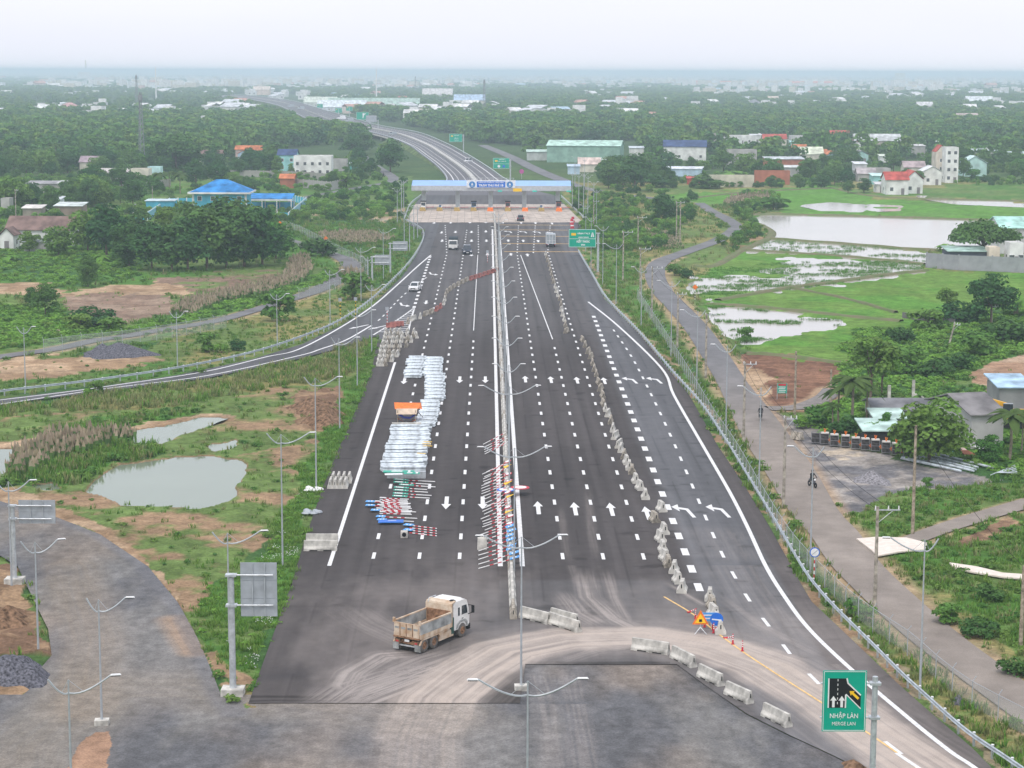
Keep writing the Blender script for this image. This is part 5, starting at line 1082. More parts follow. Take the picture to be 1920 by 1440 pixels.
jersey_px(1034, 1160, 1082, 1173, 'c', 'barrier half hidden behind the right barrier at the median gap', 'barriers closing the median gap')
for a, b, c, d, l in ((1186,1217,1254,1227,'broad pale barrier at the left head of the curved row along the haul road'),(1262,1232,1301,1252,'second barrier of the curved row along the haul road'),(1312,1267,1353,1287,'third barrier of the curved row along the haul road'),(1363,1300,1407,1320,'fourth barrier of the curved row along the haul road'),(1433,1341,1479,1364,'last and nearest barrier of the curved row along the haul road')):
    jersey_px(a, b, c, d, 'c', l, 'barriers along the curved haul road')
jersey_px(735, 806, 790, 806, 'c', 'pale barrier lying across in front of the orange shelter')
jersey(P(752, 640), RDA, 'c', 'pale barrier standing side on at the top of the big cluster', 'concrete barriers parked beside the slip road')
MB().mat(M_CB).box((0, 0, .52), (.85, .5, 1.04), 0, .92, .9).box((0, 0, 1.09), (.35, .2, .1)).build('concrete_block', None, P(904, 1030), .05, label='single upright concrete block between the striped posts at the median', cat='block')
for i, (x, y) in enumerate(((1489,822),(1500,824))):
    mb = MB().mat(M_CBD); mb.box((0, 0, .42), (.8, .7, .86), .3 + i * .4, .55, .55); mb.build('concrete_block', None, P(x, y), label=('left', 'right')[i] + ' one of two rough concrete blocks at the head of the crates', cat='block', group='concrete blocks by the crates')
# median parapet
med = empty('median_barrier', (0, 0, 0), label='long line of concrete barrier segments along the motorway median', cat='barrier')
MS = jersey_mesh(M_CB, 2.98, 'segment'); MSD = jersey_mesh(M_CBD, 2.98, 'segment')
Z = F * HH / (1152 - 134); k = 0
while Z < F * HH / (402 - 134) and k < 160:
    p = RS(2.0 - (Z - 160) / 450 * .3, F * HH / Z + 134); link('segment', MS if (k * 7) % 5 else MSD, med, (p.x, p.y, .004), RDA); Z += 3.0; k += 1
# w-beam guardrails
WP = [(.0, .0), (.06, .05), (.0, .11), (.0, .20), (.06, .26), (.0, .31)]
def guardrail(px, label, step=2.5, side=1, flip=1, z0=.45, arrow_=None):
    q = [Vector((p.x, p.y)) for p in catmull([P(x, y) for x, y in px], 6)]; g = empty('guardrail', (0, 0, 0), label=label, cat='guardrail')
    mb = MB().mat(M_RAIL); vs = []; n = len(q); m = len(WP)
    for i, p in enumerate(q):
        d = (q[min(i + 1, n - 1)] - q[max(i - 1, 0)]).normalized(); nn = Vector((d.y, -d.x)) * side
        for (a, b) in WP: vs.append((p.x - nn.x * a, p.y - nn.y * a, z0 + b))
        for (a, b) in WP[::-1]: vs.append((p.x - nn.x * (a - .02), p.y - nn.y * (a - .02), z0 + b))
    M2 = 2 * m; fs = [(i * M2 + j, i * M2 + (j + 1) % M2, (i + 1) * M2 + (j + 1) % M2, (i + 1) * M2 + j) for i in range(n - 1) for j in range(M2)]
    mb.add(vs, fs); mb.build('beam', g)
    pm = MB().mat(M_ZINC).box((0, 0, .25), (.13, .13, 1.0)).mat(M_WHITE).box((0, 0, .775), (.15, .15, .05)).mesh('post'); acc = 0; k = 0
    for a, b in zip(q[:-1], q[1:]):
        L = (b - a).length
        while acc < L and k < 295:
            p = a + (b - a).normalized() * acc; d = (b - a).normalized(); nn = Vector((d.y, -d.x)) * side
            link('post', pm, g, (p.x + nn.x * .12, p.y + nn.y * .12, 0), math.atan2(d.y, d.x)); acc += step; k += 1
        acc -= L
    return g
guardrail([(1084,474),(1112,522),(1138,565),(1200,630),(1258,700),(1313,762),(1357,827),(1400,898),(1452,985),(1502,1072),(1535,1118),(1573,1160),(1635,1222),(1690,1278),(1730,1315),(1786,1366),(1827,1399),(1888,1440),(1960,1490)], 'steel guardrail along the right edge of the motorway', 2.5, -1)
guardrail([(1052,370),(1075,392),(1094,412),(1086,428)], 'short steel guardrail at the right corner of the toll apron', 4, -1)
guardrail([(-90,758),(0,742),(167,722),(333,697),(467,669),(567,637),(640,605),(700,563),(757,508),(782,475),(795,446),(788,430),(760,415)], 'steel guardrail along the outer edge of the slip road at the left', 3, -1)
guardrail([(758,414),(770,385),(790,368)], 'short guardrail at the left corner of the toll apron', 4, -1)
# chain link fences
M_MESH = bpy.data.materials.new('wire_mesh'); M_MESH.use_nodes = True; n = M_MESH.node_tree
tr_ = n.nodes.new('ShaderNodeBsdfTransparent'); ms_ = n.nodes.new('ShaderNodeMixShader'); ms_.inputs[0].default_value = .17
n.nodes['Principled BSDF'].inputs['Base Color'].default_value = (.5, .52, .5, 1); n.links.new(tr_.outputs[0], ms_.inputs[1]); n.links.new(n.nodes['Principled BSDF'].outputs[0], ms_.inputs[2]); n.links.new(ms_.outputs[0], n.nodes['Material Output'].inputs[0])
def fence(px, label, step=3.0, h=1.9):
    q = [Vector((p.x, p.y)) for p in catmull([P(x, y) for x, y in px], 5)]; g = empty('chain_link_fence', (0, 0, 0), label=label, cat='fence')
    pm = MB().mat(M_GREYP).tube([(0, 0, -.3), (0, 0, h), (.25, .0, h + .32)], .035, 5).mesh('post'); pp = []; acc = 0
    for a, b in zip(q[:-1], q[1:]):
        L = (b - a).length
        while acc < L: pp.append(a + (b - a).normalized() * acc); acc += step
        acc -= L
    for i, (a, b) in enumerate(zip(pp[:-1], pp[1:])):
        an = math.atan2(b.y - a.y, b.x - a.x); link('post', pm, g, (a.x, a.y, 0), an + math.pi / 2)
        L = (b - a).length; mb = MB().mat(M_MESH); mb.box((L / 2, 0, h / 2 + .02), (L - .08, .012, h - .1)); mb.mat(M_GREYP); mb.tube([(0.03, 0, h - .03), (L - .03, 0, h - .03)], .02, 4)
        mb.build('mesh_panel', g, (a.x, a.y, 0), an)
fence([(1195,560),(1240,630),(1290,712),(1335,790),(1375,850),(1412,915),(1452,985),(1492,1045),(1553,1112),(1600,1155),(1650,1193),(1706,1230),(1764,1283),(1828,1330),(1908,1372),(1990,1420)], 'chain link fence between the guardrail and the service road at the right', 3.2, 1.8)
fence([(82,664),(150,655),(220,648),(300,637),(393,621),(440,612)], 'chain link fence beside the country lane at the left', 3.6, 2.2)
fence([(560,560),(600,552),(640,540),(672,522),(690,505),(640,478),(560,436),(520,425)], 'faint chain link fence round the outer side of the country lane curve', 4, 1.8)

# lamp posts
def gull(mb, L, dirs, h):
    for s in dirs:
        pts = []
        for k in range(9):
            t = k / 8; pts.append((s * L * t, 0, h - .75 + (.0 if t < .15 else 1.05 * (t - .15) ** 1.25) - .12 * math.sin(t * math.pi)))
        mb.tube(pts, .055, 5)
        mb.tube([(0, 0, h), (s * L * .34, 0, pts[3][2])], .015, 3)
def lamp_post(x, y, h, label, ang=0.0, arms=(2.6, 2.6), group=None, heads=(1, 1), base=False, at=None, r=.085):
    p = at or P(x, y); g = empty('lamp_post', (p.x, p.y, 0), ang, label=label, cat='lamp post', group=group)
    MB().mat(M_GREYP).tube([(0, 0, -.2), (0, 0, h)], r, 8, r * .5).build('pole', g)
    mb = MB().mat(M_GREYP)
    for s, L in ((-1, arms[0]), (1, arms[1])):
        if L: gull(mb, L, (s,), h)
    mb.build('arm', g)
    for s, L, hd in ((-1, arms[0], heads[0]), (1, arms[1], heads[1])):
        if not L or not hd: continue
        z = h - .75 + 1.05 * .85 ** 1.25
        mb = MB().mat(M_WHITE); mb.box((s * (L + .28), 0, z + .02), (.6, .18, .06), 0, .8, .8); mb.mat(M_GLASS); mb.box((s * (L + .28), 0, z - .045), (.5, .2, .03)); mb.build('lamp_head', g)
    if base: MB().mat(M_CB).box((0, 0, .12), (.9, .7, .35)).build('footing', g)
    return g
GM = 'double armed lamp posts in the median'
for i, (x, y) in enumerate(((988,1646),(977,1292),(964,1073),(955,921))):
    lamp_post(x, y, 10.6, 'double armed lamp post in the median, %s' % ('nearest, foot below the picture', 'at the tar edge beside the haul road', 'standing among the lying striped posts', 'fourth and smallest of the tall ones')[i], 0.05, (2.55, 2.55), GM, base=i == 1)
for i, y in enumerate((858,795,741,694,654,620,590,563,540,520,502,486)):
    q = RS(2.25, y); lamp_post(0, 0, 10.2, '%s short armed lamp post in the median beyond the tall ones' % ORD[i], 0, (1.25, 1.25), 'short armed lamp posts in the median', at=q, r=.08)
GL = 'lamp posts left of the motorway'
for x, y, h, a, ang, l in ((22,1100,8.7,(1.0,1.7),.1,'lamp post half behind the sign post at the left edge'),(72,1222,8.1,(1.0,1.6),.3,'lamp post on the inner edge of the gravel road beside the red spoil'),(191,1357,8.2,(.75,1.7),.1,'lamp post on a concrete footing at the grass tip in the gravel'),(136,1545,8.3,(1.1,2.3),.25,'nearest left lamp post, its foot below the picture by the red dirt'),(430,1201,8.1,(1.1,2.4),.15,'lamp post half behind the tall back turned sign'),(530,1057,11.2,(1.2,2.4),.15,'tall lamp post on the green verge beside the pair of barriers'),(593,915,11.2,(1.1,2.2),.1,'tall lamp post beside the small barrier cluster'),(637,806,10.8,(.9,1.9),.1,'tall lamp post right of the spoil heap'),(670,726,10.2,(1.2,2.0),.1,'lamp post on the verge left of the barrier cluster'),(697,660,10,(.9,1.6),.1,'lamp post behind the big barrier cluster'),
   (48,730,8.2,(.9,1.0),.1,'leftmost lamp post above the slip road'),(333,691,8.0,(1.0,1.1),.1,'lamp post above the slip road beside the round shrub'),(520,650,8.0,(1.0,1.4),.1,'lamp post above the slip road beside the tall bush'),(619,607,8.9,(.8,1.9),.1,'lamp post inside the country lane curve'),(677,563,9.6,(1.0,2.2),.1,'lamp post left of the lower back turned gantry sign'),(719,527,10.4,(.9,2.0),.1,'lamp post between the two back turned gantry signs')):
    lamp_post(x, y, h, l, ang, a, GL, heads=(0, 1), base='footing' in l)
GR_ = 'lamp posts right of the motorway'
for x, y, h, a, ang, l in ((1725,1292,10.4,(2.3,.9),-.1,'nearest right lamp post behind the guardrail by the merge sign'),(1519,1072,10.6,(1.6,.9),-.1,'lamp post beside the round blue rimmed sign'),(1423,918,10.4,(1.8,1.0),-.1,'lamp post on the verge right of the bent white arrows'),(1361,810,10.2,(1.4,1.0),-.1,'lamp post beside the service road bend with the dirt strip'),(1306,733,10.6,(1.8,1.0),-.1,'lamp post right of the first white bent arrows'),(1258,666,11,(1.7,1.2),-.1,'lamp post left of the concrete pole pair'),(1202,613,9.8,(1.2,1.0),-.1,'lamp post where the edge line splits'),(1155,570,10.8,(2.0,1.1),-.1,'lamp post right of the green exit board'),(1130,533,11.4,(1.2,1.1),-.1,'lamp post just behind the green exit board'),
   (1108,505,11,(1.0,1.0),0,'lamp post rising behind the green board near the apron'),(1098,470,10.6,(1.0,1.0),0,'lamp post at the corner of the toll apron'),(1118,440,11.6,(1.1,1.0),0,'lamp post right of the toll apron corner')):
    lamp_post(x, y, h, l, ang, a, GR_, heads=(1, 0))
GT = 'slim lamp posts beside the toll plaza'
for x, y, h in ((745,418,13),(753,402,13),(757,392,12),(758,470,13),(768,470,12),(776,450,12),(783,445,11),(690,545,9),(1085,400,16),(1094,405,17),(1102,410,17),(1113,420,16),(1073,385,14),(1096,350,14),(1078,345,14)):
    lamp_post(x, y, h * .72, 'slim lamp post %s of the toll plaza at %s' % ('left' if x < 900 else 'right', {745:'the far left bank',753:'the bank behind it',757:'the apron corner',758:'the slip road rail',768:'the rail bend',776:'the rail top',783:'the apron edge',690:'the lower gantry',1085:'the canopy end',1094:'the apron rail',1102:'the outer slope',1113:'the grass beyond the apron',1073:'the canopy back corner',1096:'the lane beyond the canopy',1078:'the rail beyond the canopy'}[x]), 0, (.9, .9), GT, r=.13)

# concrete and wooden utility poles
def utility_pole(x, y, hpx, label, arm=1.6, wood=False, brace=True, tilt=0.0, group='utility poles'):
    p = P(x, y); h = hpx / pxs(y); g = empty('utility_pole', (p.x, p.y, 0), label=label, cat='utility pole', group=group); g.rotation_euler = (0, tilt, 0)
    MB().mat(M_WOODP if wood else M_CBD).tube([(0, 0, -.3), (0, 0, h)], .17, 8, .11).build('pole', g)
    if arm:
        mb = MB().mat(M_ZINC); mb.box((arm * .38, 0, h - .25), (arm, .09, .09)); 
        if brace: mb.tube([(0, 0, h - 1.3), (arm * .6, 0, h - .3)], .03, 4)
        mb.build('cross_arm', g); im = MB().mat(M_WHITE).tube([(0, 0, 0), (0, 0, .28)], .06, 6, .04).mesh('insulator')
        for t in (-.08, .42, .82): link('insulator', im, g, (arm * t, 0, h - .2))
    return g
utility_pole(1640, 1142, 196, 'concrete utility pole with braced cross arm left of the nearest right lamp post', 2.0)
utility_pole(1469, 950, 172, 'concrete utility pole with braced arm at the mouth of the yard', 1.3)
utility_pole(1394, 832, 155, 'concrete utility pole with cross arm beside the brown ploughed field', 1.5)
utility_pole(1323, 706, 120, 'concrete pole right of the two lamp posts on the service road bank', 1.6)
utility_pole(1270, 650, 102, 'concrete pole in the pair left of the flooded paddies', 1.5)
utility_pole(1222, 598, 98, 'concrete pole at the sharp inner bend of the service road', 2.0)
utility_pole(1168, 525, 92, 'concrete pole in the grass right of the green board', 2.2)
utility_pole(1196, 466, 60, 'slim concrete pole on the grass above the others', 2.4)
utility_pole(1200, 556, 92, 'tall pole left of the sharp service road bend', 2.2)
utility_pole(1113, 430, 54, 'pole with a box near the right end of the toll plaza', 1.6)
utility_pole(1711, 1000, 206, 'tall weathered wooden pole with a small lamp in the middle of the yard edge', 0, True)
utility_pole(1490, 775, 118, 'leaning weathered pole beside the green notice board', 0, True)
utility_pole(1557, 758, 66, 'short wooden pole at the end of the field track', 0, True)
utility_pole(1780, 645, 42, 'leaning utility pole behind the thicket', 1.0, tilt=.22)
utility_pole(1859, 606, 34, 'utility pole beside the dense round tree', 1.2)
utility_pole(1914, 1205, 148, 'wooden pole with a meter box at the right edge', 0, True)
utility_pole(1268, 452, 74, 'thick left pole of the twin poles at the service road bend', 2.2)
utility_pole(1275, 452, 74, 'thick right pole of the twin poles at the service road bend', 0)
utility_pole(30, 408, 52, 'thick concrete pole among the village trees at the left edge', 1.0)
for x, y, h, l in ((286,375,26,'village lane pole left of the blue station'),(1665,748,24,'concrete stump post left of the grey roof'),(198,368,20,'pole behind the huts at the left'),(557,322,18,'pole near the teal house')): utility_pole(x, y, h, l, 0)
for i, (x, y, h) in enumerate(((1667,752,30),(1712,752,40),(1717,756,18),(1730,750,10),(1799,775,16),(1836,790,20),(1800,780,10))):
    p = P(x, y); MB().mat(M_CB).box((0, 0, h / pxs(y) / 2), (.35, .35, h / pxs(y))).build('concrete_post', None, (p.x, p.y, 0), label='pale unfinished concrete post of the house shell, %s from the left' % ORD[i], cat='post', group='unfinished concrete posts')
def wire(pts, label, sag=.8, r=.018):
    o = []; 
    for a, b in zip(pts[:-1], pts[1:]):
        for k in range(9): t = k / 9; q = a.lerp(b, t); q.z -= sag * 4 * t * (1 - t); o.append(q)
    o.append(pts[-1]); MB().mat(M_DARK).tube(o, r, 3).build('overhead_wire', label=label, cat='wire')
def top(x, y, hpx, dx=0): p = P(x, y); return Vector((p.x + dx, p.y, hpx / pxs(y) - .1))
wire([top(1469,950,172,.6), top(1711,1000,206), top(1990,1000,160)], 'wire from the yard pole past the wooden pole', 1.2)
wire([top(1490,775,118), top(1640,700,40), top(1780,645,42), top(1859,606,34), top(1960,580,30)], 'wire along the thicket poles')
wire([top(1640,1142,196,1.), top(1469,950,172,.8), top(1394,832,155,.8), top(1323,706,120,.8), top(1270,650,102,.8), top(1222,598,98,.8)], 'outer wire on the service road poles')
wire([top(1640,1142,196,-.2), top(1469,950,172,-.2), top(1394,832,155,-.2), top(1323,706,120,-.2), top(1270,650,102,-.2), top(1222,598,98,-.2)], 'inner wire on the service road poles')
wire([top(1196,466,60), top(1268,452,74), top(1400,420,60)], 'wire to the twin poles'); wire([top(1914,1205,148), top(1711,1000,206)], 'wire from the right edge pole to the wooden pole')

# ------------------------------------------------------------------ lettering
def text_mesh(body, size, m, name='lettering', bold=0.0, align='CENTER', wscale=1.0):
    cu = bpy.data.curves.new(name, 'FONT'); cu.body = body; cu.size = size; cu.align_x = align; cu.align_y = 'CENTER'; cu.extrude = .004; cu.offset = bold; cu.resolution_u = 2
    o = bpy.data.objects.new('t', cu); COL.objects.link(o); bpy.context.view_layer.update(); dg = bpy.context.evaluated_depsgraph_get(); me = bpy.data.meshes.new_from_object(o.evaluated_get(dg)); bpy.data.objects.remove(o)
    me.name = name; me.materials.clear(); me.materials.append(m); me.transform(Matrix.Diagonal((wscale, 1, 1, 1))); me.transform(Matrix.Rotation(math.pi / 2, 4, 'X')); return me
# boards hang in the x-z plane, face towards -y
def sign_rig(x, y, hpost, bw, bh, bx, btop, label, front=None, name='road_sign', cat='sign', r=.17, base=False, group=None, ang=0.0, col=None):
    p = P(x, y); g = empty(name, (p.x, p.y, 0), ang, label=label, cat=cat, group=group)
    MB().mat(M_ZINC).tube([(0, 0, -.3), (0, 0, hpost)], r, 10, r * .85).build('post', g)
    mb = MB().mat(M_ZINC)
    for z in (btop - bh * .22, btop - bh * .78):
        a, b = (0, bx + bw * .9) if bx > 0 else (bx + bw * .1, 0)
        mb.tube([(a - .35 if bx < 0 else -.35, -.0, z), (b + (.35 if bx < 0 else 0), 0, z)], .06, 6); mb.box((0, 0, z), (r * 3.2, r * 2.6, .14))
    mb.build('bracket_arm', g)
    y0 = -.16 if front else .16
    if front is None:
        nx, nz = max(2, round(bw / .9)), max(2, round(bh / 1.2))
        bp = MB().mat(M_SBACK).box((bx + bw / 2, .2, btop - bh / 2), (bw, .03, bh)).build('board', g)
        for i in range(nx):
            for j in range(nz):
                w_, h_ = bw / nx - .03, bh / nz - .03; MB().mat(M_SBACK).box((bx + (i + .5) * bw / nx, .165, btop - (j + .5) * bh / nz), (w_, .03, h_)).build('panel', g)
        st = MB().mat(M_GREYP)
        for i in range(1, nx): st.box((bx + i * bw / nx, .10, btop - bh / 2), (.07, .08, bh * .98))
        st.build('stiffener', g)
    else:
        bp = MB().mat(M_SBACK).box((bx + bw / 2, -.12, btop - bh / 2), (bw, .04, bh)).mat(col or M_GREEN).box((bx + bw / 2, -.15, btop - bh / 2), (bw - .01, .02, bh - .01)).build('board', g)
        fr = MB().mat(M_WHITE); e = .07; t = max(.03, bw * .012)
        cx, cz = bx + bw / 2, btop - bh / 2
        for s in (-1, 1): fr.box((cx, -.165, cz + s * (bh / 2 - e)), (bw - 2 * e, .012, t)); fr.box((cx + s * (bw / 2 - e), -.165, cz), (t, .012, bh - 2 * e - t - .004))
        fr.build('border', g); front(g, bx, btop, bw, bh)
    if base: MB().mat(M_CB).box((0, 0, .15), (1.5, 1.3, .5)).build('footing', g)
    return g
def put(g, me, x, z, y=-.175): return link(me.name, me, g, (x, y, z))
def merge_face(g, bx, bt, w, h):
    def X_(t): return bx + t * w
    def Z_(t): return bt - t * h
    y1, y0 = -.172, -.16
    def poly(m, pts, nm, dy=0): MB().mat(m).prism([(X_(a), Z_(b)) for a, b in pts][::-1], y1 - dy, y0 - dy).build(nm, g)
    poly(M_BLACK, [(.14,.13),(.54,.13),(.56,.20),(.87,.40),(.87,.62),(.54,.40),(.53,.61),(.14,.61)], 'road_picture')
    for pts in ([(.12,.13),(.15,.13),(.15,.61),(.12,.61)], [(.53,.13),(.56,.12),(.585,.20),(.88,.395),(.86,.41),(.56,.215)], [(.51,.40),(.54,.38),(.88,.615),(.87,.63),(.545,.405),(.54,.61),(.51,.61)]): poly(M_WHITE, pts, 'road_edge', .012)
    for k in range(6): poly(M_WHITE, [(.335,.14 + k * .075),(.35,.14 + k * .075),(.35,.175 + k * .075),(.335,.175 + k * .075)], 'centre_dash', .012)
    for cx in (.25, .44): poly(M_WHITE, [(cx-.03,.60),(cx-.03,.49),(cx-.075,.49),(cx,.415),(cx+.075,.49),(cx+.03,.49),(cx+.03,.60)], 'arrow', .014)
    poly(M_YEL, [(.61,.335),(.73,.335),(.705,.36),(.84,.445),(.80,.475),(.665,.385),(.64,.41)], 'arrow', .014)
    put(g, text_mesh('NHẬP LÀN', h * .108, M_WHITE, bold=.002, wscale=.86), X_(.5), Z_(.745)); put(g, text_mesh('MERGE LAN', h * .083, M_WHITE, bold=.0, wscale=.86), X_(.5), Z_(.872))
sign_rig(1634, 1507, 7.55, 2.5, 3.6, -3.0, 7.95, 'green merge lane sign with black road picture and yellow arrow', merge_face, 'merge_sign', r=.19)
def end_face(g, bx, bt, w, h):
    MB().mat(M_WHITE).box((bx + w / 2, -.165, bt - h * .53), (w * .96, .012, h * .018)).build('divider', g)
    MB().mat(M_YEL).box((bx + w * .18, -.17, bt - h * .28), (w * .17, .02, h * .14)).build('route_plate', g)
    put(g, text_mesh('VÀNH ĐAI 3', h * .125, M_WHITE, bold=.02), bx + w * .54, bt - h * .24); put(g, text_mesh('LONG THÀNH', h * .085, M_WHITE, bold=.015), bx + w * .54, bt - h * .45)
    put(g, text_mesh('KẾT THÚC', h * .15, M_WHITE, bold=.025), bx + w * .53, bt - h * .69); put(g, text_mesh('END', h * .11, M_WHITE, bold=.02), bx + w * .53, bt - h * .87)
    mb = MB().mat(M_WHITE); cx, cz = bx + w * .87, bt - h * .3; mb.prism([(cx - .06 * w, cz - .13 * h), (cx - .012 * w, cz - .13 * h), (cx - .005 * w, cz + .12 * h), (cx - .02 * w, cz + .12 * h)], -.178, -.165); mb.prism([(cx + .012 * w, cz - .13 * h), (cx + .06 * w, cz - .13 * h), (cx + .02 * w, cz + .12 * h), (cx + .005 * w, cz + .12 * h)], -.178, -.165); mb.build('motorway_symbol', g)
sign_rig(1121, 508, 7.9, 5.75, 3.8, -6.2, 8.8, 'green end of expressway board with yellow plate right of the motorway', end_face, 'direction_sign', r=.26)
def gen_face(rows, circ=True):
    def f(g, bx, bt, w, h):
        mb = MB().mat(M_YEL).box((bx + w * .2, -.17, bt - h * .28), (w * .16, .02, h * .16)); mb.build('route_plate', g)
        for t, z, s in rows: put(g, text_mesh(t, h * s, M_WHITE, bold=.015), bx + w * .55, bt - h * z)
        if circ:
            MB().mat(M_WHITE).disc((bx + w * .36, -.18, bt - h * .78), h * .13).build('round_mark', g); MB().mat(M_BLUE).disc((bx + w * .66, -.18, bt - h * .78), h * .13).build('round_mark', g); MB().mat(M_WHITE).box((bx + w / 2, -.165, bt - h * .55), (w * .96, .012, h * .02)).build('divider', g)
    return f
sign_rig(957, 342, 8.6, 6.2, 4.0, -6.6, 9.2, 'green direction board with two round marks behind the toll canopy', gen_face([('VÀNH ĐAI 3', .14, .11), ('HCM - LONG AN', .32, .10)]), 'direction_sign', r=.26, group='green boards beyond the toll plaza')
sign_rig(869, 287, 9.6, 6.6, 4.1, -7.2, 9.8, 'green board with yellow square at the bend beyond the toll plaza', gen_face([('HCM 10KM', .2, .12), ('BẾN LỨC', .55, .12), ('LONG AN', .78, .12)], False), 'direction_sign', r=.26, group='green boards beyond the toll plaza')
def arrow_face(g, bx, bt, w, h): MB().mat(M_WHITE).prism([(bx + w * .5, bt - h * .8), (bx + w * .56, bt - h * .8), (bx + w * .62, bt - h * .4), (bx + w * .8, bt - h * .2), (bx + w * .5, bt - h * .15)], -.18, -.16).build('arrow', g)
sign_rig(694, 247, 11, 8.5, 5.2, -9.4, 13.5, 'green board with a white forked arrow beside the far slip road', arrow_face, 'direction_sign', r=.3)
sign_rig(709, 250, 9, 7.2, 4.6, -8.2, 12, 'pale back turned board right of the far forked arrow board', None, 'direction_sign', r=.3)
for x, y, l in ((600, 212, 'small green board with orange plate on the far ramp'), (635, 222, 'small green board on the far ramp'), (655, 218, 'green board at the far exit')): sign_rig(x, y, 8, 6, 4, -3, 9, l, gen_face([], False), 'direction_sign', r=.3)
GBK = 'back turned sign boards on the left'
sign_rig(437, 1300, 8.05, 2.45, 3.7, .6, 9.0, 'tall back turned sign board on a thick post beside the left verge', None, 'sign_board', r=.23, base=True, group=GBK)
sign_rig(28, 1092, 6.5, 3.0, 1.95, .45, 6.85, 'wide back turned sign board at the left edge by the gravel road', None, 'sign_board', r=.2, base=True, group=GBK)
sign_rig(698, 543, 6.4, 3.0, 1.95, .5, 6.7, 'lower of the two back turned gantry boards beside the slip road', None, 'sign_board', r=.2, group=GBK)
sign_rig(732, 513, 6.4, 3.1, 1.95, .5, 6.7, 'upper of the two back turned gantry boards beside the slip road', None, 'sign_board', r=.2, group=GBK)
# small signs
def striped_tube(mb, p0, p1, r, n, c0, c1, white_tail=0.0):
    p0, p1 = Vector(p0), Vector(p1); q = p0.lerp(p1, white_tail)
    if white_tail: mb.mat(c1).tube([p0, q], r, 5)
    for i in range(n): mb.mat(c0 if i % 2 == 0 else c1).tube([q.lerp(p1, i / n), q.lerp(p1, (i + 1) / n)], r, 5)
p = P(1519, 1098); g = empty('round_sign', (P(1526,1092).x, P(1526,1092).y, 0), label='round white sign with blue rim and grey bar on a striped post', cat='sign')
mb = MB(); striped_tube(mb, (0, 0, -.2), (0, 0, 2.2), .05, 8, M_REDP, M_WHITE); mb.build('post', g)
MB().mat(M_BLUE).disc((0, -.06, 2.55), .42).mat(M_WHITE).disc((0, -.085, 2.55), .34).mat(M_GREYP).box((0, -.11, 2.55), (.62, .02, .05), 0, 1, 1, 0, -.7).build('disc', g)
def diamond(x, y, h, l):
    p = P(x, y); g = empty('warning_sign', (p.x, p.y, 0), label=l, cat='sign'); mb = MB(); striped_tube(mb, (0, 0, -.2), (0, 0, h), .06, 8, M_WHITE, M_BLACK); mb.build('post', g); MB().mat(M_ORANGE).box((0, -.07, h + .35), (.75, .03, .75), 0, 1, 1, 0, math.pi / 4).build('plate', g)
diamond(611, 462, 1.6, 'orange diamond sign beside the country lane'); diamond(525, 432, 1.6, 'orange diamond sign at the upper end of the country lane'); diamond(1303, 560, 1.8, 'orange diamond sign beside the flooded paddy')
for x, y, h, l, c in ((667,598,3.2,'black and yellow post with a white plate behind the slip road guardrail',M_YEL),(638,597,3,'thinner black and yellow post with a small plate left of the taller one',M_YEL),(726,608,2.4,'red and white post with a small plate before the hatched nose',M_REDP),(914,492,2.2,'small stand sign in the left lanes below the toll plaza',M_REDP)):
    p = P(x, y); g = empty('marker_post', (p.x, p.y, 0), label=l, cat='marker post'); mb = MB(); striped_tube(mb, (0, 0, 0), (0, 0, h), .06, 9, c, M_WHITE if c is M_REDP else M_BLACK); mb.build('post', g); MB().mat(M_SBACK).box((0, -.07, h + .2), (.55, .03, .6)).build('plate', g)
# road works corner: triangle sign, blue round and blue arrow plates, flexible red posts
p = P(1313, 1188); g = empty('road_works_sign', (p.x, p.y, 0), label='orange triangle road works sign on a low stand', cat='sign')
mb = MB().mat(M_ZINC)
for a in ((-.45, -.3), (.45, -.3), (0, .4)): mb.tube([(a[0], a[1], .02), (0, 0, .5)], .03, 4)
mb.tube([(0, 0, .4), (0, 0, 1.1)], .035, 5); mb.build('stand', g)
MB().mat(M_ORANGE).prism([(-.62, .72), (.62, .72), (0, 1.82)], -.05, -.02).mat(M_YEL).prism([(-.42, .83), (.42, .83), (0, 1.56)], -.07, -.052).mat(M_BLACK).box((0, -.08, 1.02), (.22, .02, .2)).build('triangle', g)
p = P(1343, 1186); g = empty('keep_right_sign', (p.x, p.y, 0), label='round blue sign with white arrow on a red striped post', cat='sign')
mb = MB(); striped_tube(mb, (0, 0, 0), (0, 0, .75), .09, 5, M_REDP, M_WHITE); mb.build('post', g); MB().mat(M_BLUE).disc((0, -.1, 1.05), .5).mat(M_WHITE).box((0, -.13, 1.02), (.72, .02, .09), 0, 1, 1, 0, .1).build('disc', g)
p = P(1333, 1182); g = empty('chevron_board', (p.x, p.y, 0), label='light blue board tucked behind the round blue sign', cat='sign'); MB().mat(M_REDP).tube([(.15, 0, 0), (.15, 0, .8)], .08, 6).build('post', g)
MB().mat(M_BLUEL).box((-.15, 0, 1.05), (1.15, .04, .66)).mat(M_WHITE).box((-.2, -.03, 1.18), (.7, .02, .09)).box((-.1, -.03, .93), (.7, .02, .09)).build('board', g)
FP = MB(); FP.mat(M_REDP).tube([(0, 0, 0), (0, 0, .32)], .07, 7); striped_tube(FP, (0, 0, .32), (0, 0, .78), .045, 6, M_WHITE, M_REDP); FP.mat(M_REDP).tube([(0, 0, 0), (0, 0, .04)], .13, 8)
FPM = FP.mesh('post')
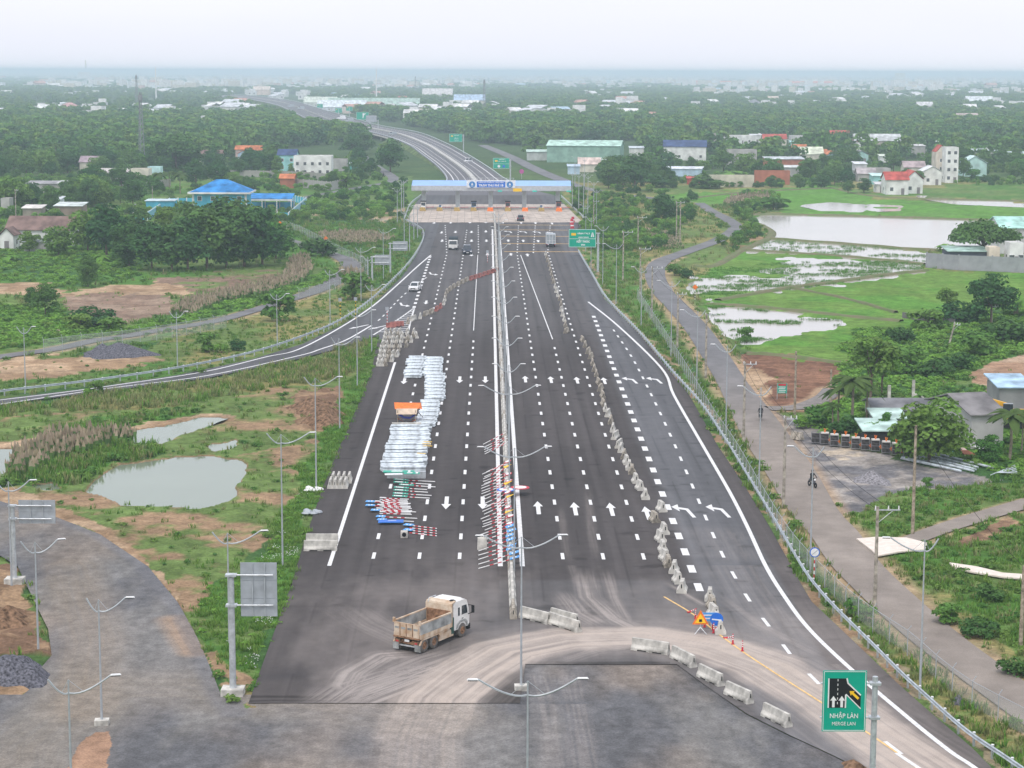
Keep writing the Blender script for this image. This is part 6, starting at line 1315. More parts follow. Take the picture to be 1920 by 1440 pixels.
for i, (x, y, tl, l) in enumerate(((1289,1149,1.2,'knocked over red flexible post at the upper end of the yellow line'),(1304,1160,0,'red and white flexible post second on the yellow line'),(1321,1176,0,'red and white flexible post just behind the triangle sign'),(1338,1187,0,'red flexible post left of the round blue sign foot'),(1357,1197,1.45,'bent flexible post lying right of the round blue sign'),(1374,1208,0,'red and white flexible post sixth on the yellow line'),(1392,1221,0,'red and white flexible post lowest on the yellow line'))):
    o = link('flexible_post', FPM, None, P(x, y) + Vector((0, 0, .01)), (0, tl, .2), label=l, cat='traffic post', group='red flexible posts on the yellow line')
# green notice board
p = P(1466, 746); g = empty('notice_board', (p.x, p.y, 0), label='small green and red notice board on posts beside the ploughed field', cat='notice board')
mb = MB().mat(M_GREYP)
for s in (-.62, .62): mb.tube([(s, 0, -.2), (s, 0, 1.9)], .04, 5)
mb.build('post', g); mb = MB().mat(M_GREEN).box((0, -.03, 1.25), (1.2, .04, 1.3)).mat(M_REDP).box((0, -.06, 1.72), (1.0, .02, .26)).mat(M_WHITE)
for k in range(4): mb.box((rnd.uniform(-.05, .05), -.062, 1.42 - k * .22), (.9, .012, .09))
mb.build('board', g)

# ------------------------------------------------------------------ stacks of rail beams and heaps of sign posts
def beam_mesh(L, W=.62):
    mb = MB().mat(M_ZINCL); pr = [(-.5, .0), (-.36, .09), (-.2, .09), (-.08, -.01), (.08, -.01), (.2, .09), (.36, .09), (.5, 0)]
    vs = [(x, a * W, b) for x in (-L / 2, L / 2) for a, b in pr] + [(x, a * W, b - .03) for x in (-L / 2, L / 2) for a, b in pr]; n = 8
    fs = [(i, i + 1, i + 1 + n, i + n) for i in range(n - 1)] + [(i + 2 * n, i + 3 * n, i + 1 + 3 * n, i + 1 + 2 * n) for i in range(n - 1)] + [(0, n, 3 * n, 2 * n), (n - 1, 3 * n - 1, 4 * n - 1, 2 * n - 1)]
    fs += [(i, i + 2 * n, i + 1 + 2 * n, i + 1) for i in range(n - 1)] + [(i + n, i + 1 + n, i + 1 + 3 * n, i + 3 * n) for i in range(n - 1)]
    mb.add(vs, fs); return mb.mesh('beam', fixn=True)
BL = {2.4: beam_mesh(2.45), 4.1: beam_mesh(4.15)}
SEC = [(2.4, [(673,765,797),(696,762,793)], 'upper left'), (2.4, [(699,760,791),(709,759,790)], 'lower left end'), (2.4, [(673,800,830),(706,793,826)], 'upper right'), (2.4, [(704,799,833),(752,798,832)], 'straight middle'), (2.4, [(754,791,824),(775,789,823)], 'lower middle'), (2.4, [(777,787,822),(801,775,815)], 'bend beside the orange shelter'), (4.1, [(805,735,806),(824,734,806)], 'wide part below the shelter'), (4.1, [(827,733,807),(851,722,799)], 'wide part with yellow straps'), (4.1, [(855,722,799),(886,716,796)], 'last wide part above the green boards')]
for L, ends, nm in SEC:
    (ya, la, ra), (yb, lb, rb) = ends; Za, Zb = F * HH / (ya - 134), F * HH / (yb - 134); Z = Zb; k = 0
    while Z < Za:
        t = (Z - Zb) / (Za - Zb); y = F * HH / Z + 134; xc = ((la + ra) / 2 * t + (lb + rb) / 2 * (1 - t)); p = P(xc, y)
        nl = 3 if L < 3 else 4; yaw = rnd.uniform(-.055, .055); dx = rnd.uniform(-.2, .2); wpx_ = ((ra - la) * t + (rb - lb) * (1 - t)) / pxs(y) / L
        g = empty('rail_beam_stack', (p.x + dx, p.y, 0), yaw, label='nested bright guardrail beams, %s of the long row' % nm, cat='beam stack', group='stacks of guardrail beams, ' + nm)
        g.scale = (wpx_, 1, 1)
        for j in range(nl): link('beam', BL[L], g, (rnd.uniform(-.06, .06), rnd.uniform(-.05, .05), .06 + j * .15 + (.10 if (k % 3) == 0 else 0)))
        Z += .98; k += 1
for i, (x, y) in enumerate(((802,828),(800,832),(802,836),(790,850))):
    MB().mat(M_YEL).box((0, 0, 0), (1.0, .18, .04), rnd.uniform(-.4, .4)).build('strap', None, P(x, y, .85), label='yellow strap lying on the beam stacks, %s from the top' % ORD[i], cat='strap', group='yellow straps')
# lying posts
def lying_post(a, b, plate, label, group, tail=.35, n=6):
    a, b = Vector(a), Vector(b); d = b - a; L = d.length; g = empty('sign_post', a, label=label, cat='sign post', group=group)
    g.rotation_euler = d.to_track_quat('X', 'Z').to_euler()
    mb = MB(); striped_tube(mb, (0, 0, 0), (L, 0, 0), .045, n, M_REDP, M_WHITE, tail); mb.build('post', g)
    if plate == 'green':
        MB().mat(M_GREEN).box((L + .0, 0, .06), (1.5, .55, .03)).mat(M_WHITE).box((L + .1, 0, .08), (.62, .36, .015)).box((L + .52, 0, .08), (.12, .45, .015)).box((L - .45, 0, .08), (.05, .45, .015)).build('plate', g)
    elif plate == 'blue': MB().mat(M_BLUEL).box((L + .1, 0, .06), (.85, .75, .03)).mat(M_WHITE).box((L + .2, .1, .08), (.12, .3, .015)).box((L - .05, -.1, .08), (.12, .35, .015)).build('plate', g)
    elif plate == 'white': MB().mat(M_WHITE).box((L + .1, 0, .06), (.6, .3, .03)).build('plate', g)
    elif plate == 'red': MB().mat(M_REDP).disc((L, 0, .07), .38, 'z').mat(M_WHITE).disc((L, 0, .095), .27, 'z').build('plate', g)
    elif plate == 'tri': MB().mat(M_YEL).slab([(L - .4, -.4), (L + .45, 0), (L - .4, .4)], .06, .09).build('plate', g)
    return g
GP = 'striped sign posts leaning on the median'
YS = [(833,'none'),(838,'none'),(843,'none'),(847,'none'),(851,'none'),(885,'red'),(889,'none'),(894,'tri'),(898,'none'),(903,'none'),(907,'none'),(911,'red'),(916,'none'),(921,'red'),(926,'tri'),(931,'none'),(937,'none'),(944,'red'),(949,'tri'),(954,'none'),(959,'none'),(964,'none'),(973,'red'),(978,'tri'),(983,'none'),(988,'red'),(994,'none'),(1004,'red'),(1009,'blue'),(1016,'blue'),(1024,'blue'),(1033,'blue'),(1041,'blue'),(1049,'blue'),(1058,'blue'),(1066,'blue')]
for i, (y, k) in enumerate(YS[::-1]):
    xl = 897 + (0 if y > 1000 else rnd.uniform(4, 16)); a = P(xl, y, .05); b = RS(2.05 + rnd.uniform(-.15, .2), y - rnd.uniform(17, 23) , .98)
    lying_post(a, b, k, '%s striped post from the front leaning on the median%s' % (ORD[i], {'none': '', 'red': ' with a round plate', 'tri': ' with a yellow triangle', 'blue': ' with a blue plate'}[k]), GP, .32)
o = empty('round_plate', P(949, 918, .75), label='big blue rimmed oval looking plate lying on the median posts', cat='sign'); MB().mat(M_BLUE).disc((0, 0, 0), .95, 'z').mat(M_WHITE).disc((0, 0, .03), .70, 'z').build('plate', o)
o = empty('round_plate', P(975, 914, .75), label='big red rimmed round plate lying right of the blue one on the median', cat='sign'); MB().mat(M_REDP).disc((0, 0, 0), .95, 'z').mat(M_WHITE).disc((0, 0, .03), .66, 'z').build('plate', o)
GQ = 'sign posts laid on the left lane'
k = 0
for y, xl, L in ((900,716,'green'),(905,716,'green'),(910,726,'green'),(915,717,'green'),(920,716,'green'),(926,715,'green'),(931,714,'green')):
    a = P(812 + rnd.uniform(-12, 6), y + 3, .06 + .02 * (k % 3)); b = P(xl + 36, y, .18 + .03 * (k % 3)); lying_post(a, b, 'green', '%s green plated striped post below the beam stacks' % ORD[k], GQ, .5); k += 1
for j in range(14):
    y = 934 + j * 2.2; a = P(768 + rnd.uniform(-6, 6), y + 2, .06 + .06 * (j % 3)); b = P(712 + rnd.uniform(-2, 8), y, .1 + .06 * (j % 3)); lying_post(a, b, 'white' if j % 3 == 0 else 'none', 'bundled pink white post below the green plates, %s from the top' % ORD[j], GQ, .35)
for j, (y, xa, xb) in enumerate(((941,770,702),(948,770,702),(957,780,712),(969,782,722),(975,776,724))): lying_post(P(xa, y + 3, .08), P(xb - 6, y, .14), 'blue', 'lying striped post with a blue plate at its left end, %s from the top' % ORD[j], GQ, .35)
for j in range(4): lying_post(P(819, 991 + j * 4.6, .05), P(768, 985 + j * 4.6, .12), 'blue' if j in (0, 2) else 'none', '%s of the four clean striped posts at the lower end of the heap' % ORD[j], GQ, .05, 9)
MB().mat(M_BLUE).box((0, 0, 0), (2.3, 1.1, .05), .03).mat(M_BLUEL).box((0, 0, -.04), (2.34, 1.14, .02), .03).mat(M_WHITE).box((.1, .1, .035), (.8, .08, .02), .3).build('blue_board', None, P(733, 977, .25), label='long blue board lying flat on the lane below the striped posts', cat='sign board')
for i, (x, y, w, hh2, m_) in enumerate(((748, 884, 3.2, 1.0, M_GREEN), (772, 887, 1.6, .9, M_GREEN), (738, 889, 1.8, .7, M_WHITE))):
    MB().mat(m_).box((0, 0, 0), (w, hh2, .05), .06 * i).mat(M_WHITE).box((-.2, 0, .035), (w * .35, hh2 * .4, .02)).box((w * .33, 0, .035), (.25, hh2 * .7, .02)).build('direction_board', None, P(x, y, .95), label=('long green board with white panels lying on the last beam stack', 'short green board lying right of the long one on the last stack', 'white board under the green ones on the last stack')[i], cat='sign board')
MB().mat(M_ZINC).box((0, 0, .35), (4.0, .5, .7)).build('steel_box_girder', None, P(762, 896, 0), label='grey box shaped steel girder below the beam stacks', cat='girder')
g = empty('cable_box', P(758, 1008, 0), label='square concrete box with a round black hole beside the heap', cat='box'); MB().mat(M_CB).box((0, 0, .32), (.62, .6, .6)).build('body', g); MB().mat(M_BLACK).disc((0, -.305, .34), .2).build('hole', g)
# orange shelter
p = P(763, 796); g = empty('work_shelter', (p.x, p.y, 0), label='orange tarpaulin shelter with a blue hammock beside the beam stacks', cat='shelter')
mb = MB().mat(M_WOODP)
for a in ((-1.1, -.9), (1.1, -.9), (-1.15, 1.1), (1.15, 1.1)): mb.tube([(a[0], a[1], 0), (a[0] * .95, a[1], 1.9)], .04, 5)
mb.build('pole', g); mb = MB().mat(M_ORANGE); mb.add([(-1.4,-.3,1.95),(1.4,-.3,1.98),(1.6,1.7,2.35),(-1.6,1.6,2.4),(-1.4,-.3,1.91),(1.4,-.3,1.94),(1.6,1.7,2.3),(-1.6,1.6,2.35),(1.8,.7,1.75)], [(0,1,2,3),(7,6,5,4),(0,4,5,1),(1,8,2)]); mb.build('roof_tarpaulin', g)
MB().mat(mat('beige_tarpaulin', (.62, .50, .38), .8)).add([(-1.2,-1.1,1.42),(1.2,-1.1,1.45),(1.25,-.3,1.99),(-1.25,-.3,1.97),(-1.2,-1.1,1.38),(1.2,-1.1,1.41),(1.25,-.3,1.95),(-1.25,-.3,1.93)], [(0,1,2,3),(7,6,5,4),(0,4,5,1)]).build('front_flap', g)
mb = MB().mat(mat('blue_cloth', (.03, .06, .42), .8)); mb.add([(-1.0,.1,1.1),(-.4,.1,.72),(.4,.1,.68),(1.0,.1,1.1),(-1.0,.8,1.3),(-.4,.8,.85),(.4,.8,.8),(1.0,.8,1.3)], [(0,1,5,4),(1,2,6,5),(2,3,7,6)]); mb.build('hammock', g)
MB().mat(M_ORANGE).add([(-1.1,-.5,.95),(-.4,-.6,.45),(.4,-.6,.42),(1.1,-.5,.75),(-1.1,0,.7),(-.4,0,.35),(.4,0,.3),(1.1,0,.5)], [(0,1,5,4),(1,2,6,5),(2,3,7,6)]).build('orange_sheet', g)
MB().mat(M_DARK).box((0, .2, .14), (1.7, .7, .24)).build('bedding', g)
MB().mat(M_WHITE).add([(1.2,.3,1.7),(1.9,-.2,1.0),(1.9,.5,.7),(1.25,.9,1.3)], [(0,1,2,3)]).build('side_cloth', g)
# rubbish on the left verge
for x, y, m_, l in ((588,919,M_WHITE,'white plastic sheeting dumped by the foot of the tall lamp post'),(585,962,M_SBACK,'grey and white rubbish heap on the left shoulder')):
    mb = MB().mat(m_); rs = random.Random(3)
    for k in range(7): mb.ball((rs.uniform(-.6, .6), rs.uniform(-.6, .6), .1), (rs.uniform(.2, .5), rs.uniform(.2, .5), rs.uniform(.1, .3)), 6, 4)
    mb.build('rubbish_heap', None, P(x, y), label=l, cat='rubbish')
mb = MB().mat(M_WOODP); rs = random.Random(4)
for k in range(8): mb.box((rs.uniform(-.9, .9), rs.uniform(-.7, .7), .14), (rs.uniform(.4, 1.0), .4, .25), rs.uniform(0, 3), .8, .8, rs.uniform(-.2, .2))
mb.build('rubble_heap', None, P(98, 622), label='pinkish rubble heap at the corner of the left country lane', cat='rubble')
# heaps
def heap(name, x, y, rx, ry, h, m, label, cat='heap', seed=1, ang=0.0):
    n, k = 30, 12; vs = []; fs = []; rs = np.random.RandomState(seed)
    for i in range(k + 1):
        t = i / k
        for j in range(n):
            a = 2 * math.pi * j / n; rr = t * (1 + .18 * math.sin(a * 3 + seed) + .10 * math.sin(a * 7 + seed * 2)); z = h * (1 - t) ** .9 * (.85 + .5 * float(vnoise(rr * math.cos(a) * 3 + seed, rr * math.sin(a) * 3, seed))) - .2 * t; vs.append((rx * rr * math.cos(a), ry * rr * math.sin(a), z))
    for i in range(k):
        for j in range(n): fs.append((i * n + j, (i + 1) * n + j, (i + 1) * n + (j + 1) % n, i * n + (j + 1) % n))
    return MB().mat(m).add(vs, fs).build(name, None, P(x, y), ang, smooth=True, label=label, cat=cat)
M_STONE = mat('dark_gravel', (.13, .13, .15), .95, amt=.35, scale=5, bump=.8); M_STONEL = mat('grey_gravel', (.26, .25, .26), .95, amt=.3, scale=5, bump=.8); M_SOIL = mat('red_soil', (.21, .13, .08), .95, amt=.35, scale=2.5, bump=.8)
heap('gravel_heap', 222, 664, 5.6, 4, 1.7, M_STONE, 'dark gravel heap beside the country lane fence at the left'); heap('gravel_heap', 192, 663, 3, 3, 1.3, M_STONE, 'smaller left end of the dark gravel heap at the lane', seed=2)
heap('gravel_heap', 25, 1268, 2.6, 3.4, 1.7, M_STONE, 'dark blue grey gravel heap at the left edge', seed=3); heap('gravel_heap', 1635, 898, 1.9, 3, .8, M_STONEL, 'grey gravel heap in the middle of the yard', seed=4)
heap('soil_heap', 612, 790, 2.6, 6, 1.9, M_SOIL, 'brown soil heap left of the verge behind the small barrier cluster', seed=5); heap('soil_heap', 590, 765, 3.2, 5, 1.3, M_SOIL, 'lower soil heap beside the larger one', seed=6); heap('soil_heap', 1600, 1437, .9, 1.4, .35, M_SOIL, 'little red soil heap at the tip of the haul road edge', seed=8)
heap('soil_heap', 15, 1160, 1.6, 3, .9, M_SOIL, 'red spoil heap at the left edge inside the gravel curve', seed=9); heap('stone_pile', 1797, 1313, .55, 1.1, .35, M_STONE, 'small dark stone pile behind the guardrail', seed=10)
# white sheets spread to dry
M_SHEET = mat('pale_sheet', (.78, .70, .62), .9, amt=.08, scale=1.5, rgb2=(.66, .58, .50))
for pts, l in (([(1606,1012),(1640,1009),(1700,1010),(1738,1020),(1735,1032),(1690,1036),(1645,1044),(1635,1034),(1622,1024)], 'big pale sheet spread beside the service road'), ([(1780,1057),(1830,1064),(1880,1076),(1935,1080),(1935,1088),(1880,1084),(1820,1074),(1790,1068)], 'long narrow pale strip of sheet at the right')):
    q = [P(x, y) for x, y in pts]; c = sum(q, Vector()) / len(q); MB().mat(M_SHEET).slab([(v.x - c.x, v.y - c.y) for v in q], 0, .12).build('drying_sheet', None, (c.x, c.y, .0), label=l, cat='sheet')
# crates with orange cable tails
M_CRATE = mat('rusty_dark_steel', (.09, .085, .085), .7, .3, amt=.3, scale=3)
CR = [(1529,830),(1546,832),(1564,835),(1585,837),(1604,841),(1622,843),(1641,845),(1661,849),(1680,852),(1702,857)]
for i, (x, y) in enumerate(CR):
    p = P(x, y); g = empty('steel_crate', (p.x, p.y, 0), -.12 + rnd.uniform(-.06, .06), label='%s dark steel crate%s from the left in the yard row' % (ORD[i], ' without a lid' if i == 0 else ''), cat='crate', group='steel crates in the yard')
    mb = MB().mat(mat('crate_frame', (.24,.24,.25), .7)); s = .46
    for a in (-s, s):
        for b in (-s, s): mb.box((a, b, .62), (.06, .06, 1.2))
        for z in (.08, .62, 1.2): mb.box((a, 0, z), (.05, 2 * s - .07, .05)); mb.box((0, a, z), (2 * s - .07, .05, .05))
    mb.build('frame', g); MB().mat(M_CRATE).box((0, 0, .6), (.8, .8, .98)).build('core', g)
    if i: MB().mat(M_CB).box((0, 0, 1.27), (.9, .9, .08)).build('lid', g); mb = MB().mat(M_ORANGE); mb.tube([(0, 0, 1.3), (-.08, 0, 1.75)], .06, 5); mb.tube([(0, 0, 1.3), (.13, .05, 1.7)], .05, 5); mb.tube([(.4, -.48, .6), (.62, -.5, .3), (.55, -.4, .75)], .06, 5); mb.build('cable_tail', g)
# steel poles on the ground
for i, (a, b, c, d) in enumerate(((1690,858,1802,883),(1718,842,1862,877),(1718,848,1834,876),(1719,853,1830,880),(1720,858,1826,883))):
    p0, p1 = P(a, y := b, .3), P(c, d, .12 + .1 * (i % 2)); MB().mat(M_ZINCL).tube([(0, 0, 0), p1 - p0], .20, 8, .12).build('steel_mast', None, p0, label='%s long galvanised mast lying at the right end of the crates' % ORD[i], cat='mast', group='steel masts lying in the yard')
for i in range(6):
    p0, p1 = P(1857 + i * 2, 891 - i, .1 + .05 * i), P(1903 + i, 872 + i * 3, .3); MB().mat(M_ZINCL).tube([(0, 0, 0), p1 - p0], .045, 6).build('steel_tube', None, p0, label='%s thin steel tube of the fanned bundle at the right edge of the yard' % ORD[i], cat='tube', group='fanned steel tubes')
for i, (x, y, m_) in enumerate(((1780,852,mat('green_tin', (.12, .34, .28), .6)),(1800,852,mat('pink_tin', (.55, .40, .34), .6)),(1812,857,mat('rust_tin', (.30, .12, .07), .7)),(1835,846,M_WHITE))):
    MB().mat(m_).box((0, 0, .5), (1.7, 1.3, .05), .3 * i, 1, 1, .25, .1).build('metal_sheet', None, P(x, y), label=('greenish', 'pale pink', 'rusty brown', 'white')[i] + ' scrap roofing sheet on the pile beside the grey house', cat='metal sheet', group='scrap roofing sheets')
# ------------------------------------------------------------------ vehicles and people
def wheel(g, x, y, r, w, nm='wheel', mt=None):
    o = MB().mat(mt or M_DARK); k = 14
    prof = [(-w/2, r*.86), (-w*.36, r), (w*.36, r), (w/2, r*.86), (w/2, r*.56), (-w/2, r*.56)]; vs = []; fs = []
    for i in range(k):
        a = 2*math.pi*i/k; vs += [(rr*math.cos(a), yy, rr*math.sin(a)) for yy, rr in prof]
    n = len(prof)
    for i in range(k):
        for j in range(n): fs.append((i*n+j, ((i+1)%k)*n+j, ((i+1)%k)*n+(j+1)%n, i*n+(j+1)%n))
    o.add(vs, fs); t = o.build(nm, g, (x, y, r)); return t
M_TYRE = mat('dusty_tyre', (.17, .155, .14), .95, amt=.2, scale=4); M_CREAM = mat('worn_cream_paint', (.66, .56, .44), .7, amt=.2, scale=1.6, rgb2=(.42, .26, .15)); M_GREYB = mat('worn_grey_side', (.36, .37, .36), .75, amt=.25, scale=1.2)
M_RUST = mat('rusty_steel', (.30, .17, .10), .85, amt=.3, scale=3); M_CAB = mat('cab_white', (.80, .79, .76), .4, amt=.06, scale=1.2); M_BEDM = mat('bed_dust', (.40, .34, .30), .9, amt=.2, scale=1.5)
def dump_truck():
    a, b = P(801, 1221), P(861, 1195); mid = (a + b) / 2; ang = math.atan2(b.y - a.y, b.x - a.x)
    side = Vector((math.sin(ang), -math.cos(ang), 0)); c = mid - side * 1.02
    g = empty('dump_truck', (c.x, c.y, 0), ang - .02, label='white cab dump truck with a rusty cream tipping body driving away to the right', cat='truck')
    MB().mat(M_RUST).box((-.1, .45, .78), (6.0, .16, .24)).box((-.1, -.45, .78), (6.0, .16, .24)).box((-3.0, 0, .7), (.2, 1.9, .18)).box((-1.9, 0, .55), (1.6, .5, .2)).build('chassis', g)
    x0, x1, w, zf, zt = -3.15, .95, 1.13, 1.17, 2.17
    bed = MB().mat(M_BEDM).box(((x0+x1)/2, 0, zf), (x1-x0, 2*w-.1, .12)).build('bed_floor', g)
    for s in (-1, 1):
        mb = MB().mat(M_CREAM).box(((x0+x1)/2, s*w, zf+.08), (x1-x0, .1, .30)).mat(M_GREYB).box(((x0+x1)/2, s*w, (zf+zt)/2+.14), (x1-x0-.12, .07, zt-zf-.2)).mat(M_CREAM).box(((x0+x1)/2, s*w, zt+.04), (x1-x0, .13, .09))
        mb.prism([(x0+.2, zf-.1),(x1-.3, zf-.1),(x1-.3, zf-.16),(-.3,zf-.2),(-.6,zf-.42),(-.85,zf-.2),(-2.9,zf-.2),(-3.1,zf-.5),(-3.25,zf-.5)], s*w-.05, s*w+.05); mb.build('side_wall', g)
        MB().mat(M_CREAM).box((x0-.03, s*w, zt+.12), (.14, .16, .34)).build('hinge_post', g)
    tg = MB().mat(M_CREAM).box((x0-.06, 0, (zf+zt)/2), (.09, 2*w-.12, zt-zf)).mat(M_RUST)
    for y in (-.55, 0, .55): tg.box((x0-.12, y, (zf+zt)/2), (.04, .05, zt-zf-.08))
    tg.box((x0-.1, 0, zf-.06), (.12, 2*w, .1)); tg.mat(M_GREYB)
    for y in (-.82, -.28, .28, .82): tg.box((x0-.118, y, zf+.62), (.03, .36, .14))
    tg.build('tailgate', g)
    MB().mat(M_CREAM).box((x1+.02, 0, 1.92), (.1, 2*w+.06, 1.6)).prism([(x1-.02, 2.72),(x1+.02,2.84),(x1+.55,2.95),(x1+.55,2.88)], -w, w).mat(M_RUST).box((x1-.06, 0, 1.75), (.06, 2*w-.2, 1.1)).build('headboard', g)
    cab = MB().mat(M_CAB); pts = [(1.25,.72),(3.32,.72),(3.40,1.45),(3.30,2.05),(3.02,2.72),(2.75,2.84),(1.45,2.84),(1.25,2.7)]; cab.prism(pts, -1.1, 1.1); cab.box((2.05,0,2.9),(1.35,1.9,.1),0,.85,.85); cb = cab.build('cab', g)
    for s in (-1, 1):
        MB().mat(M_GLASS).prism([(2.35,1.72),(3.12,1.72),(2.98,2.36),(2.35,2.40)], s*1.1-.012, s*1.1+.012).build('side_window', g); MB().mat(M_GLASS).prism([(1.85,1.72),(2.08,1.72),(2.08,2.34),(1.85,2.34)], s*1.1-.012, s*1.1+.012).build('side_window', g)
        MB().mat(M_GREYB).prism([(1.58,.8),(1.66,1.12),(1.95,1.34),(2.75,1.34),(3.0,1.12),(3.08,.8),(2.95,.8),(2.85,1.08),(2.62,1.22),(2.05,1.22),(1.83,1.08),(1.72,.8)], s*1.13-.06, s*1.13+.04).build('wheel_arch', g)
        MB().mat(M_DARK).box((3.38, s*1.42, 1.98), (.12, .2, .55)).tube([(3.2, s*1.1, 2.3),(3.38, s*1.42, 2.25)], .03, 4).tube([(3.2, s*1.1, 1.6),(3.38, s*1.42, 1.72)], .03, 4).build('mirror', g)
        MB().mat(M_BLACK).box((2.45, s*1.115, 1.44), (.2, .02, .05)).build('door_handle', g)
    MB().mat(M_GLASS).add([(3.41,-.98,1.5),(3.41,.98,1.5),(3.06,.95,2.66),(3.06,-.95,2.66)], [(0,1,2,3)]).build('windscreen', g)
    MB().mat(M_BLACK).box((3.36,0,.62),(.3,2.2,.42)).build('bumper', g)
    MB().mat(M_DARK).ball((1.55,-.78,2.8),(.34,.3,.2),8,5).build('air_intake', g); MB().mat(mat('dark_green_plastic', (.03, .09, .07), .6)).box((1.1,-.95,1.15),(.35,.35,1.2)).build('air_cleaner', g)
    MB().mat(M_ZINC).tube([(.85,.9,2.75),(1.0,.9,3.05),(1.9,.9,3.02)],.03,4).build('grab_rail', g)
    for s in (-1, 1): MB().mat(M_CREAM).box((.25, s*.95, .66), (1.9, .34, .52), 0, 1, .9).build('tank' if s < 0 else 'side_guard', g)
    MB().mat(M_ZINC).box((-3.1,0,.48),(.08,2.0,.1)).build('underrun_bar', g)
    for s in (-1, 1): MB().mat(M_RUST).box((-3.18, s*.82, .74),(.1,.42,.34)).mat(M_REDP).box((-3.24, s*.82, .76),(.03,.22,.09)).build('tail_light', g); MB().mat(M_GREYB).box((-3.22, s*.95, .42),(.05,.5,.5)).build('mud_flap', g)
    MB().mat(M_WHITE).box((-3.2,0,.88),(.02,.4,.18)).build('number_plate', g)
    for x in (2.38, -1.32, -2.57):
        for s in (-1, 1):
            y = s * (1.0 if x > 0 else .92); wh = wheel(g, x, y, .54, .3 if x > 0 else .44, mt=M_TYRE); MB().mat(M_RUST).disc((0, s * (.13 if x > 0 else .15), 0), .29, 'y', 12, .08).disc((0, s * .2, 0), .11, 'y', 8, .1).build('hub', wh)
dump_truck()
CARM = {}
def car(x, y, ang, col, label, kind='suv', L=4.4, W=1.8, H=1.65, sc=1.0, z=0.0, small=False):
    m = mat('car_paint_' + col[0], col[1], .3, .2, amt=.03, spec=.6)
    p = P(x, y, z); g = empty('car', (p.x, p.y, z), ang, label=label, cat='car'); g.scale = (sc,) * 3; h = H
    lo = [(-L/2,.35),(L/2-.06,.32),(L/2,.6),(L/2-.1,.86),(L/2-.95,.98),(-L/2+.12,1.02),(-L/2,.8)]
    bd = MB().mat(m); n = len(lo)
    bd.add([(a, s*W/2*(.94 if b > .8 else 1), b) for s in (-1, 1) for a, b in lo], [tuple(range(n)), tuple(range(2*n-1, n-1, -1))] + [(i, i+n, (i+1)%n+n, (i+1)%n) for i in range(n)])
    rf = [(-L/2+.35 if kind != 'sedan' else -L/2+.95, h-.04),(L/2-1.75,h),(L/2-1.95,h+.0)]
    bd.add([(-L/2+.18,-W*.44,1.0),(L/2-1.0,-W*.44,.98),(L/2-1.0,W*.44,.98),(-L/2+.18,W*.44,1.0),(rf[0][0],-W*.37,rf[0][1]),(L/2-1.8,-W*.37,h),(L/2-1.8,W*.37,h),(rf[0][0],W*.37,rf[0][1])], [(0,1,5,4),(1,2,6,5),(2,3,7,6),(3,0,4,7),(4,5,6,7)])
    bd.build('body', g)
    if small: MB().mat(M_GLASS).box((L/2-1.42, 0, 1.3), (.62, W*.8, .5), 0, .75, .95).build('windscreen', g); return g
    A = Vector((L/2-1.0,-W*.44,.98)); B = Vector((L/2-1.0,W*.44,.98)); Cc = Vector((L/2-1.8,W*.37,h)); Dd2 = Vector((L/2-1.8,-W*.37,h)); nrm = (B-A).cross(Dd2-A).normalized() * .012
    q = [A.lerp(Cc,.08), B.lerp(Dd2,.08), Cc.lerp(A,.07), Dd2.lerp(B,.07)]; MB().mat(M_GLASS).add([v+nrm for v in q]+[v-nrm for v in q], [(0,1,2,3),(7,6,5,4)]).build('windscreen', g)
    for s in (-1, 1):
        MB().mat(M_GLASS).add([(-L/2+.6, s*(W*.435+.012),1.06),(L/2-1.12,s*(W*.435+.012),1.06),(L/2-1.8,s*(W*.375+.012),h-.08),(rf[0][0]+.15,s*(W*.375+.012),h-.08)], [(0,1,2,3)]).build('side_window', g)
        MB().mat(M_WHITE).box((L/2-.06, s*W*.36, .74), (.14, .38, .16)).build('headlight', g); MB().mat(m).box((L/2-1.3, s*(W/2+.08), 1.02), (.14,.2,.14)).build('mirror', g); MB().mat(M_REDP).box((-L/2+.03, s*W*.38, .86), (.1,.26,.2)).build('tail_light', g)
        for xx in (L/2-.85, -L/2+.85): wheel(g, xx, s*(W/2-.1), .34, .22)
    MB().mat(M_BLACK).box((L/2-.0,0,.6),(.06,W*.5,.22)).build('grille', g); MB().mat(M_WHITE).box((L/2+.035,0,.45),(.02,.5,.13)).build('number_plate', g); MB().mat(M_GLASS).box((rf[0][0]-.12,0,1.32),(.06,W*.66,.42)).build('rear_window', g)
    return g
DN = -math.pi / 2 + .0
car(778, 545, DN - .12, ('white', (.80, .80, .80)), 'white hatchback driving towards the slip road lane', 'suv', 4.4, 1.85, 1.6)
car(876, 476, DN + .06, ('navy', (.04, .05, .075)), 'dark blue grey suv coming from the toll plaza', 'suv', 4.6, 1.9, 1.85, 1.1)
car(976, 414, -DN, ('black', (.03, .035, .045)), 'dark car leaving a toll lane seen from behind', 'suv', 4.5, 1.85, 1.65, 1.05)
car(878, 305, DN - .4, ('white', (.80, .80, .80)), 'white van on the motorway just beyond the toll plaza', 'suv', 4.8, 1.9, 2.0, 1.1)
car(736, 253, DN - .9, ('grey', (.35, .38, .40)), 'grey car on the far motorway bend by the bridge', 'suv', sc=1.2, z=3, small=True)
for x, y, c, l in ((565,205,'grey','far dark car high on the motorway curve'),(640,224,'white','far white lorry like car on the curve'),(655,229,'grey','second far car on the curve'),(546,201,'grey','topmost far car on the curve')): car(x, y, DN - 1.1, (c, (.35, .38, .40) if c == 'grey' else (.8, .8, .8)), l, sc=1.5, z=5.5, small=True, H=2.0)
